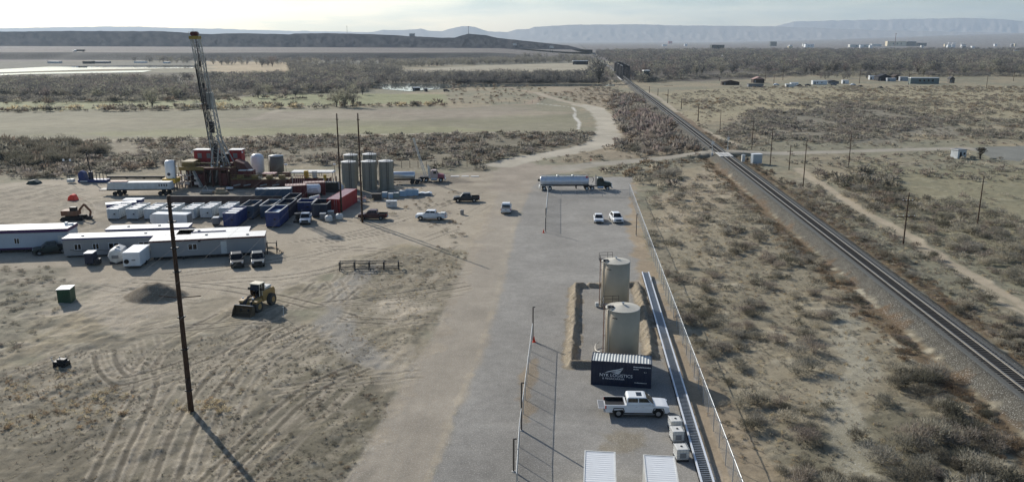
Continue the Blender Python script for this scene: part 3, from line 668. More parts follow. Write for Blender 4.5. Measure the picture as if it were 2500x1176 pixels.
wood([(940,158),(1200,150),(1440,146),(1440,152),(1200,158),(960,166)], 420, 8, 12, WOODC[2:3]+WOODC[:1], .0, 64, 50, 1.3)
wood([(300,150),(960,150),(960,160),(720,162),(500,158)], 160, 8, 13, WOODC[1:4], .3, 65, 90, 1.3)
wood([(1430,200),(1440,165),(1520,150),(1620,162),(1700,170),(1720,186),(1560,205),(1500,196)], 330, 7, 13, WOODC, .3, 66, 50, 1.3)
wood([(1440,165),(1460,128),(1800,126),(2100,128),(2600,128),(2600,182),(2100,178),(1900,176),(1640,172)], 4200, 7, 15, WOODC, .3, 67, 120, 1.6)
wood([(2300,150),(2600,145),(2600,186),(2420,184),(2330,170)], 220, 9, 14, WOODC[5:]+WOODC[2:3], .3, 68, 60, 1.4)
wood([(1500,127),(1800,123),(2600,121),(2600,129),(1500,132)], 800, 9, 14, WOODC[1:5], .35, 69, 200, 1.5)
wood([(2000,196),(2200,192),(2330,190),(2330,184),(2000,182)], 60, 4, 8, WOODC, .0)
def low(poly, n, h0, h1, cols=WOODC):
    for x, y in sample(poly, n): h = rnd.uniform(h0, h1); WD.append((x, y, h*1.5, h, rnd.choice(cols), 1))
low([(-300,252),(-300,240),(0,238),(520,234),(640,226),(900,222),(880,228),(640,236),(330,250),(0,250)], 420, 1.5, 3.5, WOODC[:3]+SAGE[:2])
low([(1500,206),(1560,196),(1720,186),(2000,180),(2500,184),(2600,190),(2000,186),(1720,194),(1560,206)], 420, 1.5, 4, WOODC[:4]+SAGE[:1])
low([(1110,205),(1480,204),(1480,198),(1110,200)], 200, 2, 4, WOODC[3:5]); low([(1440,180),(1800,150),(2500,150),(2600,184),(2000,180),(1640,176)], 900, 2, 5)
WD = [s for s in WD if abs(rail_d(s[0], s[1])) > 8 and abs(s[0]/s[1]) < .8]
wt = field(np.array([s[0] for s in WD]), np.array([s[1] for s in WD]))[2]
merge('river_wood', [(TP[i % 8] if len(s) == 5 else MID[i % 8], s[0], s[1], z-.1, s[2], s[3], s[4]) for i, (s, z) in enumerate(zip(WD, wt))])
# trees one can tell apart
def tree(px, py, h, lab, wk=1.1, c=None, grp=None, z=0):
    x, y = P(px, py); c = c or WOODC[rnd.randrange(7)]
    t = thing('bare_tree', lab, 'tree', (x, y, hz(x, y)-.05), rnd.uniform(0, 6), grp)
    p = TPH[rnd.randrange(5)].copy(); p[..., :2] *= h*wk; p[..., 2] *= h
    o = bpy.data.objects.new('crown', tri_mesh('crown', p, tcol(c, len(p), .3))); COL.objects.link(o); o.parent = t
    q = MB(); q.cyl((0,0,0), (0,0,h*.22), h*.03, h*.02, 7)
    for k in range(5):
        a = k*1.26+rnd.random(); q.cyl((0,0,h*.16), (math.cos(a)*h*.2*wk, math.sin(a)*h*.2*wk, h*.62), h*.015, h*.006, 5)
    q.out('trunk', mat('bark', (70,64,56), .9), t)
for px, py, h, lab in ((372,262,11,'large bare grey tree standing alone at the left edge of the pasture'),(842,262,11,'tall bare tree in the clump of three at the edge of the green meadow'),(862,262,10,'middle bare tree of the clump at the edge of the green meadow'),(822,261,9,'left slim bare tree of the clump at the edge of the green meadow'),
    (885,232,8,'bare brown tree on the near bank beside the river pool'),(442,236,6,'thin leafless snag standing left of the rig mast'),(1462,204,21,'big round grey cottonwood just left of the railway bridge'),(1570,196,17,'broad pale cottonwood just right of the railway bridge'),(1640,188,13,'bare tree above the dark shed right of the bridge'),
    (640,164,13,'bare tree on the tan field, leftmost of the row'),(665,163,14,'bare tree on the tan field, second of the row'),(745,164,12,'bare tree at the right end of the tan field'),
    (2080,176,15,'wide greyish cottonwood in the wood behind the yard'),(2240,180,16,'tall pale cottonwood behind the long mobile home'),(2440,182,17,'dark rounded tree at the right end of the wood'),(1980,180,13,'bare tree with white birds beside the power line'),(1700,184,14,'bare tree beside the bright grassy gap'),(1760,184,14,'spreading bare tree left of the power line poles')):
    tree(px, py, h, lab)
WG = 'bare cottonwoods at the front of the river wood'
for i in range(70):
    k = rnd.randrange(3)
    if k == 0: px, py = rnd.uniform(20, 760), rnd.uniform(222, 246)
    elif k == 1: px, py = rnd.uniform(1620, 2480), rnd.uniform(168, 186)
    else: px, py = rnd.uniform(1100, 1430), rnd.uniform(194, 204)
    tree(px, py, rnd.uniform(6, 9) if k != 1 else rnd.uniform(10, 15), 'leafless grey cottonwood at the front edge of the river wood', 1.25, None, WG)
# the gnarled tree by the shed
def gnarled(px, py, h):
    x, y = P(px, py); t = thing('gnarled_tree', 'gnarled leafless tree with forked dark trunk beside the white shed', 'tree', (x, y, hz(x, y)-.05), 0)
    q = MB(); tw = MB()
    def br(p, d, l_, r, k):
        e = p + d*l_; (q if k < 3 else tw).cyl(p, e, r, r*.62, 6, False)
        if k > 5: return
        for i in range(3 if k else 4):
            nd = (d + Vector((rnd.uniform(-1, 1), rnd.uniform(-1, 1), rnd.uniform(-.35, .55)))*(.75 if k else .95)).normalized()
            br(e, nd, l_*rnd.uniform(.62, .86), r*.6, k+1)
    br(Vector((0,0,0)), Vector((0,0,1)), h*.14, h*.05, 0)
    q.out('trunk', mat('bark', (70,64,56), .9), t); tw.out('crown', mat('twigs', (88,80,70), .9), t)
gnarled(2392, 388, 7.5)

# ------------------------------------------------------------------ materials of the things
WHITE = mat('white_paint', (222,224,224), .35, var=.05, dirt=.12); WHITED = mat('weathered_white', (205,205,200), .6, var=.1, dirt=.25)
GLASS = mat('dark_glass', (14,17,22), .12, var=.05, spec=.35); RUB = mat('rubber', (26,26,26), .85); CHR = mat('bright_steel', (190,192,194), .3, .85, var=.06)
BLKP = mat('black_plastic', (24,24,26), .6); GALV = mat('galvanised', (178,182,184), .42, .55, var=.1); ALU = mat('brushed_aluminium', (205,208,210), .35, .7, var=.05)
TANKM = mat('tan_tank_paint', (186,171,146), .5, var=.06, scale=.8, dirt=.15); RUST = mat('rusty_steel', (104,72,54), .85, var=.3); TIMB = mat('tarred_timber', (74,54,40), .9, var=.35, scale=3)
NAVY = mat('navy_paint', (16,32,56), .45, var=.12, dirt=.06); BLUE = mat('blue_paint', (36,58,112), .5, var=.15, dirt=.15); SLATE = mat('slate_blue_paint', (62,84,104), .6, var=.12, dirt=.15)
RED = mat('red_paint', (150,28,34), .5, var=.15, dirt=.15); DRED = mat('dark_red_paint', (92,24,26), .6, var=.2, dirt=.2); YEL = mat('yellow_paint', (196,158,48), .55, var=.15, dirt=.25)
LAMP = mat('lamp_glass', (225,228,230), .12, var=.02); TAILL = mat('tail_lamp', (170,20,22), .25, var=.05); GREY = mat('grey_paint', (120,122,124), .5, var=.1, dirt=.15)
SIDING = mat('grey_siding', (150,148,146), .7, var=.06, scale=.6, dirt=.08); ROOFW = mat('white_roofing', (226,224,218), .6, var=.05, scale=.5, dirt=.1); ORNG = mat('orange_plastic', (226,70,36), .6, var=.06)
DKST = mat('dark_steel', (52,52,54), .6, .3, var=.2); WOOD = mat('bare_wood', (150,128,98), .85, var=.25); CONC = mat('pale_concrete', (186,184,178), .9, var=.12)

def wheel(par, x, y, r, wd, rim=CHR, side=1):
    o = MB().cyl((x, y-wd/2, r), (x, y+wd/2, r), r, n=20).out('wheel', RUB, par, bevel=.03)
    q = MB(); ys = y + side*(wd/2+.006)
    q.cyl((x, ys-side*.05, r), (x, ys, r), r*.58, r*.5, n=14); q.out('rim', rim, o)
    return o
def veh(px, py, ang):
    x, y = P(px, py); return (x, y, 0), R(ang)

def pickup(name, label, loc, rz, m, L_=5.85, W_=2.0, h=1.92, tail=False, sunroof=False, bed='open', rim=CHR, crew=True, group=None, cat='pickup'):
    """front towards +x, origin at the middle of the footprint"""
    t = thing(name, label, cat, loc, rz, group)
    x0 = -L_/2; x1 = L_/2; hw = W_/2; k = L_/5.85
    cb = x0 + 1.88*k; ce = x0 + 4.42*k     # cab back, windscreen foot
    zb = .52; zs = 1.23; zh = 1.14
    wr = .42; wxr = x0+1.22*k; wxf = x1-.98*k
    q = MB()      # lower body with wheel openings cut out of the profile
    def arch(cx, n=6): return [(cx-.52*math.cos(PI*i/n), zb+.42*math.sin(PI*i/n)) for i in range(n+1)]
    low = [(x0+.02, zb)] + arch(wxr) + arch(wxf) + [(x1-.18, zb-.06), (x1, zb+.1), (x1, .95), (x1-.08, zh-.04), (x1-.5, zh+.03), (ce+.1, zs-.02), (cb, zs), (cb, .9), (x0+.02, .9)]
    q.prism(low, lambda z: hw - (.05 if z > 1.0 else 0)); q.out('body', m, t, bevel=.035)
    q = MB()      # cargo box
    q.box(x0, cb-.01, -hw+.03, -hw+.13, .9, zs+.02).box(x0, cb-.01, hw-.13, hw-.03, .9, zs+.02).box(cb-.12, cb-.01, -hw+.13, hw-.13, .9, zs)
    q.out('cargo_bed', m, t, bevel=.02)
    if bed == 'open': MB().box(x0+.05, cb-.13, -hw+.16, hw-.16, .945, .97).box(x0+.02, cb-.13, -hw+.132, -hw+.15, .905, zs+.03).box(x0+.02, cb-.13, hw-.15, hw-.132, .905, zs+.03).box(cb-.14, cb-.122, -hw+.15, hw-.15, .93, zs+.02).out('bed_liner', BLKP, t)
    elif bed == 'cover': MB().box(x0+.03, cb-.02, -hw+.1, hw-.1, zs+.02, zs+.06).out('bed_cover', BLKP, t)
    elif bed == 'load':
        q = MB().box(x0+.2, x0+1.1, -hw+.2, hw-.3, .93, 1.5); q.box(x0+1.15, cb-.2, -.4, .6, .93, 1.42); q.out('cargo', WHITED, t, bevel=.04)
    if tail: 
        g = MB().box(x0-.62, x0-.02, -hw+.14, hw-.14, .86, .92).out('tailgate', m, t); MB().box(x0-.6, x0-.05, -hw+.2, hw-.2, .921, .928).out('liner', GREY, g)
    else:
        g = MB().box(x0-.05, x0, -hw+.14, hw-.14, .8, zs).out('tailgate', m, t, bevel=.015); MB().box(x0-.065, x0-.051, -.2, .2, .98, 1.06).out('handle', BLKP, g)
    # cab with glass
    f = lambda z: hw-.07 - (z-zs)*.24 if z > zs else hw-.05
    rf = [(cb+.02, zs-.01), (cb+.14, h-.06), (cb+.3, h), (ce-.85, h), (ce-.68, h-.05), (ce+.06, zs-.01)]
    q = MB().prism(rf, f); cabo = q.out('cab', m, t, bevel=.05)
    q = MB().quad((ce-.70,-f(h-.07)+.08,h-.075+.012),(ce+.045,-f(zs)+.1,zs+.02),(ce+.045,f(zs)-.1,zs+.02),(ce-.70,f(h-.07)-.08,h-.075+.012)); q.v = [(x+.02, y, z+.015) for x, y, z in q.v]; q.out('windscreen', GLASS, t)
    q = MB().quad((cb+.05,-f(zs)+.14,zs+.1),(cb+.05,f(zs)-.14,zs+.1),(cb+.175,f(h)-.1,h-.12),(cb+.175,-f(h)+.1,h-.12)); q.v = [(x-.03, y, z) for x, y, z in q.v]; q.out('rear_window', GLASS, t)
    mid = (cb+ce)/2 - .12
    for s in (-1, 1):
        for a0, a1, b0, b1 in ((cb+.16, mid-.05, cb+.24, mid-.05), (mid+.05, ce-.12, mid+.05, ce-.62)):
            q = MB(); e = .012
            q.quad((a0, s*(f(zs+.03)+e), zs+.01), (a1, s*(f(zs+.03)+e), zs+.01), (b1, s*(f(h-.1)+e), h-.09), (b0, s*(f(h-.1)+e), h-.09)); q.out('side_window', GLASS, t)
        MB().box(ce-.32, ce-.16, s*(hw+.02)-.09, s*(hw+.02)+.09, zs+.02, zs+.22).out('mirror', BLKP if m is not WHITE else m, t, bevel=.02)
        MB().box(x1-.12, x1+.012, s*(hw-.28)-.15, s*(hw-.28)+.15, .88, 1.06).out('headlight', LAMP, t, bevel=.01)
        MB().box(x0-.012, x0+.1, s*(hw-.07)-.07, s*(hw-.07)+.07, .88, 1.2).out('tail_light', TAILL, t)
        MB().box(cb-.2, ce+.1, s*(hw-.02)-.07, s*(hw-.02)+.07, .36, .42).out('running_board', CHR if m is WHITE else BLKP, t)
        wheel(t, wxr, s*(hw-.17), wr, .28, rim, s); wheel(t, wxf, s*(hw-.17), wr, .28, rim, s)
    MB().box(x1-.02, x1+.02, -.62, .62, .66, 1.02).out('grille', BLKP, t); MB().box(x1-.05, x1+.1, -hw+.1, hw-.1, .44, .62).out('bumper', CHR if m is WHITE else DKST, t, bevel=.03)
    MB().box(x0-.14, x0+.02, -hw+.12, hw-.12, .46, .62).out('bumper', CHR, t, bevel=.03)
    MB().box(x0+.3, x1-.3, -hw+.35, hw-.35, .34, .54).out('chassis', DKST, t)
    if sunroof:
        for s in (-1, 1):
            for x in (cb+.06, mid, ce-.02): MB().box(x-.008, x+.008, s*(hw-.048)-.004, s*(hw-.048)+.004, .6, zs-.02).out('door_seam', BLKP, t)
            for x in (mid-.28, ce-1.05): MB().box(x, x+.18, s*(hw-.03)-.025, s*(hw-.03)+.025, 1.08, 1.12).out('door_handle', CHR, t)
            MB().prism([(wxr-.6, .6), (wxr-.45, 1.0), (wxr+.45, 1.0), (wxr+.6, .6), (wxr+.52, .6), (wxr+.4, .93), (wxr-.4, .93), (wxr-.52, .6)], .02, s*(hw+.01)).out('wheel_arch', BLKP, t)
            MB().prism([(wxf-.6, .6), (wxf-.45, 1.0), (wxf+.45, 1.0), (wxf+.6, .6), (wxf+.52, .6), (wxf+.4, .93), (wxf-.4, .93), (wxf-.52, .6)], .02, s*(hw+.01)).out('wheel_arch', BLKP, t)
    if sunroof: MB().box(ce-1.55, ce-1.05, -.42, .42, h, h+.012).out('sunroof', GLASS, t)
    return t

def car(name, label, loc, rz, m, suv=False, group=None):
    t = thing(name, label, 'car', loc, rz, group)
    L_, h, hw = (4.9, 1.72, .96) if suv else (4.75, 1.44, .92); x0, x1 = -L_/2, L_/2; zb = .3; zs = 1.08 if suv else .92
    wr = .37; wr_x = x0+.85; wf_x = x1-.88
    def arch(cx, n=6): return [(cx-.46*math.cos(PI*i/n), zb+.42*math.sin(PI*i/n)) for i in range(n+1)]
    low = [(x0+.02, zb)] + arch(wr_x) + arch(wf_x) + [(x1-.15, zb), (x1, zb+.15), (x1-.02, zs-.28), (x1-.25, zs-.12), (x1-1.25, zs), (x0+.3, zs+.02), (x0+.02, zs-.05)]
    MB().prism(low, lambda z: hw-(.06 if z > zs-.15 else 0)).out('body', m, t, bevel=.06)
    f = lambda z: hw-.09-(z-zs)*.34
    rf = [(x0+.25, zs-.01), (x0+.75, h-.08), (x0+1.2, h), (x1-2.15, h), (x1-1.95, h-.05), (x1-1.1, zs-.02)] if suv else [(x0+.35, zs-.01), (x0+1.25, h-.05), (x0+1.7, h), (x1-2.2, h-.01), (x1-2.0, h-.05), (x1-1.05, zs-.02)]
    MB().prism(rf, f).out('cabin', m, t, bevel=.07)
    a, b = rf[-2], rf[-1]
    q = MB().quad((a[0],-f(a[1])+.08,a[1]),(b[0]-.04,-f(zs)+.1,zs+.02),(b[0]-.04,f(zs)-.1,zs+.02),(a[0],f(a[1])-.08,a[1])); q.v = [(x+.03,y,z+.03) for x,y,z in q.v]; q.out('windscreen', GLASS, t)
    a, b = rf[1], rf[0]
    q = MB().quad((a[0],-f(a[1])+.1,a[1]),(a[0],f(a[1])-.1,a[1]),(b[0]+.1,f(zs)-.14,zs+.08),(b[0]+.1,-f(zs)+.14,zs+.08)); q.v = [(x-.04,y,z+.02) for x,y,z in q.v]; q.out('rear_window', GLASS, t)
    for s in (-1, 1):
        for a0, a1, b0, b1 in ((rf[0][0]+.55, -.12, rf[1][0]+.25, -.12), (-.02, rf[5][0]-.32, -.02, rf[4][0]-.12)):
            MB().quad((a0,s*(f(zs+.04)+.014),zs+.04),(a1,s*(f(zs+.04)+.014),zs+.04),(b1,s*(f(h-.12)+.014),h-.12),(b0,s*(f(h-.12)+.014),h-.12)).out('side_window', GLASS, t)
        MB().box(x1-.3, x1+.0, s*(hw-.22)-.14, s*(hw-.22)+.14, zs-.36, zs-.24).out('headlight', LAMP, t, bevel=.02)
        MB().box(rf[5][0]-.42, rf[5][0]-.28, s*(hw+.05)-.08, s*(hw+.05)+.08, zs, zs+.14).out('mirror', m, t, bevel=.02)
        MB().box(x0-.005, x0+.1, s*(hw-.16)-.12, s*(hw-.16)+.12, zs-.3, zs-.14).out('tail_light', TAILL, t)
        wheel(t, wr_x, s*(hw-.13), wr, .23, GREY, s); wheel(t, wf_x, s*(hw-.13), wr, .23, GREY, s)
    MB().box(x1-.02, x1+.02, -.5, .5, zs-.52, zs-.26 if suv else zs-.34).out('grille', BLKP, t)
    MB().box(x0+.3, x1-.3, -hw+.3, hw-.3, .18, .32).out('chassis', DKST, t)
    return t

GX_ = 'vehicles parked on the gravel yard'
lc, rz, ln = fr((1478,1020),(1632,1022))
t = pickup('pickup_truck', 'white crew-cab pickup with its tailgate down, parked beside the navy container', ((P(1478,1016)[0]+P(1632,1018)[0])/2, P(1555,1008)[1]+.0, 0), R(-1.5), WHITE, 5.9, 2.02, 1.95, tail=True, sunroof=True)
PWHT = mat('grey_white_paint', (196,202,208), .4, var=.06, dirt=.2); GMET = mat('silver_grey_paint', (84,92,94), .42, 0, var=.06, dirt=.15); PDK = mat('charcoal_paint', (34,38,42), .4, 0, var=.08, dirt=.1); PRD = mat('maroon_paint', (66,28,32), .35, var=.08, dirt=.15)
car('parked_car', 'white low sedan parked nose to the camera on the gravel yard', *veh(1461,540,-94), WHITE)
car('parked_car', 'white tall sport utility car with black grille, right of the sedan', *veh(1504,540,-85), WHITE, True)
pickup('pickup_truck', 'white pickup driving away up the dirt road', *veh(1236,517,88), WHITE, 5.6, bed='cover')
x_, y_ = P(1053,536); pickup('pickup_truck', 'white double-cab pickup at the roadside, facing left', (x_, y_, 0), R(176), WHITE, 5.9, bed='load')
x_, y_ = P(911,535); pickup('pickup_truck', 'dark maroon pickup parked by the foot of the tall pole', (x_, y_, 0), R(180), PRD, 5.6, bed='open', rim=GREY)
x_, y_ = P(1139,492); pickup('pickup_truck', 'charcoal pickup standing alone at the edge of the scrub', (x_, y_, 0), R(183), PDK, 5.6)
pickup('pickup_truck', 'light grey service pickup facing the camera before the blue bins', *veh(747,543,-80), PWHT, 5.6, bed='load', rim=GREY)
pickup('pickup_truck', 'charcoal pickup nose-out before the long trailer, left of the silver one', *veh(579,645,-70), PDK, 5.7)
pickup('pickup_truck', 'silver-grey pickup nose-out at the right end of the long trailer', *veh(630,643,-72), GMET, 5.7)
pickup('pickup_truck', 'dark green pickup in the shade of the purple-trimmed trailer', *veh(127,618,-150), mat('dark_green_paint', (34,48,44), .4, var=.1), 5.4, bed='cover', rim=GREY)

# ---- containers
def corrug(L_, D, H, n, par, m, name='body', ribs=True, amp=.035):
    """box shell whose long walls and ends are corrugated"""
    q = MB()
    def wave(k): return amp if (k % 4) in (1, 2) else 0
    xs = np.linspace(.12, L_-.12, n*4+1)
    for yy, s in ((0, 1), (D, -1)):
        pts = [(x, yy + s*(.02+wave(i)), 0) for i, x in enumerate(xs)]
        vs = [(p[0], p[1], .16) for p in pts] + [(p[0], p[1], H-.12) for p in pts]; N = len(pts)
        q.add(vs, [(i, i+1, N+i+1, N+i) for i in range(N-1)])
    return q.out(name, m, par)
def container(name, label, a, b, L_, D, H, m, roofm=None, ra=.045, group=None, doors='right', rz=None, org=None, cat='container'):
    lo, r_, _ = fr(a, b) if a else (org, rz, 0)
    if rz is not None: r_ = rz
    t = thing(name, label, cat, lo, r_, group)
    w_ = corrug(L_, D, H, max(6, int(L_*3)), t, m, 'wall')
    q = MB()       # frame rails and corner posts
    for x in (0, L_-.12):
        for y in (0, D-.12): q.box(x, x+.12, y, y+.12, 0, H)
    for y in (-.002, D-.118): q.box(.12, L_-.12, y+.002, y+.1, 0, .16); q.box(.12, L_-.12, y+.002, y+.1, H-.12, H)
    for x in (0, L_-.1): q.box(x, x+.1, .12, D-.12, 0, .16); q.box(x, x+.1, .12, D-.12, H-.12, H)
    q.out('frame', m, t)
    q = MB(); N = max(8, int(L_*3.2)); xs = np.linspace(.1, L_-.1, N*4+1)     # ribbed roof
    vs = [(x, .1, H-.05+(ra if i % 4 in (1, 2) else 0)) for i, x in enumerate(xs)] + [(x, D-.1, H-.05+(ra if i % 4 in (1, 2) else 0)) for i, x in enumerate(xs)]
    M_ = len(xs); q.add(vs, [(i, i+1, M_+i+1, M_+i) for i in range(M_-1)]); q.out('roof', roofm or m, t)
    for k, x in enumerate((.03, L_-.06)):
        e = MB().box(x, x+.03, .12, D/2-.01, .16, H-.12).box(x, x+.03, D/2+.01, D-.12, .16, H-.12)
        d = e.out('door', m, t)
        if k == (0 if doors == 'left' else 1):
            for y in (.5, .9, D-.9, D-.5): MB().cyl((x+(-.03 if k == 0 else .06), y, .2), (x+(-.03 if k == 0 else .06), y, H-.16), .02, n=6).out('lock_bar', GALV, d)
    MB().box(.05, L_-.05, .05, D-.05, .05, .14).out('floor', DKST, t)
    return t
ROOFG = mat('bleached_roof_steel', (176,180,178), .5, .2, var=.12, dirt=.2)
nc = container('shipping_container', 'navy shipping container with white winged lettering, in front of the tan tanks', (1442,938),(1588,948), 6.06, 2.44, 2.6, NAVY, ROOFG)
LET = mat('white_lettering', (225,230,232), .6, var=.02)
def text(par, s, x, z, size, m=LET, y=-.02, rx=90, rz=0, al='LEFT', name='lettering', sp=1.0):
    c = bpy.data.curves.new(name, 'FONT'); c.body = s; c.size = size; c.extrude = .004; c.align_x = al; c.space_character = sp; 
    tmp = bpy.data.objects.new(name, c); COL.objects.link(tmp); bpy.context.view_layer.update()
    me = bpy.data.meshes.new_from_object(tmp.evaluated_get(bpy.context.evaluated_depsgraph_get())); bpy.data.objects.remove(tmp); bpy.data.curves.remove(c)
    me.materials.clear(); me.materials.append(m); me.name = name; o = bpy.data.objects.new(name, me); COL.objects.link(o); o.parent = par; o.location = (x, y, z); o.rotation_euler = (R(rx), 0, R(rz)); return o
text(nc, 'NYK LOGISTICS', .86, 1.02, .46, sp=1.02); text(nc, '& MEGACARRIER', 1.16, .72, .27, sp=1.12)
q = MB()      # wing emblem above the lettering
def feather(pts, y=-.022): n_ = len(pts); q.add([(x, y, z) for x, z in pts], [tuple(range(n_))])
feather([(1.35,1.40),(1.7,1.58),(2.2,1.72),(2.75,1.86),(3.2,2.02),(3.22,1.98),(2.8,1.78),(2.2,1.64),(1.75,1.5)])
feather([(1.9,1.46),(2.4,1.62),(2.9,1.74),(3.18,1.9),(3.14,1.82),(2.9,1.66),(2.4,1.55)]); feather([(2.1,1.42),(2.5,1.52),(2.9,1.62),(3.08,1.74),(3.0,1.6),(2.6,1.45)]); feather([(2.35,1.38),(2.7,1.46),(2.98,1.56),(2.85,1.42),(2.6,1.36)])
q.out('emblem', LET, nc)
q = MB()      # worn number rows, too faded to read
for (xa, xb, z, h_) in ((4.25,5.9,2.16,.12),(4.25,4.75,1.93,.1),(4.4,5.6,.5,.08)):
    x = xa
    while x < xb:
        w_ = rnd.uniform(.05, .1); q.box(x, x+w_, -.026, -.02, z, z+h_*rnd.uniform(.7, 1)); x += w_+rnd.uniform(.02, .05)
q.out('faded_marking', LET, nc); text(nc, 'G 1', 5.3, 1.62, .18)
# white roofs at the lower edge
for i, (px, py, dx, lab) in enumerate(((1427,1098,-.1,'white ribbed container roof at the bottom edge, left of the pair'),(1570,1108,0,'white ribbed container roof at the bottom edge, right of the pair'))):
    x, y = P(px, py, 2.6); container('office_container', lab, None, None, 6.06, 2.44, 2.6, WHITED, mat('pale_ribbed_roof', (214,216,216), .6, var=.04, dirt=.06), .02, rz=R(-96), org=(x, y, 0), group='white containers at the bottom edge')

# ---- the two tan tanks
def stock_tank(label, px, py, r=1.83, h=6.1):
    x, y = P(px, py, h); t = thing('storage_tank', label, 'tank', (x, y, 0), 0, 'tan tanks inside the earth berm')
    MB().lathe([(r, 0), (r, h)], 48).out('shell', TANKM, t, smooth=True)
    MB().lathe([(r+.03, h), (r+.03, h+.06), (r-.05, h+.07), (.12, h+.42), (.02, h+.44)], 48).out('roof', mat('pale_tank_roof', (196,190,174), .55, var=.05, dirt=.1), t, smooth=True)
    o = MB().lathe([(.1, h+.4), (.1, h+.58), (.16, h+.58), (.16, h+.64)], 10).out('vent', GALV, t)
    a = R(200)     # hatch and ladder on the left
    hx, hy = -1.35, .0
    MB().box(hx-.32, hx+.32, -.62, -.1, h+.1, h+.34).out('hatch', BLKP, t, bevel=.03)
    q = MB()
    for yy in (-.25, .25): q.cyl((-r-.22, yy-.2, .3), (-r-.22, yy-.2, h+.45), .025, n=6)
    z = .4
    while z < h+.4: q.cyl((-r-.22, -.45, z), (-r-.22, .05, z), .016, n=5); z += .3
    for z in (1.0, 3.0, 5.0): q.cyl((-r-.24, -.4, z), (-r+.02, -.4, z), .02, n=5).cyl((-r-.24, 0, z), (-r+.02, 0, z), .02, n=5)
    q.out('ladder', RUST, t)
    q = MB(); q.box(-r-.25, -r+.55, .1, 1.7, h-.1, h-.04)
    pts = [(-r-.2, 0, 0), (-r-.2, 1.65, 0), (-r+1.6, 1.95, 0)]
    for z in (h+.4, h+.75): q.tube([(p[0], p[1], z) for p in pts], .025)
    for p in pts + [(-r-.2, .8, 0), (-.9, 1.85, 0)]: q.cyl((p[0], p[1], h-.05), (p[0], p[1], h+.75), .025, n=6)
    q.out('railing', DKST, t)
    q = MB()
    for k, (dx, c_) in enumerate(((-.02, 0), (.12, 0), (.3, 0))): 
        an_ = R(197+k*9); q.cyl((math.cos(an_)*(r+.1), math.sin(an_)*(r+.1), .25), (math.cos(an_)*(r+.1), math.sin(an_)*(r+.1), h+.1), .045, n=7)
        q.cyl((math.cos(an_)*(r+.1), math.sin(an_)*(r+.1), h+.1), (math.cos(an_)*(r-.4), math.sin(an_)*(r-.4), h+.25), .045, n=7)
    q.out('pipe', mat('pale_pipe', (196,188,172), .5), t)
    q = MB().box(-r-.75, -r-.3, -.5, .0, .1, .6).cyl((-r-.5, -.3, .3), (-r+.1, -.3, .3), .07, n=8); q.out('valve_box', WHITED, t, bevel=.03)
    q = MB()       # stencilled mark below the rim, too small to read
    for k in range(5): a_ = R(228+k*3.6); q.box(math.cos(a_)*(r+.006)-.04, math.cos(a_)*(r+.006)+.04, math.sin(a_)*(r+.006)-.01, math.sin(a_)*(r+.006)+.01, h-.75+(k % 2)*.04, h-.6)
    q.out('stencil', DKST, t)
    return t
stock_tank('tan cylindrical tank in the berm, the farther one', 1504, 638)
stock_tank('tan cylindrical tank in the berm, nearer, just behind the navy container', 1521, 751)
x, y = P(1470, 868); t = thing('hose', 'pale coiled hose on the ground left of the nearer tan tank', 'hose', (x, y, 0))
q = MB(); q.tube([(.6*math.cos(a), 1.6+1.5*math.sin(a), .08+.35*abs(math.sin(a))) for a in np.linspace(PI*.5, PI*1.5, 10)], .06); q.out('hose_run', mat('pale_pipe', (196,188,172), .5), t)

# ---- IBC totes
def tote(px, py, lab, rz=3, z=0.):
    x, y = P(px, py); t = thing('liquid_tote', lab, 'tote', (x, y, z), R(rz), 'caged liquid totes beside the ladder track')
    MB().box(0, 1.0, 0, 1.2, .16, 1.1).out('bottle', mat('cloudy_plastic', (214,212,204), .45, var=.08, dirt=.1), t, bevel=.08)
    q = MB(); q.box(-.02, 1.02, -.02, .1, 0, .14).box(-.02, 1.02, .55, .67, 0, .14).box(-.02, 1.02, 1.1, 1.22, 0, .14).box(-.02, 1.02, -.02, 1.22, .14, .16); q.out('pallet', DKST, t)
    q = MB()
    for z_ in (.3, .55, .8, 1.12): 
        q.tube([(-.02,-.02,z_),(1.02,-.02,z_),(1.02,1.22,z_),(-.02,1.22,z_),(-.02,-.02,z_)], .016, 5)
    for i in range(5):
        v = -.02+i*.26; q.cyl((v,-.02,.16),(v,-.02,1.12),.014,n=5); q.cyl((v,1.22,.16),(v,1.22,1.12),.014,n=5)
        v = -.02+i*.31; q.cyl((-.02,v,.16),(-.02,v,1.12),.014,n=5); q.cyl((1.02,v,.16),(1.02,v,1.12),.014,n=5)
    q.out('cage', GALV, t); MB().box(.25, .75, -.035, -.03, .35, .8).out('plate', GREY, t); MB().lathe([(.1,1.1),(.1,1.15)],10,(.5,.6)).out('cap', BLKP, t)
tote(1652,1127,'caged white tote nearest the bottom edge, alone in front of the stack'); tote(1642,1082,'caged white tote in the middle, with a dark cap'); tote(1638,1056,'caged white tote farthest back, with a reddish top')

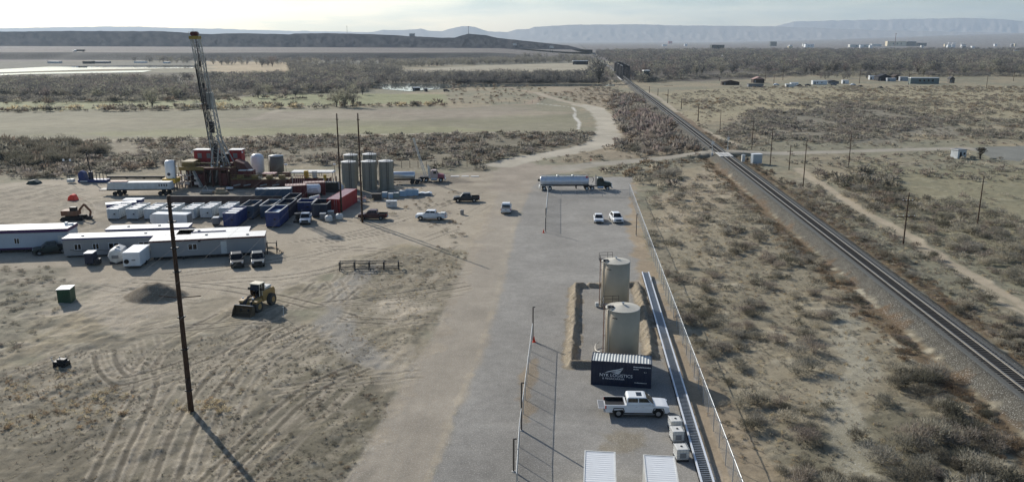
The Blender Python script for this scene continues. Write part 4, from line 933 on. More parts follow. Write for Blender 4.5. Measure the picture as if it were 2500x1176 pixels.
# ---- long ladder track
WRL = mat('bright_side_rail', (214,218,222), .4, .15, var=.05)
a = P(1711,1176,.4); b = P(1567,665,.4); ex = (a[0]-b[0]); ey = (a[1]-b[1]); 
lngth = math.hypot(ex, ey)+14; ang_ = math.atan2(-ey, -ex)
ux, uy = math.cos(ang_), math.sin(ang_)
t = thing('pipe_conveyor', 'long galvanised ladder track lying beside the wire fence', 'conveyor', (b[0]-ux*lngth, b[1]-uy*lngth, 0), ang_)
q = MB().box(0, lngth, -1.06, -.92, .42, .56).box(0, lngth, -.12, .02, .42, .56).box(0, lngth, -1.0, -.94, .36, .42).box(0, lngth, -.08, -.02, .36, .42); q.out('side_rail', WRL, t)
q = MB(); x = .1
while x < lngth: q.box(x, x+.06, -.94, -.08, .44, .49); x += .3
rg_ = q.out('rungs', GALV, t)
q = MB().box(lngth-26, lngth-.2, -.93, -.09, .36, .40); q.out('tray_bottom', mat('blue_grey_sheet', (72,86,104), .35, .5, var=.15), t)
q = MB(); x = .3
while x < lngth:
    q.box(x, x+.1, -1.0, -.92, 0, .36).box(x, x+.1, -.1, -.02, 0, .36); x += 3.0
q.out('legs_frame', GALV, t)
MB().box(.0, lngth, -1.03, .01, .02, .05).out('footing', DKST, t)

# ---- wire fences
def mesh_mat(name, c, cover):
    m = bpy.data.materials.new(name); m.use_nodes = True; n = m.node_tree.nodes; l = m.node_tree.links.new
    b = n['Principled BSDF']; b.inputs['Base Color'].default_value = (*lin(c), 1); b.inputs['Roughness'].default_value = .5; b.inputs['Metallic'].default_value = .3
    tr = n.new('ShaderNodeBsdfTransparent'); x = n.new('ShaderNodeMixShader'); x.inputs[0].default_value = cover
    t_ = n.new('ShaderNodeTexCoord'); vo = n.new('ShaderNodeTexChecker'); vo.inputs['Scale'].default_value = 18
    rr = n.new('ShaderNodeMapRange'); rr.inputs[3].default_value = cover*.6; rr.inputs[4].default_value = cover*1.4
    l(t_.outputs['Object'], vo.inputs[0]); l(vo.outputs['Fac'], rr.inputs[0]); l(rr.outputs[0], x.inputs[0])
    l(tr.outputs[0], x.inputs[1]); l(b.outputs[0], x.inputs[2]); l(x.outputs[0], n['Material Output'].inputs['Surface']); return m
CHAIN = mesh_mat('chain_link', (176,180,182), .16)
def fence(label, pts, h=2.35, arm=True, step=3.05, rail_r=.03):
    """pts are world points; posts every step metres"""
    t = thing('chain_link_fence', label, 'fence', (pts[0][0], pts[0][1], 0)); ox, oy = pts[0]
    W3 = [(x-ox, y-oy) for x, y in pts]
    q = MB(); r_ = MB(); wr_ = MB(); proto_ = None
    for (xa, ya), (xb, yb) in zip(W3[:-1], W3[1:]):
        L2 = math.hypot(xb-xa, yb-ya); n_ = max(1, round(L2/step)); dx, dy = (xb-xa)/L2, (yb-ya)/L2
        q.add([(xa,ya,.05),(xb,yb,.05),(xb,yb,h),(xa,ya,h)], [(0,1,2,3)])
        r_.cyl((xa,ya,h),(xb,yb,h), rail_r, n=6)
        for i in range(n_+1):
            if i == 0 and proto_ is not None: continue
            x, y = xa+(xb-xa)*i/n_, ya+(yb-ya)*i/n_
            if proto_ is None:
                m_ = MB().cyl((0,0,0),(0,0,h+.03),.036,n=7)
                if arm: m_.cyl((0,0,h),(dy*.34,-dx*.34,h+.34),.02,n=5)
                proto_ = m_.out('post', GALV, t, loc=(x,y,0))
            else:
                c_ = proto_.copy(); COL.objects.link(c_); c_.parent = t; c_.location = (x,y,0)
        if arm:
            for k in (1, 2, 3):
                e = .34*k/3; wr_.cyl((xa+dy*e, ya-dx*e, h+e), (xb+dy*e, yb-dx*e, h+e), .006, n=4, cap=False)
    q.out('wire_mesh', CHAIN, t); r_.out('top_rail', GALV, t)
    if arm: wr_.out('barbed_wire', GALV, t)
    return t
fa = P(1537,475); fb = P(1785,1176); fv = ((fb[0]-fa[0])/(fb[1]-fa[1]))
fence('long galvanised wire fence with barbed arms running down the right side of the gravel yard', [fa, (fa[0]+fv*(52-fa[1]), 52)])
fence('low wire fence in front of the tank truck at the far end of the yard', [P(1338,478), P(1537,480)], 1.5, False)
fence('short wire fence at the far left corner of the gravel yard', [P(1331,560), P(1338,478)], 2.2, False)
ga = P(1300,833); gb = P(1268,1090)
fence('wire fence with bright top rail standing left of the navy container and tanks', [ga, gb, (gb[0]-.3, 56)], 2.2, False)
def post(px, py, h, lab, r=.075, m=None, cap=True):
    x, y = P(px, py); t = thing('gate_post', lab, 'post', (x, y, 0))
    MB().cyl((0,0,0),(0,0,h), r, n=10).out('shaft', m or mat('brown_steel', (92,84,76), .7, var=.2), t)
    MB().box(-.02, .26, -.03, .03, h-.05, h+.04).out('bracket', DKST, t)
    MB().cyl((0,0,0),(0,0,.06), r*2.4, n=10).out('footing', CONC, t)
post(1301,831,4.1,'tall brown post with an orange cone at its foot'); post(1273,1050,4.6,'tall brown post halfway down the left wire fence'); post(1254,1150,2.9,'brown post nearest the bottom edge on the left wire fence')
post(1332,566,4.4,'brown post at the far left corner of the gravel yard'); post(1553,575,3.9,'brown post standing against the right wire fence')
def cone(px, py, lab):
    x, y = P(px, py); t = thing('traffic_cone', lab, 'cone', (x, y, 0)); MB().lathe([(.14,.03),(.03,.7)],12).out('cone_body', ORNG, t, smooth=True); MB().box(-.2,.2,-.2,.2,0,.035).out('foot', ORNG, t)
cone(1304,834,'orange traffic cone at the foot of the tall brown post'); cone(1327,568,'orange traffic cone at the far left corner of the gravel yard')
cone(1443,392,'bright yellow-orange marker beside the crossing road')

# ---- tank truck
def axle(par, x, r=.5, w_=2.4, name='wheel', rim=WHITED, dual=True):
    for s in (-1, 1):
        o = MB().cyl((x, s*(w_/2-(.55 if dual else .28)), r), (x, s*w_/2, r), r, n=18).out(name, RUB, par, bevel=.03)
        MB().cyl((x, s*(w_/2-.02), r), (x, s*(w_/2+.008), r), r*.56, r*.48, n=14).out('rim', rim, o)
def tractor(t, x, m, hood_m=None, sleeper=False, m2=None):
    """conventional tractor, front at x+6.6, frame from x"""
    MB().box(x, x+6.1, -.42, .42, .75, .98).out('frame', DKST, t)
    axle(t, x+.7); axle(t, x+2.0); axle(t, x+5.55, .5, 2.3, dual=False)
    q = MB().prism([(x+3.1,.95),(x+3.1,2.7),(x+3.35,2.95),(x+4.45,2.9),(x+4.8,2.1),(x+4.8,.95)], lambda z: 1.08-(z-.95)*.06); q.out('cab', m, t, bevel=.07)
    q = MB().prism([(x+4.8,.9),(x+4.8,2.05),(x+6.2,1.8),(x+6.5,1.55),(x+6.55,.8),(x+6.05,.8),(x+5.9,1.1),(x+5.2,1.1),(x+5.05,.8)], lambda z: .98-(.1 if z > 1.5 else 0)); q.out('hood', hood_m or m, t, bevel=.07)
    MB().quad((x+4.5,-.88,2.78),(x+4.84,-.95,2.12),(x+4.84,.95,2.12),(x+4.5,.88,2.78)).out('windscreen', GLASS, t)
    for s in (-1, 1):
        MB().quad((x+3.75,s*1.03,2.05),(x+4.6,s*1.03,2.05),(x+4.35,s*.985,2.65),(x+3.75,s*.985,2.65)).out('side_window', GLASS, t)
        MB().cyl((x+2.95,s*.75,1.0),(x+2.95,s*.75,3.4),.075,n=8).out('exhaust_stack', CHR, t)
        MB().cyl((x+3.2,s*.95,.7),(x+4.6,s*.95,.7),.3,n=14).out('fuel_tank', ALU, t)
        MB().box(x+6.4,x+6.6,s*.8-.16,s*.8+.16,1.1,1.35).out('headlight', LAMP, t, bevel=.02)
    MB().box(x+6.54,x+6.62,-.55,.55,.9,1.6).out('grille', CHR, t); MB().box(x+6.5,x+6.75,-1.15,1.15,.45,.8).out('bumper', CHR, t, bevel=.03)
lo, rz, ln = fr((1316,466),(1494,465))
t = thing('tank_truck', 'long white tanker trailer and dark green tractor parked across the far end of the yard', 'truck', (lo[0], lo[1]+1.3, 0), rz)
tractor(t, 10.4, mat('dark_green_paint', (34,48,44), .4, var=.1))
MB().lathe([(.5,.25),(.95,.3),(1.0,.5),(1.0,11.3),(.95,11.55),(.5,11.65)], 28, (0, 2.15), 'x').out('tank_barrel', mat('white_barrel', (208,212,218), .3, .2, var=.05, dirt=.15), t, smooth=True)
q = MB()
for x in (1.5, 3.5, 5.5, 7.5, 9.5): q.lathe([(1.03,x),(1.03,x+.08)], 28, (0, 2.15), 'x')
q.out('band', WHITED, t)
MB().box(.6,11.2,-.3,.3,3.16,3.2).out('walkway', ALU, t); q = MB()
for s in (-.3,.3): q.tube([(.4,s,3.45),(11.6,s,3.45)], .03)
for x in np.linspace(.4,11.6,9): q.cyl((x,-.3,3.15),(x,-.3,3.45),.02,n=5).cyl((x,.3,3.15),(x,.3,3.45),.02,n=5)
q.out('rail', WHITED, t)
for x in (4.4, 7.9): MB().lathe([(.28,3.1),(.28,3.42),(.2,3.5)], 12, (x,0)).out('manhole', ALU, t)
MB().box(10.9,11.15,-.7,-.6,2.4,3.3).box(11.25,11.45,-.7,-.6,2.4,3.3).out('hose_rack', TAILL, t)
MB().box(.3,11.8,-.5,.5,.95,1.18).out('trailer_frame', DKST, t); axle(t, 1.2); axle(t, 2.5)
MB().box(.4,3.3,-1.2,-.7,1.06,1.12).box(.4,3.3,.7,1.2,1.06,1.12).box(.05,.3,-1.2,1.2,.5,1.1).out('mudguard', WHITED, t)
MB().box(8.6,8.8,-.7,-.6,.3,1.0).box(8.6,8.8,.6,.7,.3,1.0).out('landing_leg', DKST, t); MB().tube([(11.7,.2,2.9),(12.6,.3,2.9),(12.9,.3,2.2),(12.4,.2,1.6)], .06).out('hose', BLKP, t)
MB().lathe([(.25,-.25),(.25,.28)], 12, (0, 2.3), 'x').out('rear_manway', BLKP, t)

# ------------------------------------------------------------------ railway
t = thing('railway_track', 'single railway track on grey ballast running past the crossing to the truss bridge', 'railway', (RA[0], RA[1], 1.3), math.atan2(RD[1], RD[0])-PI/2)
y0 = -66; y1 = 1250
BED = mat('ballast_stone', (84,85,82), .95, var=.3, scale=6, bump=.6)
MB().frus((-2.3,2.3,y0,y1), (-1.75,1.75,y0,y1), -.12, .06).out('ballast', BED, t)
RAILM = mat('worn_rail', (150,147,141), .4, .6, var=.06)
for s in (-1, 1): MB().box(s*.755-.07, s*.755+.07, y0, y1, .13, .17).box(s*.755-.035, s*.755+.035, y0, y1, .17, .26).box(s*.755-.045, s*.755+.045, y0, y1, .26, .31).out('rail', RAILM, t)
SLP = mat('sleeper_timber', (56,53,49), .9, var=.4, scale=2)
p = MB().box(-1.3, 1.3, -.12, .12, .02, .125).out('sleeper', SLP, t, loc=(0, -50, 0))
for i in range(1, 100): c = p.copy(); COL.objects.link(c); c.parent = t; c.location = (rnd.uniform(-.04, .04), -50+i*.56, 0); c.rotation_euler = (0, 0, rnd.uniform(-.02, .02))
q = MB(); y = -50+100*.56
while y < 700: q.box(-1.3, 1.3, y-.12, y+.12, .02, .12); y += .56 if y < 300 else .8
o = q.out('sleepers', SLP, t); o['kind'] = 'stuff'
cx_ = P(1770, 379, 1.3); dy = (cx_[1]-RA[1])/RD[1]
MB().box(-.66, .66, dy-4.3, dy+4.3, .13, .29).box(-1.9, -.86, dy-4.3, dy+4.3, .1, .29).box(.86, 1.9, dy-4.3, dy+4.3, .1, .29).out('crossing_panel', CONC, t)
# truss bridge
bx, by = rail_pt(700), 700
t = thing('truss_bridge', 'dark steel railway truss bridge where the track meets the river trees', 'bridge', (bx, by, 1.2), math.atan2(RD[1], RD[0])-PI/2)
BS = mat('dark_bridge_steel', (44,48,56), .7, .2, var=.2); SPN = 53; H_ = 11.5; HW = 2.9
for k in range(3):
    z0 = k*SPN
    for s in (-1, 1):
        q = MB(); n_ = 6; st = SPN/n_
        q.box(s*HW-.3, s*HW+.3, z0+st, z0+SPN-st, H_-.35, H_+.35).box(s*HW-.3, s*HW+.3, z0, z0+SPN-.4, -.6, .3)
        for i in range(1, n_): q.box(s*HW-.25, s*HW+.25, z0+i*st-.28, z0+i*st+.28, .3, H_-.35)
        q.cyl((s*HW, z0, 0), (s*HW, z0+st, H_), .42, n=4).cyl((s*HW, z0+SPN-.4, 0), (s*HW, z0+SPN-st, H_), .42, n=4)
        for i in range(1, n_-1):
            a, b = ((0, H_) if i < n_/2 else (H_, 0)); q.cyl((s*HW, z0+i*st, H_ if i < n_/2 else 0), (s*HW, z0+(i+1)*st, 0 if i < n_/2 else H_), .2, n=4)
        q.out('truss_side', BS, t)
    q = MB()
    for i in range(1, 6): y = z0+i*SPN/6; q.box(-HW+.3, HW-.3, y-.3, y+.3, H_-1.2, H_-.2)
    for i in range(1, 5): y = z0+i*SPN/6; q.cyl((-HW, y, H_-.1), (HW, y+SPN/6, H_-.1), .12, n=4)
    q.out('portal_bracing', BS, t); MB().box(-HW+.31, HW-.31, z0+.02, z0+SPN-.02, -.55, -.1).out('deck', BS, t)
    MB().box(-3.6, 3.6, z0-1.2, z0+1.2, -3.5, -.7).out('pier', CONC, t)
MB().box(-4.2, -3.35, -3, 70, -.3, .02).out('walkway', mat('pale_grating', (200,200,196), .5, var=.05), t)  # walkway in one even pale grey

# ---- crossing equipment
def on(px, py): x, y = P(px, py); return (x, y, hz(x, y)-.02)
t = thing('signal_cabin', 'silver railway equipment cabin with a white sunlit side, right of the level crossing', 'cabin', on(1838,401), R(4))
MB().frus((0,2.6,0,2.0),(0,2.6,0,2.0),.15,2.75).out('wall', mat('silver_cabin', (172,182,190), .4, .4, var=.04), t, bevel=.02); MB().box(-.1,2.7,-.1,2.1,2.75,2.85).out('roof', WHITE, t)
MB().box(.9,1.7,-.02,0,.3,2.3).out('door', mat('silver_cabin', (0,0,0)), t); MB().box(-.05,2.65,-.05,2.05,0,.15).out('base', CONC, t)
t = thing('signal_cabinet', 'narrow pale signal cabinet with a mast, left of the silver cabin', 'cabinet', on(1811,399), R(4))
MB().box(0,.9,0,.7,.1,1.9).out('casing', WHITED, t, bevel=.02); MB().box(-.05,.95,-.05,.75,1.9,1.98).out('lid', WHITE, t); MB().cyl((.5,.8,0),(.5,.8,3.0),.05,n=6).out('mast', GALV, t)
t = thing('junction_box', 'small dark box on a post between the signal cabinet and the silver cabin', 'box', on(1824,397), 0)
MB().box(-.3,.3,-.2,.2,.7,1.4).out('casing', DKST, t, bevel=.02); MB().cyl((0,0,0),(0,0,.7),.06,n=6).out('stand', DKST, t)
def xsig(px, py, lab):
    t = thing('crossing_signal', lab, 'signal', on(px, py), 0)
    MB().cyl((0,0,0),(0,0,4.4),.07,n=8).out('mast', WHITED, t); MB().box(-.9,.9,-.03,.03,2.5,2.7).out('light_bar', BLKP, t)
    for s in (-.7, .7): MB().cyl((s,-.12,2.6),(s,.1,2.6),.25,n=12).out('lamp', BLKP, t)
    q = MB()
    for s in (-1, 1):
        d = Vector((.7*s, 0, .7)).normalized(); n_ = Vector((-d.z, 0, d.x)); c = Vector((0, -.1, 3.9))
        a = c-d*.65; b = c+d*.65; q.add([a-n_*.1, a+n_*.1, b+n_*.1, b-n_*.1, *[v+Vector((0,-.03-.01*s,0)) for v in (a-n_*.1, a+n_*.1, b+n_*.1, b-n_*.1)]], [(0,1,2,3),(7,6,5,4),(0,4,5,1),(1,5,6,2),(2,6,7,3),(3,7,4,0)])
    q.out('crossbuck', WHITE, t); MB().cyl((0,.2,1.1),(.3,5.5,3.2) if 0 else (.1,.5,4.9),.04,n=5).out('gate_arm', WHITE, t); MB().box(-.3,.3,-.25,.25,0,1.0).out('gate_box', ALU, t, bevel=.02)
xsig(1738,387,'white crossing signal with crossed boards, left of the track'); xsig(1776,370,'white crossing signal with crossed boards, right of the track')

# ---- poles
def pole(px, py, h, lab, r=.15, arms=(), ins=False, group=None, lean=0., m=None, cat='pole'):
    x, y, z = on(px, py); t = thing('utility_pole', lab, cat, (x, y, z), 0, group)
    q = MB(); n_ = 6
    for i in range(n_): q.cyl((lean*h*i/n_, 0, h*i/n_), (lean*h*(i+1)/n_, 0, h*(i+1)/n_), r*(1-.4*i/n_), r*(1-.4*(i+1)/n_), 10, i in (0, n_-1))
    q.out('shaft', m or TIMB, t, smooth=True)
    for z_, w_, tilt in arms:
        q = MB().box(-w_/2, w_/2, -.07+r, .07+r, z_-.07, z_+.07); a = q.out('crossarm', TIMB, t); a.rotation_euler = (0, tilt, 0); a.location = (lean*z_, 0, 0)
        if ins:
            for k in range(4): MB().cyl((-w_/2+.15+k*(w_-.3)/3, r, z_+.07), (-w_/2+.15+k*(w_-.3)/3, r, z_+.24), .05, n=6).out('insulator', LAMP, a)
    return t
t = pole(467,1005,20.6,'tall dark timber pole in the foreground with one pair of rods crossing it', .27, lean=-.004)
q = MB()
for s in (-1, 1): q.cyl((s*.22, 0, 11.2), (s*1.9, .1, 11.2+.12), .05, n=6)
q.out('crossarm', TIMB, t)
for z in (2.1,6.2,9.3,13.6,15.8,18.2,19.6): MB().box(-.3,.3,-.26,.26,z,z+.1).out('band', DKST, t)
for px, py, h, lab in ((834,519,19.9,'left one of the two tall thin poles by the red container'),(885,543,20.8,'right one of the two tall thin poles, beside the maroon pickup')):
    t = pole(px, py, h, lab, .2, [(h-1.2,.5,0),(h-4.5,.5,0)])
    for z in (3,6,9,12,15): MB().box(-.24,.24,-.22,.22,z,z+.08).out('band', DKST, t)
for px, py, ty, arm, lab in ((2205,597,470,[(7.6,1.9,0),(4.9,3.2,0)],'dark pole with two crossarms and white insulators beside the two-rut track'),(2384,562,430,[],'tall bare pole, rightmost by the two-rut track'),(1960,460,346,[],'bare pole leaning over the start of the two-rut track'),
    (2071,411,327,[],'bare pole standing between the shed and the two-rut track'),(1926,415,355,[(5,1.6,0)],'short pole with a low crossarm right of the silver cabin'),(1880,404,313,[],'dark pole just right of the silver cabin'),(1835,366,293,[(9.,1.2,0)],'pole behind the silver cabin, beyond the crossing road'),
    (1757,328,268,[],'pole beside the track, second before the crossing road'),(1704,297,252,[],'pole beside the track, third before the crossing road'),(1663,267,241,[],'pole beside the track, fourth before the crossing road'),(1630,252,218,[(9.6,5,0)],'pole with a wide crossarm beside the far track'),
    (1606,234,216,[],'small pole beside the far track, next to the wide-armed one'),(1585,227,211,[],'small pole beside the track near the bridge, right side'),(1489,223,195,[],'lone pole in the scrub left of the bridge'),
    (1911,196,152,[(9,4,0)],'power pole at the top of the sagging lines behind the yard'),(1868,198,168,[],'slim pole behind the dark barn in the yard'),(1889,205,182,[],'thin pole between the junk and the dark barn'),
    (2098,204,172,[],'slim pole left of the black barn'),(2218,207,176,[],'slim pole right of the black barn'),(2474,198,176,[],'slim pole at the right end of the far road'),(2408,216,186,[],'thin pole in the scrub right of the small shed'),(1756,198,188,[],'short post left of the scrap heap')):
    x, y, z = on(px, py); v = (ty-588)/2000; a_ = math.cos(PITCH)-v*math.sin(PITCH); b_ = math.sin(PITCH)+v*math.cos(PITCH); h = CAM_H-b_*(y/a_)-z
    pole(px, py, h, lab, .13 if y < 350 else .22, arm, px == 2205)
# wires
WIRE = mat('bare_wire', (116,114,110), .8, 0, var=.02)
def wire(pts, sag, lab, r=.0065, group=None):
    q = MB(); V = []
    for a, b in zip(pts[:-1], pts[1:]):
        n_ = 10
        for i in range(n_): t_ = i/n_; V.append((a[0]+(b[0]-a[0])*t_, a[1]+(b[1]-a[1])*t_, a[2]+(b[2]-a[2])*t_-sag*4*t_*(1-t_)))
    V.append(pts[-1]); 
    for a, b in zip(V[:-1], V[1:]): q.cyl(a, b, r, n=4, cap=False)
    o = q.out('overhead_wire', WIRE); tag(o, lab, 'wire', group); return o
def W3(px, py, z): x, y = P(px, py, z); return (x, y, z)
p2 = P(834,519); p3 = P(885,543); p1_ = P(467,1005)
WGp = 'wires strung from the tall poles to the lower left'
wire([(p2[0],p2[1],19.2), W3(428,601,15.6), W3(-60,925,12.5)], .5, 'thin pale wire from the left tall pole, crossing the foreground pole highest', group=WGp)
wire([(p2[0],p2[1],16.2), W3(430,624,14.6), W3(-60,960,11.)], .5, 'thin pale wire just below the highest one at the foreground pole', group=WGp)
wire([(p3[0],p3[1],20), W3(442,681,14.6), W3(235,852,13.2), W3(-60,1078,12.5)], .25, 'thin pale wire from the right tall pole down to the left edge', group=WGp)
wire([(p3[0],p3[1],17), W3(452,766,13), W3(-20,1216,12)], .5, 'thin pale wire crossing low on the foreground pole to the bottom left corner', group=WGp)
wire([(p2[0],p2[1],11.5), W3(546,495,9), W3(220,661,8.5), W3(-60,790,9)], .3, 'thin pale wire passing above the blue bins and trailers', group=WGp)
q0 = P(1911,196); q1 = P(2474,198); qx = P(1560,192); zt = 24.
for k, (dz, lab) in enumerate(((0,'top sagging power line behind the yard'),(-4,'middle sagging power line behind the yard'),(-8,'lowest sagging power line behind the yard'))):
    wire([(qx[0],qx[1]+20*k,19+dz), (q0[0],q0[1],25+dz), P(2240,192)+(17+dz,), (q1[0],q1[1],16+dz)], 5, lab, .05)

# ------------------------------------------------------------------ buildings and trailers of the site
def window(par, x, z, w_, h_, y=-.012):
    f = MB().box(x-.06, x+w_+.06, y-.02, y+.005, z-.06, z).box(x-.06, x+w_+.06, y-.02, y+.005, z+h_, z+h_+.06).box(x-.06, x, y-.02, y+.005, z, z+h_).box(x+w_, x+w_+.06, y-.02, y+.005, z, z+h_).box(x+w_/2-.04, x+w_/2+.04, y-.02, y+.005, z, z+h_).out('window', WHITE, par)
    MB().box(x, x+w_, y-.004, y+.004, z, z+h_).out('pane', GLASS, f)
def trailer(label, org, rz, L_, D, H, wallm, trimm, wins=(), doors=(), foot=.55, vents=(), name='office_trailer', fasc=.16, foottrim=None, ac=True):
    t = thing(name, label, 'trailer', (org[0], org[1], 0), rz)
    q = MB().box(0, L_, 0, D, foot, H); q.out('wall', wallm, t)
    MB().box(-.08, L_+.08, -.1, D+.1, H, H+.1).out('roof', ROOFW, t)
    q = MB().box(-.1, L_+.1, -.125, -.1, H-fasc, H+.09).box(-.1, L_+.1, D+.1, D+.125, H-fasc, H+.09).box(-.105, -.08, -.1, D+.1, H-fasc, H+.09).box(L_+.08, L_+.105, -.1, D+.1, H-fasc, H+.09); q.out('fascia', trimm, t)
    MB().box(.3, L_-.3, .3, D-.3, .12, foot).out('undercarriage', BLKP, t)
    if foottrim: MB().box(0, L_, -.012, -.002, foot, foot+.28).out('skirt_stripe', foottrim, t)
    for x, w_ in wins: window(t, x, foot+1.0, w_, .85)
    for x in doors:
        d = MB().box(x, x+.9, -.02, -.002, foot+.05, foot+2.1).out('door', WHITED, t); MB().box(x+.78, x+.84, -.05, -.02, foot+1.0, foot+1.1).out('handle', BLKP, d)
    for x, y in vents: MB().box(x, x+.4, y, y+.4, H+.1, H+.26).out('roof_vent', GREY, t, bevel=.03)
    if ac: MB().box(-.45, -.02, D*.3, D*.3+.9, foot+.7, foot+1.8).out('cooling_unit', GREY, t, bevel=.03)
    for k in range(int(L_//4)+1): MB().box(.6+k*4, .9+k*4, .06, .3, 0, foot-.02).out('support', DKST, t)
    return t
PUR = mat('purple_trim', (66,34,82), .5, var=.08); MAR = mat('maroon_trim', (96,48,46), .6, var=.1); BTR = mat('blue_trim', (70,74,120), .6, var=.1)
tr_o = P(370,637); tr_a = R(12.5)
tl = trailer('long grey double-wide trailer with maroon roof edge, right end of the trailer row', tr_o, tr_a, 17.4, 3.7, 3.15, SIDING, MAR, [(5.7,1.25)], [10.6], vents=((3.2,1.2),(8,2.2),(14.5,1)), ac=False)
MB().box(7.2, 7.6, -.1, -.02, 2.75, 2.95).out('wall_lamp', BLKP, tl)
def loc_in(o, a, dx, dy): return (o[0]+math.cos(a)*dx-math.sin(a)*dy, o[1]+math.sin(a)*dx+math.cos(a)*dy)
trailer('white-roofed trailer joined behind the long grey one, with a blue streak on its roof', loc_in(tr_o, tr_a, 3.4, 3.95), tr_a, 11.2, 3.6, 3.15, SIDING, MAR, vents=((3,1.6),), ac=False)
o_ = loc_in(tr_o, tr_a, 3.4, 3.95); x, y = loc_in(o_, tr_a, 2.2, .6); t = thing('roof_pipe', 'blue-grey tube lying on the white trailer roof', 'pipe', (x, y, 3.27), tr_a); MB().cyl((0,0,.08),(5.4,0,.08),.09,n=8).out('tube', BTR, t)
tm_o = P(158,630); tm_a = R(8.5)
tm = trailer('grey trailer with rounded white roof and five small white windows', tm_o, tm_a, 19.5, 3.5, 3.15, SIDING, BTR, [(1.7,.95),(4.5,.85),(6.9,1.5),(11.5,1.5),(14.6,.8)], foottrim=None, vents=((12.,1.6),(2.5,1.0)), foot=.35)
MB().tube([(1.0,-.05,1.35),(2.2,-.1,1.15),(4.5,-.1,1.25),(6.5,-.1,1.05),(9.5,-.1,1.1),(12,-.1,1.3)], .035).out('hanging_cable', BLKP, tm)
trailer('white-roofed trailer with blue edge behind the grey windowed trailer', loc_in(tm_o, tm_a, 4.6, 6.2), tm_a, 13.2, 3.2, 3.05, SIDING, BTR, vents=((3.,1.5),(8.,1.5)), ac=False)
tg_o = P(-60,626); 
tg = trailer('pale blue trailer with broad purple roof band, cut by the left edge of the photo', (-88.8,129.6), R(8), 15.5, 4.4, 3.75, mat('pale_blue_siding', (178,184,190), .6, var=.05, scale=.5), PUR, [(7.2,.7)], [13.9], fasc=.45, foottrim=PUR)
MB().box(14.2,14.6,2.6,3.2,3.85,4.3).box(14.8,15.4,2.7,3.3,3.85,4.1).out('roof_unit', WHITE, tg)
# steps at the right end of the long trailer
x, y = loc_in(tr_o, tr_a, 17.6, .3); t = thing('wooden_steps', 'small wooden porch and steps at the right end of the long grey trailer', 'steps', (x, y, 0), tr_a)
MB().box(0,1.6,0,1.4,.85,.95).out('platform', WOOD, t); q = MB()
for k in range(3): q.box(1.6+k*.3,1.9+k*.3,.1,1.3,.6-k*.25,.66-k*.25)
q.out('step', WOOD, t); q = MB()
for (a, b) in ((.05,.05),(1.55,.05),(1.55,1.35),(.05,1.35)): q.box(a-.05,a+.05,b-.05,b+.05,0,1.95)
q.box(0,1.6,.02,.08,1.85,1.95); q.out('railing', DKST, t)
# enclosed cargo trailer, small trailer, round tank, generator
def cargo(label, org, rz, L_, D, H, m=WHITED, nose=False, group=None, zf=.45):
    t = thing('cargo_trailer', label, 'trailer', (org[0], org[1], 0), rz, group)
    if nose: MB().prism([(-.0,zf),(L_-.7,zf),(L_,zf+.7),(L_,H-.3),(L_-.5,H),(0,H)], D/2, D/2).out('body', m, t, bevel=.06)
    else: MB().box(0, L_, 0, D, zf, H).out('body', m, t, bevel=.06)
    MB().box(.1,L_-.6,.12,D-.12,zf-.15,zf).out('chassis', DKST, t)
    for s, y in ((-1,.02),(1,D-.02)):
        for x in (L_*.42, L_*.42+.8): wheel(t, x, y+(-s)*.1, .34, .2, GREY, s)
        MB().prism([(L_*.42-.42,.55),(L_*.42-.3,.85),(L_*.42+1.1,.85),(L_*.42+1.22,.55)], .03, y+s*.02).out('mudguard', DKST, t)
    MB().box(-.03,-.005,.15,D-.15,zf+.1,H-.15).out('rear_door', GREY, t); MB().cyl((L_-.2,D/2,.45),(L_+1.1,D/2,.45),.05,n=6).out('drawbar', DKST, t)
    return t
cargo('white enclosed cargo trailer parked before the row of white open-topped boxes', P(472,553), R(173.5), 7.2, -2.2 if 0 else 2.2, 2.75, WHITE, True)
# (drawn with its far side in the frame's y direction)
t = thing('cargo_trailer', 'small white box trailer with a spare wheel, in front of the grey trailers', 'trailer', (*P(302,657),0), R(6))
MB().box(0,2.55,0,5.2,.45,2.6).out('body', WHITE, t, bevel=.06); MB().box(.1,2.45,.2,5.0,.3,.45).out('chassis', DKST, t); MB().cyl((.55,-.02,1.2),(.55,-.16,1.2),.36,n=14).out('spare_wheel', RUB, t); MB().box(1.3,1.85,-.015,-.003,1.3,1.5).out('panel', GREY, t); MB().cyl((1.2,-1.0,.45),(1.2,.1,.45),.05,n=6).out('drawbar', DKST, t)
for s, x in ((-1,.1),(1,2.45)): MB().cyl((x-.12,2.6,.34),(x+.12,2.6,.34),.34,n=14).out('wheel', RUB, t)
t = thing('round_tank', 'off-white ribbed tank lying on its side beside the small white box trailer', 'tank', (*P(283,646),0), R(100))
MB().lathe([(.2,0),(1.05,.15),(1.22,.5),(1.22,3.2),(1.05,3.6),(.2,3.75)], 8, (0,1.3), 'x').out('tank_shell', WHITED, t); MB().box(-.03,0.12,-.5,.5,1.0,1.5).out('end_panel', GREY, t)
q = MB().box(.4,.6,-1,1,0,.35).box(3.0,3.2,-1,1,0,.35); q.out('cradle', DKST, t)
MB().lathe([(.3,2.48),(.3,2.62)],12,(1.8,0)).out('lid', GREY, t)
t = thing('generator', 'tall dark blue light-plant with a white lid, in front of the grey windowed trailer', 'generator', (*P(208,650),0), R(8))
MB().box(0,1.25,0,1.9,.35,2.0).out('housing', NAVY, t, bevel=.05); MB().box(-.05,1.3,-.05,1.95,2.0,2.08).out('roof', WHITE, t); MB().box(1.35,2.1,.1,1.2,.2,1.0).out('battery_box', DKST, t, bevel=.04); MB().cyl((.2,-.6,.4),(.6,.1,.4),.05,n=6).out('drawbar', DKST, t)
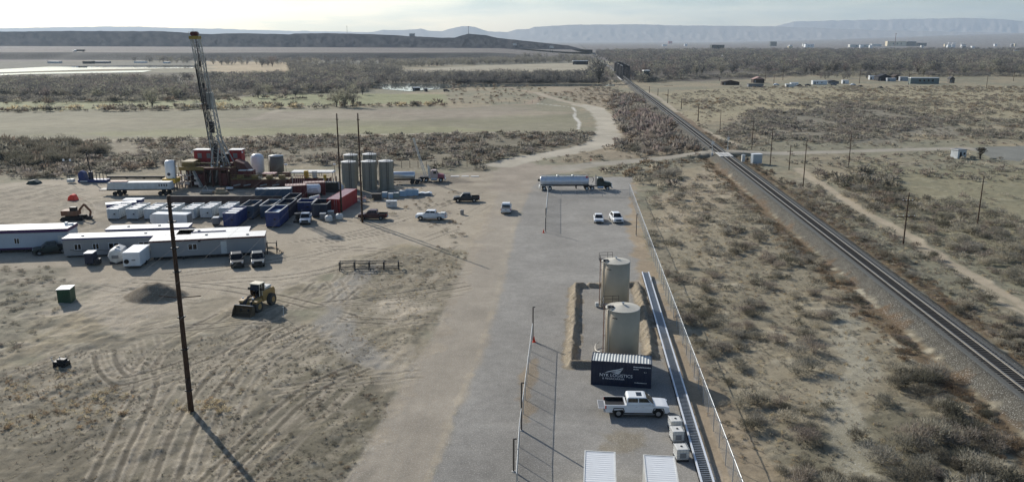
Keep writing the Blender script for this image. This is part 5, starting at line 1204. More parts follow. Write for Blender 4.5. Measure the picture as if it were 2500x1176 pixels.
for x in (0.02,1.23): MB().cyl((x-.08,1,.3),(x+.08,1,.3),.3,n=12).out('wheel', RUB, t)
# green box
t = thing('waste_box', 'dark green box with a white lid standing alone on the bare dirt', 'box', (*P(142,743),0), R(9))
MB().box(0,1.62,0,1.9,.06,2.0).out('body', mat('green_paint', (30,70,48), .55, var=.12, dirt=.1), t, bevel=.02); q = MB()
for i in range(7): q.box(.1+i*.22,.14+i*.22,-.03,0,.15,1.9)
q.out('rib', mat('green_paint', (0,0,0)), t); MB().box(-.06,.8,-.06,1.96,2.0,2.07).box(.82,1.68,-.06,1.96,2.0,2.07).out('lid', WHITE, t); MB().box(.05,1.57,.05,1.85,0,.06).out('skid', DKST, t)

# ---- row of white open-topped boxes
LIDM = mat('white_lid', (232,232,230), .5, var=.04, dirt=.05); INS = mat('muddy_inside', (110,102,90), .9, var=.3)
def openbox(name, label, x, y, rz, W_, L_, H, m, rimm, lids=3, group=None, fill=None, cat='bin', ribs=True):
    """open-topped roll-off box, short end at the front"""
    t = thing(name, label, cat, (x, y, 0), rz, group)
    q = MB().box(0,W_,0,.08,.25,H).box(0,W_,L_-.08,L_,.25,H).box(0,.08,.08,L_-.08,.25,H).box(W_-.08,W_,.08,L_-.08,.25,H).box(.08,W_-.08,.08,L_-.08,.25,.35); q.out('body', m, t)
    q = MB().box(-.06,W_+.06,-.06,.1,H,H+.1).box(-.06,W_+.06,L_-.1,L_+.06,H,H+.1).box(-.06,.1,.1,L_-.1,H,H+.1).box(W_-.1,W_+.06,.1,L_-.1,H,H+.1); q.out('rim', rimm, t)
    if ribs:
        q = MB(); n_ = max(3, int(L_/.8))
        for i in range(n_): v = .3+i*(L_-.6)/(n_-1); q.box(-.08,0,v-.05,v+.05,.3,H).box(W_,W_+.08,v-.05,v+.05,.3,H)
        for i in range(3): v = .35+i*(W_-.7)/2; q.box(v-.04,v+.04,-.07,0,.3,H)
        q.out('rib', m, t)
    MB().box(.1,.25,.0,L_,0,.25).box(W_-.25,W_-.1,0,L_,0,.25).out('skid', DKST, t)
    if lids:
        st = (L_-.5)/lids
        for i in range(lids): MB().box(.12,W_-.12,.3+i*st,.3+i*st+st*.62,H-.06,H+.0).out('hatch', LIDM, t)
    MB().box(.09,W_-.09,.09,L_-.09,H-.75,H-.6).out('contents', fill or INS, t)
    MB().box(W_*.6,W_*.75,-.09,-.002 if not ribs else -.071,H*.5,H*.62).out('latch', DKST, t)
    return t
WG_ = 'row of white open-topped boxes'
BXM = mat('grey_white_box', (196,202,204), .55, var=.06, dirt=.22)
nms = ('leftmost','second from left','third from left','fourth from left behind the cargo trailer','fifth from left','sixth from left','rightmost')
dA = P(289,514,2.1); dB = P(323,499,2.1); ra_ = math.atan2(dB[1]-dA[1], dB[0]-dA[0])-PI/2
for i, px in enumerate((263,310,353,397,447,490,536)):
    x, y = P(px, 537 if i < 5 else 534); openbox('mud_box', 'white open-topped box, %s in its row' % nms[i], x, y, ra_, 2.15, 6.2, 2.1, BXM, BXM, 3, WG_)
# ---- blue and slate roll-off bins
BB = 'roll-off bins right of the white boxes'
def bin_(label, px, py, m, rim, L_=6.4, H=2.6, W_=2.5, lids=0, fill=None, a=None):
    x, y = P(px, py); return openbox('roll_off_bin', label, x, y, ra_ if a is None else a, W_, L_, H, m, rim, lids, BB, fill)
PLW = mat('blue_white_liner', (150,168,184), .5, var=.2)
bin_('blue bin with three white lids, just right of the white boxes', 546,555, BLUE, BLUE, lids=3, fill=PLW); bin_('dull slate bin directly behind the white-lidded blue bin', 588,536, SLATE, GREY, fill=INS)
bin_('bright blue bin with a pale liner, nearest and tallest of the bins', 650,556, BLUE, WHITED, H=2.9, L_=6.8, fill=PLW); bin_('navy bin with a raised bar, behind the bright blue bin', 676,534, NAVY, GREY, H=2.7, fill=INS)
bin_('grey-rimmed slate bin left of the bright blue one', 636,533, SLATE, WHITED, H=2.5, fill=INS); bin_('blue-panelled bin with a wide pale frame, behind the service pickup', 724,518, BLUE, WHITED, L_=4, H=2.0, W_=3.4, fill=INS)
bin_('dark navy bin with black openings, right of the service pickup', 762,531, NAVY, GREY, L_=5.6, H=2.6, W_=3., lids=0, fill=BLKP); bin_('low dark bin at the far end of the bins, under the slate container', 690,512, NAVY, GREY, H=2.2, fill=INS)
# ---- steel containers of the site
container('shipping_container', 'slate blue container with a sunlit white roof behind the bins', (624,495),(698,493), 7.6, 2.5, 2.9, SLATE, ROOFW)
container('shipping_container', 'dark red container directly right of the slate blue one', (698,486),(740,484), 4.6, 3, 2.9, DRED, DRED)
container('shipping_container', 'dark red container mostly behind the white horizontal tank', (742,478),(790,476), 4.8, 2.6, 2.9, DRED, DRED)
ra = P(797,521); rb = P(829,521); rc = P(857,503)
rr_ = math.atan2(rc[1]-rb[1], rc[0]-rb[0])
container('shipping_container', 'bright red container with a pinkish ribbed roof, between the two tall poles', None, None, 12.2, 2.6, 2.9, RED, mat('pink_faded_roof', (214,178,174), .6, var=.08, dirt=.1), rz=rr_, org=(rb[0]-math.cos(rr_)*0, rb[1], 0), doors='left')
# ---- small things before the containers
def barrel_tank(label, px, py, r=.62, h=1.2, m=WHITED, frame=False):
    x, y = P(px, py); t = thing('poly_tank', label, 'tank', (x, y, 0)); MB().lathe([(r*.9,.1),(r,.2),(r,h),(r*.7,h+.25),(r*.25,h+.3)], 18).out('shell', m, t, smooth=True); MB().lathe([(r*.22,h+.3),(r*.22,h+.4)],10).out('lid', BLKP, t); MB().box(-r*.8,r*.8,-r*.8,r*.8,0,.12).out('pallet', WOOD, t); return t
barrel_tank('white round poly tank in front of the bright red container', 803,541,.72,.95); barrel_tank('white round poly tank at the right corner of the bright red container', 829,536,.72,.9)
def crate(name, label, px, py, w_, d, h, m, rz=0, cat='crate', z=0):
    x, y = P(px, py); t = thing(name, label, cat, (x, y, z), R(rz)); MB().box(0,w_,0,d,.12,h).out('casing', m, t, bevel=.04); MB().box(.05,w_-.05,.02,d-.02,0,.12).out('pallet', WOOD, t); MB().box(-.02,w_+.02,-.02,d+.02,h,h+.06).out('lid', WHITED, t); return t
crate('chemical_tote','grey square tote before the dark navy bin',781,538,1.15,1.1,1.3,GREY,5,'tote'); crate('chemical_tote','grey square tote behind the first white round tank',800,533,1.15,1.1,1.35,GREY,5,'tote')
t = thing('pump_unit', 'black pump on a skid between the bright blue bin and the service pickup', 'pump', (*P(716,544),0), R(8))
MB().box(0,1.9,0,2.2,.0,.35).out('skid', DKST, t); MB().cyl((.9,.2,1.0),(.9,1.9,1.0),.5,n=14).out('engine', BLKP, t, bevel=.03); MB().box(.2,1.6,.3,1.6,1.4,1.7).out('cowl', DKST, t, bevel=.04); MB().cyl((1.6,1.2,1.4),(1.6,1.2,2.3),.07,n=7).out('exhaust', GREY, t)
t = thing('grey_pump_skid', 'pile of white hoses and pump parts on top of the blue-panelled bin', 'pump', (*P(752,503),0), 0)
MB().box(0,2.4,0,1.4,0,.3).out('skid', DKST, t); MB().cyl((.3,.6,1.4),(2.4,.8,1.9),.45,n=12).out('filter_drum', WHITED, t); MB().box(.2,1.2,.2,1.2,.3,1.3).out('engine', GREY, t, bevel=.05)
t = thing('small_generator', 'small pale machine with a white top, standing in front of the white boxes', 'generator', (*P(518,552),0), R(8)); MB().box(0,1.3,0,1.5,.35,1.5).out('housing', GREY, t, bevel=.08); MB().box(.1,1.2,.1,1.4,1.5,1.6).out('lid', WHITE, t); MB().box(.1,1.2,.1,1.4,.1,.35).out('skid', DKST, t)
t = thing('white_tank_trailer', 'white horizontal tank on a low trailer behind the bins', 'tank', (*P(739,481),0), R(8)); MB().lathe([(.7,0),(1.05,.25),(1.1,.5),(1.1,3.5),(1.05,3.8),(.7,4.0)], 18, (0,1.75), 'x').out('barrel', WHITE, t, smooth=True); MB().box(.1,4.2,-.9,.9,.4,.6).out('frame', DKST, t)
for x in (2.0,3.0):
    for s in (-1, 1): wheel(t, x, s*.95, .4, .25, GREY, s)
q = MB()
for z, x0_, x1_ in ((1.9,1.6,3.4),(1.55,2.4,3.5),(1.65,1.3,2.1)): q.box(x0_,x1_,-1.12,-1.09,z,z+.07)
q.out('stripe', DKST, t)
# ---- the tall frac tanks
def frac(label, px, py, tw=3.5, h=6.6):
    x, y = P(px, py); t = thing('upright_tank', label, 'tank', (x, y, 0), 0, 'upright grey-green tanks right of the rig'); r = tw/2
    MB().lathe([(r,0),(r,h)], 10, (r, r)).out('shell', mat('grey_green_tank', (138,135,122), .6, var=.08, dirt=.18), t); MB().lathe([(r+.05,h),(r+.05,h+.1),(.2,h+.4)], 10, (r, r)).out('roof', WHITED, t)
    q = MB().cyl((tw*.62,-.12,.2),(tw*.62,-.12,h+.7),.05,n=6)
    for z in np.arange(.5,h,.35): q.cyl((tw*.62,-.12,z),(tw*.62+.4,-.06,z),.02,n=4)
    q.cyl((tw*.62+.4,-.06,.2),(tw*.62+.4,-.06,h+.7),.05,n=6); q.out('ladder', DKST, t)
    q = MB()
    for z in (h*.35,h*.68): q.lathe([(r+.04,z),(r+.04,z+.08)], 10, (r, r))
    q.out('band', GREY, t)
    q = MB().tube([(.2,0,h+.2),(.2,0,h+.9),(tw-.3,0,h+.9),(tw-.3,0,h+.2)],.04); q.out('railing', GREY, t)
for px, py, lab in ((832,467,'nearest row, left one of the upright grey-green tanks'),(881,466,'nearest row, middle one of the upright grey-green tanks'),(923,465,'nearest row, right one of the upright grey-green tanks'),(838,446,'back row, left one of the upright grey-green tanks'),(884,444,'back row, right one of the upright grey-green tanks')): frac(lab, px, py)
x, y = P(612,428); t = thing('silo_tank', 'white domed upright tank behind the red machinery', 'tank', (x+1.7, y+1, 0)); MB().lathe([(1.0,0),(1.65,.9),(1.65,4.6),(1.4,5.1),(.8,5.45),(.05,5.55)], 24).out('shell', WHITE, t, smooth=True); MB().tube([(-1.8,0,0),(-1.8,0,5.6),(-1.3,0,5.6)],.05).out('vent_pipe', WHITED, t)
x, y = P(657,428); t = thing('upright_tank', 'single dark tan upright tank right of the white domed one', 'tank', (x+1.8, y+1, 0)); MB().lathe([(1.85,0),(1.85,4.9)], 24).out('shell', mat('brown_grey_tank', (112,106,94), .6, var=.08, dirt=.15), t, smooth=True); MB().lathe([(1.9,4.9),(1.9,5.0),(.2,5.3)], 24).out('roof', WHITED, t, smooth=True); MB().tube([(-2.1,0,0),(-2.1,0,5.6),(-1.6,0,5.4)],.06).out('vent_pipe', GREY, t)
x, y = P(404,466); t = thing('cement_silo', 'slim white upright silo with a round dark mark, left of the rig', 'silo', (x+1.2, y+1, 0)); MB().lathe([(.2,.6),(1.15,1.8),(1.15,6.6),(.9,6.95),(.1,7.05)], 24).out('shell', WHITE, t, smooth=True); q = MB()
for a in (45,135,225,315): q.cyl((math.cos(R(a))*1.1,math.sin(R(a))*1.1,0),(math.cos(R(a))*1.1,math.sin(R(a))*1.1,3.2),.09,n=6)
q.out('leg', NAVY, t); MB().cyl((0,-1.19,3.9),(0,-1.12,3.9),.38,n=14).out('emblem', NAVY, t); q = MB().cyl((1.25,-.2,.1),(1.25,-.2,7.1),.06,n=6).cyl((1.25,.3,.1),(1.25,.3,7.1),.06,n=6); q.out('ladder', NAVY, t)
MB().box(-1.5,1.5,-1.5,1.5,1.9,2.9).out('yellow_guard', YEL, t)
# ---- long pipe trailer left of the rig
t = thing('flatbed_trailer', 'long flatbed trailer carrying a pale grey load, left of the rig', 'trailer', (*P(243,479),0), R(3)); MB().box(0,16.5,0,2.6,1.25,1.45).out('deck', DKST, t); MB().frus((1.6,15.8,0.1,2.5),(2.0,15.6,.2,2.4),1.45,3.0).out('load', WHITED, t, bevel=.08)
for x in (3.4,4.6,13.4,14.6):
    for s, y in ((-1,.2),(1,2.4)): wheel(t, x, y, .5, .4, DKST, s)
q = MB()
for k in range(4): q.box(13.2+k*.55,13.4+k*.55,.07,.12,2.1,2.6)
q.out('marking', DKST, t); MB().box(2.3,6,.6,1.8,3.0,3.2).out('pink_pipe', mat('pink_pipe', (190,150,136), .6), t)
t = thing('tarp', 'bright orange-red tarp heaped at the left of the site', 'tarp', (*P(168,489),0)); MB().prism([(0,0),(.3,.9),(.9,1.4),(1.5,1.2),(1.9,0)], .8).out('sheet', mat('orange_red_tarp', (238,76,58), .7, var=.08), t, bevel=.15)
# excavator
t = thing('excavator', 'rust-orange tracked excavator on the churned ground left of the boxes', 'excavator', (*P(146,541),0), R(6)); OR2 = mat('faded_orange', (122,82,58), .7, var=.2, dirt=.4)
for y in (0,2.2): MB().prism([(0,.35),(.4,0),(4.0,0),(4.4,.35),(4.0,.8),(.4,.8)], .28, y+.25).out('track', RUB, t)
MB().box(.2,3.2,.3,2.4,1.0,2.0).out('body', OR2, t, bevel=.08); MB().box(1.9,3.1,.3,1.2,1.9,2.7).out('cab', BLKP, t, bevel=.05); MB().tube([(3.0,1.6,1.7),(4.2,1.6,3.0),(5.3,1.6,1.6),(5.0,1.6,.5)], .22, 6).out('boom', OR2, t); MB().prism([(4.4,.0),(5.2,.0),(5.5,.6),(4.8,.8)], .5, 1.6).out('bucket', DKST, t)
# cut steel rack
t = thing('steel_rack', 'long low dark steel frame lying on the bare dirt', 'rack', (*P(828,661),0), R(2.5)); L_ = 9.0
q = MB()
for y in (0, 1.0):
    for z in (.35, 1.25): q.box(0, L_, y-.05, y+.05, z-.05, z+.05)
q.box(2.8,5.6,.4,.5,.9,.98); q.out('long_bar', DKST, t)
for k in range(5):
    x = .05+k*(L_-.1)/4; MB().box(x-.06,x+.06,-.08,.08,0,1.35).box(x-.06,x+.06,.92,1.08,0,1.35).box(x-.05,x+.05,.08,.92,.2,.3).box(x-.05,x+.05,.08,.92,1.2,1.28).out('upright', DKST, t)
# little black machine
t = thing('small_machine', 'small black machine with handles standing alone on the rutted dirt', 'machine', (*P(128,899),0), R(-5)); MB().box(0,1.5,.1,.9,.25,.7).out('body', BLKP, t, bevel=.06); MB().box(.4,1.3,.2,.8,.7,.95).out('engine', DKST, t, bevel=.04)
q = MB().tube([(.1,.2,.6),(-.2,.2,1.1),(-.15,.5,1.1)],.035).tube([(.7,.4,.9),(.7,.4,1.25)],.04); q.out('handle', WHITED, t)
for x in (.3,1.2): MB().cyl((x,0,.25),(x,.1,.25),.25,n=12).out('wheel', RUB, t); MB().cyl((x,.9,.25),(x,1.0,.25),.25,n=12).out('wheel', RUB, t)
# wheel loader, bucket towards the camera
x, y = P(630,752); t = thing('wheel_loader', 'yellow wheel loader with its bucket lowered, alone on the bare dirt', 'loader', (x, y, 0), R(-105)); t.scale = (.88, .88, .88); LY = mat('loader_yellow', (160,130,76), .55, var=.15, dirt=.35)
def lw(x, s): 
    o = MB().cyl((x, s*.78, .92), (x, s*1.45, .92), .92, n=22).out('wheel', mat('dusty_tyre', (70,68,64), .95, var=.15), t, bevel=.08); MB().cyl((x, s*1.4, .92), (x, s*1.47, .92), .48, .42, n=14).out('rim', LY, o)
for x in (-2.0, 1.7):
    for s in (-1, 1): lw(x, s)
MB().prism([(-3.6,1.2),(-3.6,2.1),(-3.3,2.5),(-1.0,2.6),(-.3,2.6),(-.3,1.0),(-3.0,.9)], .85).out('engine_body', LY, t, bevel=.08)
MB().box(-2.9,-1.2,-.7,.7,2.6,2.95).out('hood_top', WHITED, t, bevel=.05); MB().box(-2.4,-2.2,-.5,-.3,2.95,3.5).out('exhaust_stack', DKST, t)
cbm = MB().prism([(-.9,2.3),(-.95,3.75),(.35,3.75),(.65,2.9),(.5,2.0),(-.9,2.0)], .72).out('cab', GLASS, t); MB().box(-1.05,.5,-.85,.85,3.75,3.9).out('roof', mat('cream_roof', (218,208,184), .6, var=.05), cbm, bevel=.03)
q = MB()
for yy in (-.74, .74):
    for x0_, x1_ in (((-.9,2.0),(-.95,3.75)),((.5,2.0),(.38,3.75)),((-.2,2.0),(-.2,3.75))): q.cyl((x0_[0],yy,x0_[1]),(x1_[0],yy,x1_[1]),.06,n=5)
q.out('cab_pillar', mat('cream_roof', (0,0,0)), cbm)
MB().prism([(-.3,.8),(-.3,1.6),(1.2,1.9),(2.2,1.7),(2.3,.8)], .6).out('front_frame', LY, t, bevel=.05)
for s in (-1, 1):
    MB().prism([(1.0,1.55),(1.0,1.9),(1.6,2.0),(2.5,1.85),(2.5,1.55)], .38, s*1.12).out('mudguard', LY, t, bevel=.04)
    MB().tube([(.9,s*.55,2.2),(2.4,s*.6,1.7),(3.5,s*.6,.7)], .16).out('lift_arm', DKST, t); MB().box(.3,.5,s*1.0-.15,s*1.0+.15,2.95,3.3).out('mirror', BLKP, t)
    MB().box(2.3,2.45,s*.8-.14,s*.8+.14,2.2,2.4).out('work_lamp', WHITE, t)
MB().tube([(1.3,0,2.3),(2.3,0,2.5),(3.2,0,1.5)], .13).out('tilt_ram', DKST, t)
q = MB().prism([(3.3,.1),(3.15,.5),(3.2,1.2),(3.5,1.55),(3.62,1.5),(3.35,1.1),(3.35,.5),(3.5,.2),(4.5,.14),(4.55,.05),(3.6,.02)], 1.5)
for s in (-1.5, 1.5): q.prism([(3.2,.1),(3.25,1.3),(3.6,1.5),(4.1,.9),(4.5,.1)], .04, s)
q.out('bucket', mat('worn_bucket', (92,80,62), .7, .2, var=.25), t)
q = MB().cyl((3.5,-1.5,1.56),(3.5,1.5,1.56),.05,n=6); q.out('bucket_edge', WHITED, t)
# thin white stakes
for px, py, lab in ((693,775,'thin white stake beside the wheel loader'),(1590,700,'small white marker by the ladder track') ,(2156,500,'small white post in the scrub near the two-rut track'),(1778,345,'small white post beyond the crossing road')):
    t = thing('marker_stake', lab, 'stake', on(px,py), 0); MB().cyl((0,0,0),(0,0,1.3),.04,n=6).out('shaft', WHITED, t); MB().box(-.06,.06,-.05,.05,1.3,1.36).out('cap', WHITED, t)
# shed by the gnarled tree
t = thing('shed', 'small weathered white shed beside the gnarled leafless tree', 'shed', on(2337,388), R(18)); MB().box(0,3.2,0,2.6,0,2.5).out('wall', mat('peeling_white', (200,204,204), .8, var=.15, dirt=.2), t); MB().frus((-.2,3.4,-.2,2.8),(-.1,3.3,-.1,2.7),2.5,2.68).out('roof', GREY, t); MB().box(.7,1.5,-.03,-.002,.05,2.0).out('door', DKST, t); MB().box(2.1,2.8,-.03,-.002,1.1,1.8).out('window', GLASS, t)

# ------------------------------------------------------------------ drilling rig
ro = P(515,457); RS = 10.2
LGT = mat('pale_mast_steel', (164,163,156), .5, .3, var=.15, dirt=.15); BRNR = mat('rig_brown_red', (84,42,34), .7, var=.25, dirt=.2); OCH = mat('ochre_rail', (120,102,52), .6, var=.2, dirt=.2)
t = thing('drilling_rig', 'tall leaning drilling rig with red sheds and a dark red base', 'drilling rig', (ro[0], ro[1], 0), 0)
def lat(q, z0, z1, c0, c1, w0, w1, d0, d1, r=.1, st=1.8, y0=4.0):
    """lattice column between two rectangles"""
    n_ = max(2, int((z1-z0)/st)); prev = None
    for i in range(n_+1):
        u = i/n_; c = c0+(c1-c0)*u; w_ = (w0+(w1-w0)*u)/2; d = (d0+(d1-d0)*u)/2; z = z0+(z1-z0)*u
        cur = [Vector((c-w_, y0-d, z)), Vector((c+w_, y0-d, z)), Vector((c+w_, y0+d, z)), Vector((c-w_, y0+d, z))]
        for k in range(4): q.cyl(cur[k], cur[(k+1) % 4], r*.6, n=4)
        if prev:
            for k in range(4): q.cyl(prev[k], cur[k], r*1.2, n=5); q.cyl(prev[k] if i % 2 else prev[(k+1) % 4], cur[(k+1) % 4] if i % 2 else cur[k], r*.6, n=4)
        prev = cur
q = MB(); lat(q, 4.6, 20.5, 1.3, -.4, 2.3, 2.3, 2.0, 2.0, .13); q.out('mast_lower', LGT, t)
q = MB(); lat(q, 19.5, 34.3, -.35, -2.05, 1.75, 1.7, 1.6, 1.5, .11); q.box(-.5,.9,3.4,4.4,18,22); q.out('mast_upper', LGT, t)
c = MB().box(-3.2,-1.0,3.0,5.0,34.2,34.9).out('crown_platform', mat('dull_crown_yellow', (150,128,54), .6, var=.2), t)
q = MB().cyl((-2.5,3.6,35.4),(-2.5,4.4,35.4),.55,n=12).cyl((-1.8,3.6,35.4),(-1.8,4.4,35.4),.55,n=12); q.out('crown_pulley', DRED, c)
q = MB().tube([(-3.2,3.1,34.9),(-3.2,3.1,35.8),(-1,3.1,35.8),(-1,3.1,34.9)],.04).cyl((-2.3,4,35.8),(-2.5,4,36.4),.04,n=5); q.out('railing', LGT, c)
q = MB()      # racked pipe and hanging lines on the left face
for k in range(4): q.cyl((-2.4+k*.17+.2, 2.6, 28.6-(k % 3)*.6), (-.9+k*.16, 2.6, 15-(k*7 % 5)), .09, n=5)
q.out('drill_pipe', mat('black_pipe', (38,36,36), .6, .3), t)
q = MB()
for k, (a, b, z0, z1) in enumerate(((-1.0,-.3,22,4.5),(-.6,.2,24,4.5),(.3,1.1,30,4.5),(-1.5,.6,33.5,5),(-1.2,1.0,33.5,5))): q.tube([(a, 3.0, z1 if 0 else z0), ((a+b)/2-.25, 2.9, (z0+z1)/2), (b, 3.0, z1)], .05, 4)
q.out('line', DKST, t)
q = MB()
for k in range(2): q.cyl((.2+k*.5,3.6,5),(-2.0+k*.14,3.8,34.5),.06,n=4)
q.out('guide_line', DKST, t)
MB().box(.2,.8,3.4,4.6,6,10).out('mast_gear', DKST, t)
for z in range(8,33,5): MB().box(1.2-z*.094,1.6-z*.094,3.1,3.3,z,z+1.2).out('mast_gear', DKST, t)
q = MB().box(-.5,.5,3.6,4.4,12.5,15.2).cyl((0,4,15.2),(-.3,4,17.5),.12,n=6); q.out('travelling_block', DKST, t)
MB().box(-1.9,-1.1,2.2,5.8,19.3,19.45).box(-2.6,-1.0,2.4,3.0,19.45,19.5).out('monkey_board', LGT, t)
q = MB()      # back legs and struts down to the floor
q.cyl((1.2,3,12),(4.6,1.5,4.6),.16,n=6).cyl((1.2,5,12),(4.6,5,4.6),.16,n=6).cyl((.2,2.9,9),(-.6,1.2,1),.2,n=6).cyl((1.6,2.9,9),(.9,1.2,1),.2,n=6); q.out('strut', LGT, t)
# substructure
q = MB().box(-7.2,6.2,.2,9.5,4.1,4.6)
for x in np.linspace(-7,6,8):
    for y in (.4, 4.8, 9.2): q.box(x-.14,x+.14,y-.14,y+.14,0,4.1)
for x in np.linspace(-7,4.2,7): q.cyl((x,.4,.2),(x+1.85,.4,4.0),.09,n=4)
q.out('substructure', BRNR, t); MB().box(-6.6,1.2,2.2,9,.1,3.9).out('under_floor_equipment', mat('oily_brown', (58,38,32), .7, var=.3), t, bevel=.1); MB().box(-6.2,-4.6,.6,2.0,.2,2.4).out('control_box', DRED, t, bevel=.05); MB().box(-3.4,-1.4,.5,2.0,.2,3.0).out('control_box', DRED, t, bevel=.05); MB().box(1.8,3.8,.5,4,.2,3.2).out('control_box', DRED, t, bevel=.05)
q = MB().box(-7.3,-1.4,.0,.2,4.0,4.75).box(-7.3,6.2,-.0,.2,4.75,4.85)
for x in np.linspace(-7.2,6.1,12): q.box(x-.04,x+.04,.04,.12,4.8,5.8)
q.box(-7.2,6.1,.05,.11,5.75,5.82); q.out('floor_railing', OCH, t)
MB().box(-6.4,-2.2,6.5,9.3,4.6,4.7).box(-7.1,-4.2,1.5,6,4.6,5.9).out('yellow_box', OCH, t, bevel=.05)
for (x0, x1, nm) in ((-6.0,-.4,'left'),(2.7,5.6,'right')):
    d = MB().box(x0,x1,6.8,9.4,5.0,7.9).out('shed', RED, t, bevel=.03); MB().box(x0-.15,x1+.15,6.6,9.6,7.9,8.05).out('roof', ROOFW, d)
    for k in range(2 if x1-x0 > 4 else 1): MB().box(x0+.9+k*2.2,x0+1.9+k*2.2,6.78,6.799,6.0,7.2).out('pane', GREY, d)
    for x in (x0-.5, x1+.2): MB().box(x,x+.3,6.5,6.7,7.3,7.7).out('floodlight', LAMP, d)
MB().box(-.2,2.3,7.5,9,4.7,7.0).out('drawworks', DKST, t, bevel=.1)
q = MB().prism([(4.2,2.0),(4.2,4.4),(5.6,6.2),(7.8,5.4),(9.0,3.6),(9.0,.6),(4.2,.6)], 1.8, 3.0); q.out('engine_house', BRNR, t, bevel=.15)
MB().box(6.6,10.2,.2,2.4,2.6,3.9).box(6.9,9.8,.2,2.2,.4,1.9).out('engine_box', DRED, t, bevel=.05)
MB().box(6.8,8.6,.0,1.6,3.92,4.05).box(8.9,10.0,.1,1.5,3.92,4.1).box(7.2,9.6,.0,1.4,1.92,2.05).out('engine_lid', ROOFW, t)
q = MB().prism([(-3.5,4.0),(-3.3,4.0),(-1.6,.2),(-2.2,.2)], .6, -1.0); q.out('stairway', LGT, t)
q = MB()
for k in range(12): q.box(-9.8+k*.45,-9.6+k*.45,-1.2+(k % 3)*.7,-1.05+(k % 3)*.7,0,3.1+(k*5 % 4)*.3)
q.box(-9.9,-4.2,-1.3,.6,2.9,3.0).box(-9.9,-4.2,-1.3,.6,1.5,1.58); q.out('rack_frame', mat('pale_frame', (170,156,146), .6, var=.2), t)
q = MB()
for x in (-8.9,-7.0,-5.5,-3.2): q.box(x,x+1.1,-1.8,-1.4,.9,1.6).box(x+.1,x+.8,-1.9,-1.5,2.2,2.7)
q.out('valve_block', mat('pale_valve', (206,192,180), .5, var=.15), t)
for x in (-7.8, .6, 2.8): MB().box(x,x+.35,-.3,-.1,4.9,5.2).out('floodlight', LAMP, t)
# things in front of and beside the rig
def simple(name, label, cat, px, py, rz=0): x, y = P(px, py); return thing(name, label, cat, (x, y, 0), R(rz))
t = simple('containment_wall','long low brownish-red wall in front of the rig','wall',408,497,.6); MB().box(0,24.5,0,.35,0,1.55).out('panel', mat('dull_maroon_wall', (86,70,66), .8, var=.15, dirt=.2), t); MB().box(-.02,24.5,-.03,.38,1.55,1.65).out('cap', mat('grey_cap', (120,114,106), .8), t)
t = simple('sack_pallet','heap of tan sacks on a pallet in front of the rig','pallet',523,474); MB().box(0,2.8,0,1.8,0,.2).out('pallet', WOOD, t)
for k in range(7): MB().box(.1+(k % 4)*.65,.75+(k % 4)*.65,.1+(k//4)*.5,1.5,.2+(k//4)*.4,.6+(k//4)*.55).out('sack', mat('tan_sack', (176,158,130), .9, var=.15), t, bevel=.1)
t = simple('pipe_skid','low grey pipe skid left of the tan sacks','skid',486,474); MB().box(0,3.0,0,2.2,.2,.4).out('frame', LGT, t); q = MB()
for k in range(5): q.cyl((.2,.3+k*.4,.55),(2.9,.3+k*.4,.55),.14,n=6)
q.tube([(.1,.1,.4),(1.6,.1,2.0),(2.4,.1,.5)],.08); q.out('pipes', LGT, t)
t = simple('white_case','small bright white case lying right of the tan sacks','case',552,466); MB().box(0,1.5,0,.7,.4,.85).out('casing', WHITE, t, bevel=.05); MB().box(.1,1.4,.05,.65,0,.4).out('stand', DKST, t)
# mud system
t = simple('mud_tank','long brown-red mud tank with ochre walkways right of the rig','tank',566,461,.4)
MB().box(0,13.5,0,2.8,.3,2.2).out('tank_body', BRNR, t, bevel=.03); MB().box(-.1,13.6,-.1,2.9,2.2,2.28).out('walkway', OCH, t); q = MB()
for z in (2.8,3.3): q.box(0,13.5,-.05,.0,z,z+.06).box(0,13.5,2.8,2.85,z,z+.06)
for x in np.linspace(0,13.4,10): q.box(x,x+.06,-.05,0,2.28,3.35).box(x,x+.06,2.8,2.85,2.28,3.35)
q.out('railing', OCH, t); q = MB()
for x in (1.2,4.6,8.0,11.0): MB().box(x,x+1.3,.7,1.9,2.3,3.1).out('agitator', OCH, t)
for x in (.6,3.0,6.8,9.7): q.cyl((x,-.4,.8),(x+1.6,-.4,1.1),.16,n=6)
q.out('pipe', LGT, t)
t = simple('mud_tank','second mud tank with a yellow shaker and a white drum, left of the black machinery','tank',716,459,.4)
MB().box(0,8.6,0,2.8,.3,2.3).out('tank_body', DRED, t, bevel=.03); MB().box(-.1,8.7,-.1,2.9,2.3,2.38).out('walkway', OCH, t); MB().box(2.6,3.5,.3,1.4,2.4,4.0).out('shaker', YEL, t, bevel=.05); MB().cyl((5.0,.9,2.4),(5.0,.9,3.9),.62,n=14).out('drum', WHITED, t); MB().box(7.3,7.9,-.2,.4,1.7,3.2).out('yellow_cabinet', YEL, t, bevel=.03); q = MB()
for k in range(5): q.cyl((.4+k*.5,-.3,.5),(.9+k*.5,-.2,2.9),.1,n=5)
q.out('pipe', mat('pink_pipe', (190,150,136), .6), t); q = MB()
for z in (2.9,3.4): q.box(0,8.6,-.05,0,z,z+.06)
q.out('railing', OCH, t)
t = simple('canopy','long white corrugated canopy roof over the mud pumps','canopy',709,448,.3); MB().frus((0,10.6,0,3.2),(.3,10.3,.1,3.1),2.6,2.85).out('roof', ROOFW, t); q = MB()
for x in (.2,3.6,7.0,10.3):
    for y in (.2,3.0): q.box(x,x+.12,y,y+.12,0,2.6)
q.out('post', DRED, t); MB().box(.8,4.6,.8,2.6,0,1.7).box(5.6,9.6,.8,2.6,0,1.5).out('pump', DRED, t, bevel=.1)
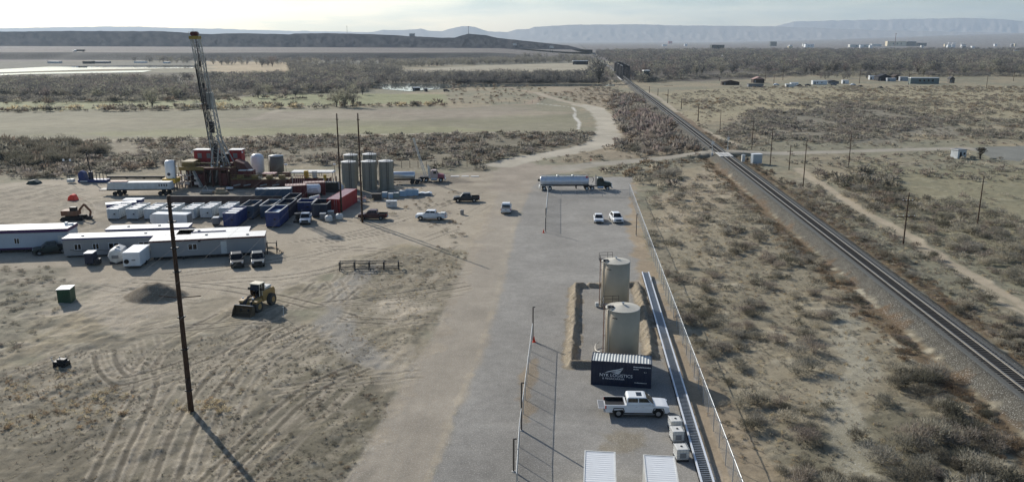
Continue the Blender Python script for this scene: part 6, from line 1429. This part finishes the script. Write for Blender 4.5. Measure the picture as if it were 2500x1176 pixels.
t = simple('pump_house','dark red pump unit with a white lid below the white domed tank','pump',588,446,0); MB().box(0,3.2,0,2.2,.2,2.0).out('casing', DRED, t, bevel=.08); MB().box(-.1,3.3,-.1,2.3,2.0,2.1).out('lid', ROOFW, t); MB().cyl((3.3,.6,.9),(5.0,.6,.9),.4,n=10).out('motor', GREY, t)
t = simple('pump_house','dark red pump unit under the dark tan upright tank','pump',642,443,0); MB().box(0,3.0,0,2.0,.2,1.9).out('casing', DRED, t, bevel=.08); MB().box(-.1,3.1,-.1,2.1,1.9,2.0).out('lid', mat('pink_faded_roof', (214,178,174), .6), t); MB().cyl((3.2,.5,1.0),(4.4,.5,1.0),.5,n=10).out('motor', DKST, t); MB().box(4.8,6.6,.3,1.5,.2,2.2).out('engine', BRNR, t, bevel=.1)
t = simple('machinery','dark oily machinery between the mud tank and the upright tanks','machine',784,470,0); MB().box(0,4.2,0,2.4,.2,.6).out('skid', DKST, t); MB().box(.3,3.9,.3,2.1,.6,2.3).out('engine', mat('oily_black_green', (32,38,36), .55, var=.25), t, bevel=.15); q = MB()
for k in range(6): q.cyl((.5+k*.6,.1,2.2),(.7+k*.55,.8,3.1-(k % 2)*.5),.09,n=5)
q.out('pipe', GREY, t); MB().cyl((3.4,1.2,2.3),(3.4,1.2,3.6),.12,n=7).out('exhaust', DKST, t)
for px, py, lab in ((700,437,'floodlight mast at the left end of the white canopy'),(818,436,'floodlight mast at the right end of the white canopy')):
    t = simple('light_mast', lab, 'light', px, py); MB().cyl((0,0,0),(0,0,3.6),.06,n=6).out('mast', DKST, t); MB().box(-.35,.35,-.12,.12,3.5,3.85).out('lamp_head', LAMP, t)
# blue base machine and light tower left of the rig
t = simple('blue_machine','bright blue machine on a base with rows of upright bars, left of the rig','machine',190,446,.5); MB().box(0,7.0,0,2.2,.1,.7).out('skid', BLUE, t); MB().prism([(.1,.7),(.1,2.2),(.8,2.9),(1.6,2.4),(2.0,.7)], .8, 1.0).out('drum_housing', BLUE, t, bevel=.1); MB().box(2.5,3.3,.6,1.4,.7,2.6).out('tower_base', NAVY, t); MB().cyl((2.9,1,2.6),(2.4,1,7.4),.14,n=6).out('stack', DKST, t); q = MB()
for k in range(8): q.box(3.6+k*.42,3.68+k*.42,.3+(k % 2)*1.0,.38+(k % 2)*1.0,.7,2.2+(k*3 % 4)*.2)
q.out('bar', DKST, t); MB().box(.6,2.4,-.06,-.002,.2,.5).out('label_plate', WHITED, t)
t = simple('light_tower','thin light tower with two white lamps left of the blue machine','light',172,447); MB().box(-.6,.9,-.5,.7,.2,1.0).out('trailer_box', WHITED, t, bevel=.04); MB().cyl((0,0,1.0),(-.2,0,5.4),.06,n=6).out('mast', DKST, t); q = MB().box(-1.2,-.8,-.1,.1,5.4,5.9).box(.4,.8,-.1,.1,5.4,5.9); q.out('lamp_head', LAMP, t); MB().box(-1.0,.6,-.04,.04,5.32,5.4).out('arm', DKST, t)
t = simple('covered_heap','dark green covered heap in the scrub at the left','heap',62,450); MB().prism([(0,0),(.8,.8),(2.0,1.0),(2.9,.5),(3.3,0)], .9, .9).out('cover', mat('dark_green_cover', (40,60,60), .7, var=.15), t, bevel=.12)
t = simple('pipe_line','long straight black pipeline lying on the ground left of the rig','pipe',262,436,.15); MB().cyl((0,0,.4),(14.5,0,.4),.3,n=8).out('pipe_run', BLKP, t); q = MB()
for k in range(4): q.box(.5+k*4.3,.8+k*4.3,-.4,.4,0,.14)
q.out('block', WOOD, t)
t = simple('pipe_stack','stack of pinkish drill pipe behind the flatbed trailer','pipe',330,452,.5); q = MB()
for k in range(5): q.cyl((0,k*.5,.5),(7.5,k*.5,.5),.16,n=6)
q.out('pipes', mat('pink_pipe', (190,150,136), .6), t); MB().box(.5,.7,-.2,2.3,0,.34).box(6.6,6.8,-.2,2.3,0,.34).out('bearer', WOOD, t)
# low blue covered structure behind the white boxes
t = simple('blue_canopy','low blue-sided cover with a white top behind the leftmost white boxes','cover',262,523,28); MB().box(0,5.5,0,2.2,1.2,1.9).out('side', mat('blue_side', (62,66,110), .6, var=.1), t, bevel=.05); MB().box(-.1,5.6,-.1,2.3,1.9,2.0).out('top', WHITE, t); MB().box(.1,.3,.1,.3,0,1.2).box(5.2,5.4,.1,.3,0,1.2).out('leg', DKST, t)
t = simple('blue_canopy','small blue-sided cover with a white top, nearer the flatbed trailer','cover',302,511,5); MB().box(0,3.6,0,2.0,1.2,1.9).out('side', mat('blue_side', (62,66,110), .6, var=.1), t, bevel=.05); MB().box(-.1,3.7,-.1,2.1,1.9,2.0).out('top', WHITE, t); MB().box(.1,.3,.1,.3,0,1.2).box(3.2,3.4,.1,.3,0,1.2).out('leg', DKST, t)
# tanker, crane truck and goods right of the upright tanks
t = simple('tank_trailer','bright metal tank trailer behind the rightmost upright tanks','trailer',958,448,1.5); MB().lathe([(.5,0),(.85,.1),(.95,.4),(.95,5.2),(.85,5.5),(.4,5.6)], 20, (0,2.0), 'x').out('tank_barrel', ALU, t, smooth=True); MB().box(.2,7.0,-.5,.5,.85,1.05).out('frame', DKST, t)
for x in (4.9,6.1):
    for s in (-1,1): wheel(t, x, s*.95, .5, .45, DKST, s)
t = simple('crane_truck','truck with a pinkish-red cab and a thin raised pale boom','truck',1022,443,1.2); tractor(t, 0, mat('cream_cab', (190,170,160), .5, var=.08, dirt=.15), mat('faded_pink_red', (150,74,84), .5, var=.1, dirt=.15))
q = MB(); bb = [(2.0,0,1.4),(-2.4,0,10.6)]
for dy_ in (-.25,.25):
    q.cyl((2.0,dy_,1.4),(-.9,dy_,10.8),.06,n=5)
    q.cyl((1.5,dy_,1.4),(-1.1,dy_,10.7),.06,n=5)
for k in range(14): u = k/14; q.cyl((2.0-2.9*u,-.25,1.4+9.4*u),(1.5-2.6*u,.25,2.0+9.3*u),.04,n=4)
q.out('boom', WHITED, t); q = MB()
for s in (-.9,.9): q.prism([(2.6,1.0),(2.4,3.6),(2.2,4.3),(2.7,3.4),(3.0,1.0)], .12, s)
q.out('gin_pole', WHITED, t); MB().box(.4,2.4,-.9,.9,1.0,1.3).out('deck', DKST, t)
BW = mat('blue_white_wrap', (150,176,196), .5, var=.12, dirt=.05)
for i, (px, py, w_, d, h, lab, m) in enumerate(((933,484,1.1,1.0,1.25,'pale blue wrapped cube, leftmost of three below the upright tanks',BW),(948,485,1.05,1.0,1.1,'pale blue wrapped cube, middle one of three below the upright tanks',BW),(961,484,1.1,1.0,1.15,'greenish wrapped cube, rightmost of three below the upright tanks',mat('green_grey_wrap', (122,138,136), .5, var=.1)),
    (976,481,1.5,1.2,1.35,'stack of pale blue wrapped sacks right of the three cubes',BW),(990,480,1.7,1.2,1.5,'larger stack of pale blue wrapped sacks, in the middle of the goods',BW),(1006,479,1.4,1.2,1.4,'pale blue wrapped sacks at the right end of the goods',BW),(884,0,0,0,0,'',None))):
    if m: crate('wrapped_pallet', lab, px, py, w_, d, h, m, 2, 'pallet')
t = simple('dark_crate','dark brown frame crate left of the pale blue cubes','crate',908,489,0); MB().box(0,2.0,0,1.6,.1,1.4).out('casing', mat('dark_brown_box', (70,66,60), .8, var=.2), t, bevel=.05); MB().cyl((-.3,-.2,0),(-.1,-.1,1.3),.05,n=5).cyl((2.4,-.3,0),(2.1,-.1,1.3),.05,n=5).out('leg', GREY, t)
t = simple('sheet_heap','flat heap of bright white sheeting right of the pale blue sacks','heap',1020,478,-3); MB().frus((0,3.2,0,1.4),(.3,2.9,.2,1.1),0,.5).out('heap_base', GREY, t); MB().prism([(.0,.5),(.8,.75),(1.6,.62),(2.6,.8),(3.1,.55)], .7, .7).out('sheet', WHITE, t)
t = simple('debris_heap','heap of pinkish and white scrap beyond the bright red container','heap',858,494,5); q = MB()
for k in range(14): a = rnd.uniform(0,3); q.cyl((rnd.uniform(0,3.6),rnd.uniform(0,2),rnd.uniform(.1,.7)),(rnd.uniform(0,3.6),rnd.uniform(0,2),rnd.uniform(.1,1.1)),rnd.uniform(.05,.14),n=5)
q.out('scrap', mat('pink_scrap', (196,160,150), .7, var=.2), t); MB().box(.5,3.0,.4,1.8,0,.4).out('board', WHITED, t)
t = simple('folded_sheet','upright white folded sheet at the far end of the bright red container','sheet',820,468); MB().prism([(0,0),(.2,1.9),(.8,2.2),(1.9,1.2),(1.6,0)], .3, .3).out('sheet', WHITE, t, bevel=.05)
t = simple('equipment_box','white box with a short pole standing in the scrub beside the maroon pickup','box',943,507,0); MB().box(0,2.15,0,1.0,.1,1.35).out('casing', WHITED, t, bevel=.03); MB().box(-.05,2.2,-.05,1.05,1.35,1.42).out('lid', WHITE, t); MB().cyl((.6,.5,1.4),(.6,.5,2.5),.04,n=6).out('pole', WHITED, t); MB().box(.3,.9,-.02,-.002,.8,.95).out('label', DKST, t)
t = simple('barrel','lone grey barrel by the road, right of the white double-cab pickup','barrel',1128,524); MB().lathe([(.38,0),(.38,.95),(.3,1.0)], 14).out('drum', mat('grey_drum', (150,146,140), .6, var=.1, dirt=.2), t); MB().lathe([(.4,.5),(.4,.56)], 14).out('ring', GREY, t)
t = simple('board_stack','three pale boards lying on the ground right of the crane truck','boards',1100,432); MB().box(0,2.2,0,1.6,0,.12).out('board', CONC, t); MB().box(2.8,4.6,.1,1.7,0,.12).out('board', CONC, t); MB().box(5.2,7.2,0,1.4,0,.12).out('board', CONC, t)
# thin field fences: posts and wires
def field_fence(lab, a, b, n, h=1.4):
    A = P(*a); B = P(*b); t = thing('wire_field_fence', lab, 'fence', (A[0], A[1], 0)); pr = None
    for i in range(n):
        u = i/(n-1); x = (B[0]-A[0])*u; y = (B[1]-A[1])*u
        if pr is None: pr = MB().cyl((0,0,-.1),(0,0,h),.07,n=5).out('post', TIMB, t)
        else: c = pr.copy(); COL.objects.link(c); c.parent = t; c.location = (x, y, 0)
    q = MB()
    for z in (.5,.9,1.3): q.cyl((0,0,z),(B[0]-A[0],B[1]-A[1],z),.008,n=3,cap=False)
    q.out('wires', DKST, t)
field_fence('thin post-and-wire fence in the scrub behind the blue machine and rig', (40,424), (560,400), 26, 1.9)
field_fence('thin post-and-wire fence along the near edge of the pasture', (640,262), (1300,252), 34)
field_fence('thin post-and-wire fence beyond the upright tanks', (880,412), (1180,408), 16, 1.9)
# ------------------------------------------------------------------ far buildings
def house(name, lab, cat, px0, px1, pb, pt, m, rm, depth=None, gable=False, door=True, win=0, grp=None, z=None, rz=0):
    x0, y0 = P(px0, pb); x1, _ = P(px1, pb); zz = hz(x0, y0) if z is None else z
    v = (pt-588)/2000; a_ = math.cos(PITCH)-v*math.sin(PITCH); b_ = math.sin(PITCH)+v*math.cos(PITCH); H = max(2.2, CAM_H-b_*(y0/a_)-zz)
    L2 = x1-x0; D = depth or min(L2*.6, 9); t = thing(name, lab, cat, (x0, y0, zz), R(rz), grp); hw_ = H*(.62 if gable else .93)
    MB().box(0,L2,0,D,0,hw_).out('wall', m, t)
    if gable: MB().prism([(-.3,hw_),(L2+.3,hw_),(L2*.5,H)], D/2+.3, D/2).out('roof', rm, t)
    else: MB().frus((-.2,L2+.2,-.2,D+.2),(0,L2,0,D),hw_,H).out('roof', rm, t)
    if door: MB().box(L2*.1,L2*.1+min(1.2,L2*.3),-.06,-.005,0,min(2.1,hw_*.8)).out('door', GREY, t)
    for k in range(win): x = L2*(.3+.6*k/max(1,win)); MB().box(x,x+L2*.06,-.05,-.005,hw_*.4,hw_*.75).out('window', GLASS, t)
    return t
BARN = mat('weathered_barn_wood', (62,52,46), .9, var=.25); RUR = mat('rust_pink_roof', (170,138,128), .7, var=.15); CRM = mat('cream_wall', (206,192,162), .8, var=.06); DKG = mat('dark_green_wall', (50,60,58), .8, var=.1)
house('barn','dark wooden barn with a pale gabled roof, alone behind the scrap yard','barn',1839,1866,203,188,BARN,RUR,7,True)
house('shack','row of dark low shacks at the left end of the scrap yard','shack',1763,1805,208,196,BARN,BARN,5,True)
house('shed','grey shed with a white left end in the scrap yard','shed',1827,1864,213,205,GREY,DKST,4)
house('mobile_home','short white trailer left of centre in the scrap yard','trailer',1919,1938,213,206,WHITED,WHITE,3)
house('mobile_home','white camper right of the short white trailer in the scrap yard','camper',1931,1949,210,202,WHITE,WHITE,3)
house('mobile_home','long bright white trailer in the middle of the scrap yard','trailer',1984,2019,207,197,WHITE,WHITE,3.5,win=2)
house('shed','arched grey shed right of the long bright white trailer','shed',2021,2048,205,196,GREY,DKST,6,True)
house('mobile_home','square white camper right of the arched grey shed','camper',2057,2072,205,196,WHITE,WHITE,3)
house('mobile_home','white trailer left of the black barn','trailer',2123,2142,195,185,WHITE,WHITE,3)
house('barn','black barn with a dark steep roof','barn',2144,2175,198,181,mat('black_barn', (32,34,42), .8, var=.1),mat('black_barn', (0,0,0)),9,True)
house('mobile_home','small pale camper in front of the black barn','camper',2166,2187,199,191,mat('pale_grey_wall', (160,166,172), .7),WHITE,3)
house('barn','brown open barn right of the black barn','barn',2183,2197,196,182,BARN,BARN,8,True)
house('mobile_home','grey trailer with a white end, right of the brown barn','trailer',2197,2219,198,188,mat('pale_grey_wall', (0,0,0)),WHITED,3)
house('mobile_home','long grey-green mobile home with a bright roof line and white end','mobile home',2222,2292,205,190,mat('grey_green_wall', (112,124,122), .8, var=.08),WHITE,4,win=4)
house('shed','small dark shed standing alone right of the long mobile home','shed',2318,2330,203,187,mat('grey_brown_wall', (96,92,84), .8),DKST,4,True)
for i, (px, py, m, lab) in enumerate(((1951,211,PDK,'dark vehicle beside the white camper in the scrap yard'),(1972,210,PDK,'dark pickup in front of the long bright white trailer'),(2035,209,mat('dull_blue', (60,72,90), .5),'dull blue car in front of the arched grey shed'),(2082,209,PWHT,'pale car right of the square white camper'),(2100,213,PDK,'dark wreck in the scrub below the scrap yard'),(2148,216,PDK,'dark car wreck alone in the scrub, right of the other wrecks'),(1895,209,PWHT,'pale wreck between the grey shed and the white trailers'))):
    x, y = P(px, py); t = thing('old_car', lab, 'car', (x, y, 0), R(rnd.uniform(-20, 20))); MB().prism([(-2.3,.4),(-2.3,.95),(-1.4,1.0),(-.8,1.5),(.7,1.5),(1.3,1.0),(2.3,.9),(2.3,.4)], .85).out('body', m, t, bevel=.08)
    for xx in (-1.5,1.5): wheel(t, xx, .75, .34, .2, GREY, 1); wheel(t, xx, -.75, .34, .2, GREY, -1)
house('shed','dark boxy shed in the trees right of the railway bridge','shed',1571,1586,200,172,DKG,WHITED,9)
house('open_shed','long open shed with a bright white roof at the right end of the far meadow','shed',1399,1436,158,149,BLKP,WHITE,10)
# the town
TW = [('warehouse','cream warehouse with a dark annex, largest building of the town','warehouse',2166,2212,113,101,CRM,CRM,30),('warehouse','dark flat annex right of the cream warehouse','warehouse',2214,2236,113,101,DKG,WHITED,30),('warehouse','dark low building behind, right of the cream warehouse','warehouse',2240,2262,113,105,DKG,DKG,20),
 ('hall','white arched hall left of centre in the town','hall',1966,1987,116,108,WHITE,WHITE,25),('block','dark square block standing above the left of the town','block',1881,1896,113,102,DKG,DKG,20),('block','dark flat-topped block among trees above the railway','block',1737,1768,124,110,DKG,DKG,25),
 ('hall','long pale hall left of the red-white mast','hall',2075,2125,116,109,mat('pale_hall', (196,196,188), .8),WHITED,25),('hall','short pale hall under the red-white mast','hall',2128,2152,114,108,WHITED,WHITED,25),
 ('house','white gabled house amid the trees below the pale hall','house',2040,2048,134,127,WHITE,WHITE,10),('house','white low house in the trees above the railway line','house',1751,1757,141,136,WHITE,WHITE,8),('house','small white house beside another in the trees above the railway','house',1764,1773,140,135,WHITE,WHITE,8),
 ('mobile_home','long white home at the left of the right-hand group of the town','house',2327,2357,129,124,WHITE,GREY,8),('mobile_home','white home with dark end, second of the right-hand group','house',2360,2384,129,124,WHITE,GREY,8),('mobile_home','white home, third of the right-hand group','house',2412,2436,129,124,WHITE,WHITED,8),('mobile_home','bright white home, fourth of the right-hand group','house',2456,2470,129,122,WHITE,WHITE,8),('mobile_home','white home cut by the right edge of the photo','house',2476,2500,129,123,WHITE,WHITE,8),
 ('house','tiny white house at the left end of the upper row, right of the warehouse','house',2316,2322,110,105,WHITE,WHITE,12),('house','tiny white house, second in the upper row right of the warehouse','house',2326,2334,110,105,WHITE,WHITE,12),('house','tiny white house, third in the upper row right of the warehouse','house',2346,2352,110,106,WHITE,WHITE,12),
 ('house','white farm building on the plain right of the mesa tip','house',1617,1628,113,109,WHITE,WHITE,16),('house','red-roofed building on the plain right of the mesa tip','house',1632,1641,106,101,RED,RED,20),('house','bright white building on the plain right of the red roof','house',1671,1678,113,108,WHITE,WHITE,16)]
for n_, lab, cat, a, b, pb, pt, m, rm, dp in TW: house(n_, lab, cat, a, b, max(pb, 107), pt, m, rm, dp, False, False, 3 if b-a > 14 else 0)
for k in range(16):
    px = rnd.choice((rnd.uniform(1900, 2160), rnd.uniform(2240, 2490), rnd.uniform(2300, 2490))); pb = rnd.uniform(113, 120); w_ = rnd.uniform(4, 11)
    house('house','small pale house among the trees of the distant town','house', px, px+w_, pb, pb-rnd.uniform(6, 8), rnd.choice((WHITE, WHITED, CRM, GREY)), rnd.choice((WHITED, WHITE, GREY)), 12, False, False, 0, 'small houses of the distant town')
for px0, px1, pb, pt, lab, m in ((116,142,155,150,'low white shed beyond the pond, leftmost of its row',WHITED),(202,222,156,150,'dark building beyond the pond with masts',DKG),(224,262,155,150,'long grey shed beyond the pond, right of the dark building',GREY),(327,352,154,150,'white low trailer beyond the pond',WHITE),(398,409,155,152,'small white hut beyond the pond, rightmost of its row',WHITE)):
    house('farm_shed', lab, 'shed', px0, px1, pb, pt, m, WHITED if m != DKG else DKG, 12, False, False)
house('river_hut','low white-roofed hut on the near bank of the river pool','hut',1008,1024,222,217,DKST,WHITE,5); house('river_hut','tiny dark hut right of the white-roofed river hut','hut',1036,1043,224,219,BARN,WHITED,3)
# masts, tower, billboards on the mesa
def mast(lab, px, pb, pt, D, w_=.8, m=None, name='radio_mast'):
    u = (px-1250)/2000/math.cos(PITCH); z0 = CAM_H+D*math.tan((98-pb)/2000); h = D*((pb-pt)/2000); t = thing(name, lab, 'mast', (u*D, D, z0-3), 0)
    MB().cyl((0,0,0),(0,0,h+3),w_,w_*.6,6).out('shaft', m or DKST, t); MB().box(-w_*1.6,w_*1.6,-w_,w_,h+1,h+3).out('antenna', m or DKST, t); return t
mast('thin radio mast on the rounded knoll of the mesa', 1150, 87, 67, 2540, .9); mast('faint pale lattice mast on the mesa left of the knoll', 871, 82, 66, 2950, .8, GREY)
mast('red and dark mast rising above the town', 2133, 110, 83, 4200, 1.6, DRED)
u = (1014-1250)/2000; D = 2700; t = thing('mesa_building','pale square building standing on the mesa edge','building',(u*D/math.cos(PITCH), D, CAM_H+D*(98-92)/2000), 0); MB().box(0,16,0,14,-3,11).out('wall', mat('grey_wall', (140,140,138), .8), t); MB().box(-.5,16.5,-.5,14.5,11,12).out('roof', GREY, t)  # walls in one even mid grey
for px, lab in ((1252,'white billboard below the mesa, left of the pair'),(1337,'white billboard below the mesa, right of the pair')):
    x, y = P(px, 132); y0 = 1950; x = (px-1250)/2000*y0/math.cos(PITCH); t = thing('billboard', lab, 'billboard', (x, y0, hz(x, y0)), 0); MB().box(0,9,0,.4,11,16).out('board', WHITED, t); MB().box(2,2.5,.5,.9,0,14).box(6.5,7,.5,.9,0,14).out('post', DKST, t)
# truck on the highway
y0 = 1560; x = (237-1250)/2000*y0/math.cos(PITCH); t = thing('semi_truck','semi truck with dark trailer and white cab on the far highway','truck',(x, y0, hz(x, y0)), 0); MB().box(6,21,-1.3,1.3,1.2,4.0).out('trailer_box', DKST, t); MB().prism([(0,.6),(0,1.8),(1.6,2.2),(2.2,3.6),(5.2,4.0),(5.4,.6)], 1.2).out('cab', WHITE, t, bevel=.1)
for xx in (1.2,4.6,17,18.5):
    for s in (-1,1): wheel(t, xx, s*1.1, .5, .4, DKST, s)
t = simple('parked_car','small dark truck parked by the river pool','car',1090,224); MB().prism([(-2,.4),(-2,1.6),(.5,1.7),(1.2,1.0),(2.2,.9),(2.2,.4)], .9).out('body', PDK, t, bevel=.08); wheel(t,-1.3,-.8,.36,.2); wheel(t,1.4,-.8,.36,.2)

# ------------------------------------------------------------------ haze
hm = bpy.data.materials.new('haze_air'); hm.use_nodes = True; n = hm.node_tree; n.nodes.clear()
o_ = n.nodes.new('ShaderNodeOutputMaterial'); v_ = n.nodes.new('ShaderNodeVolumePrincipled')
v_.inputs['Color'].default_value = (.72, .86, 1.0, 1); v_.inputs['Density'].default_value = HAZE; v_.inputs['Anisotropy'].default_value = .25
n.links.new(v_.outputs[0], o_.inputs['Volume'])
hb = MB().box(-19500, 19500, -60, 19600, -3, 700).out('haze', hm); hb['kind'] = 'stuff'
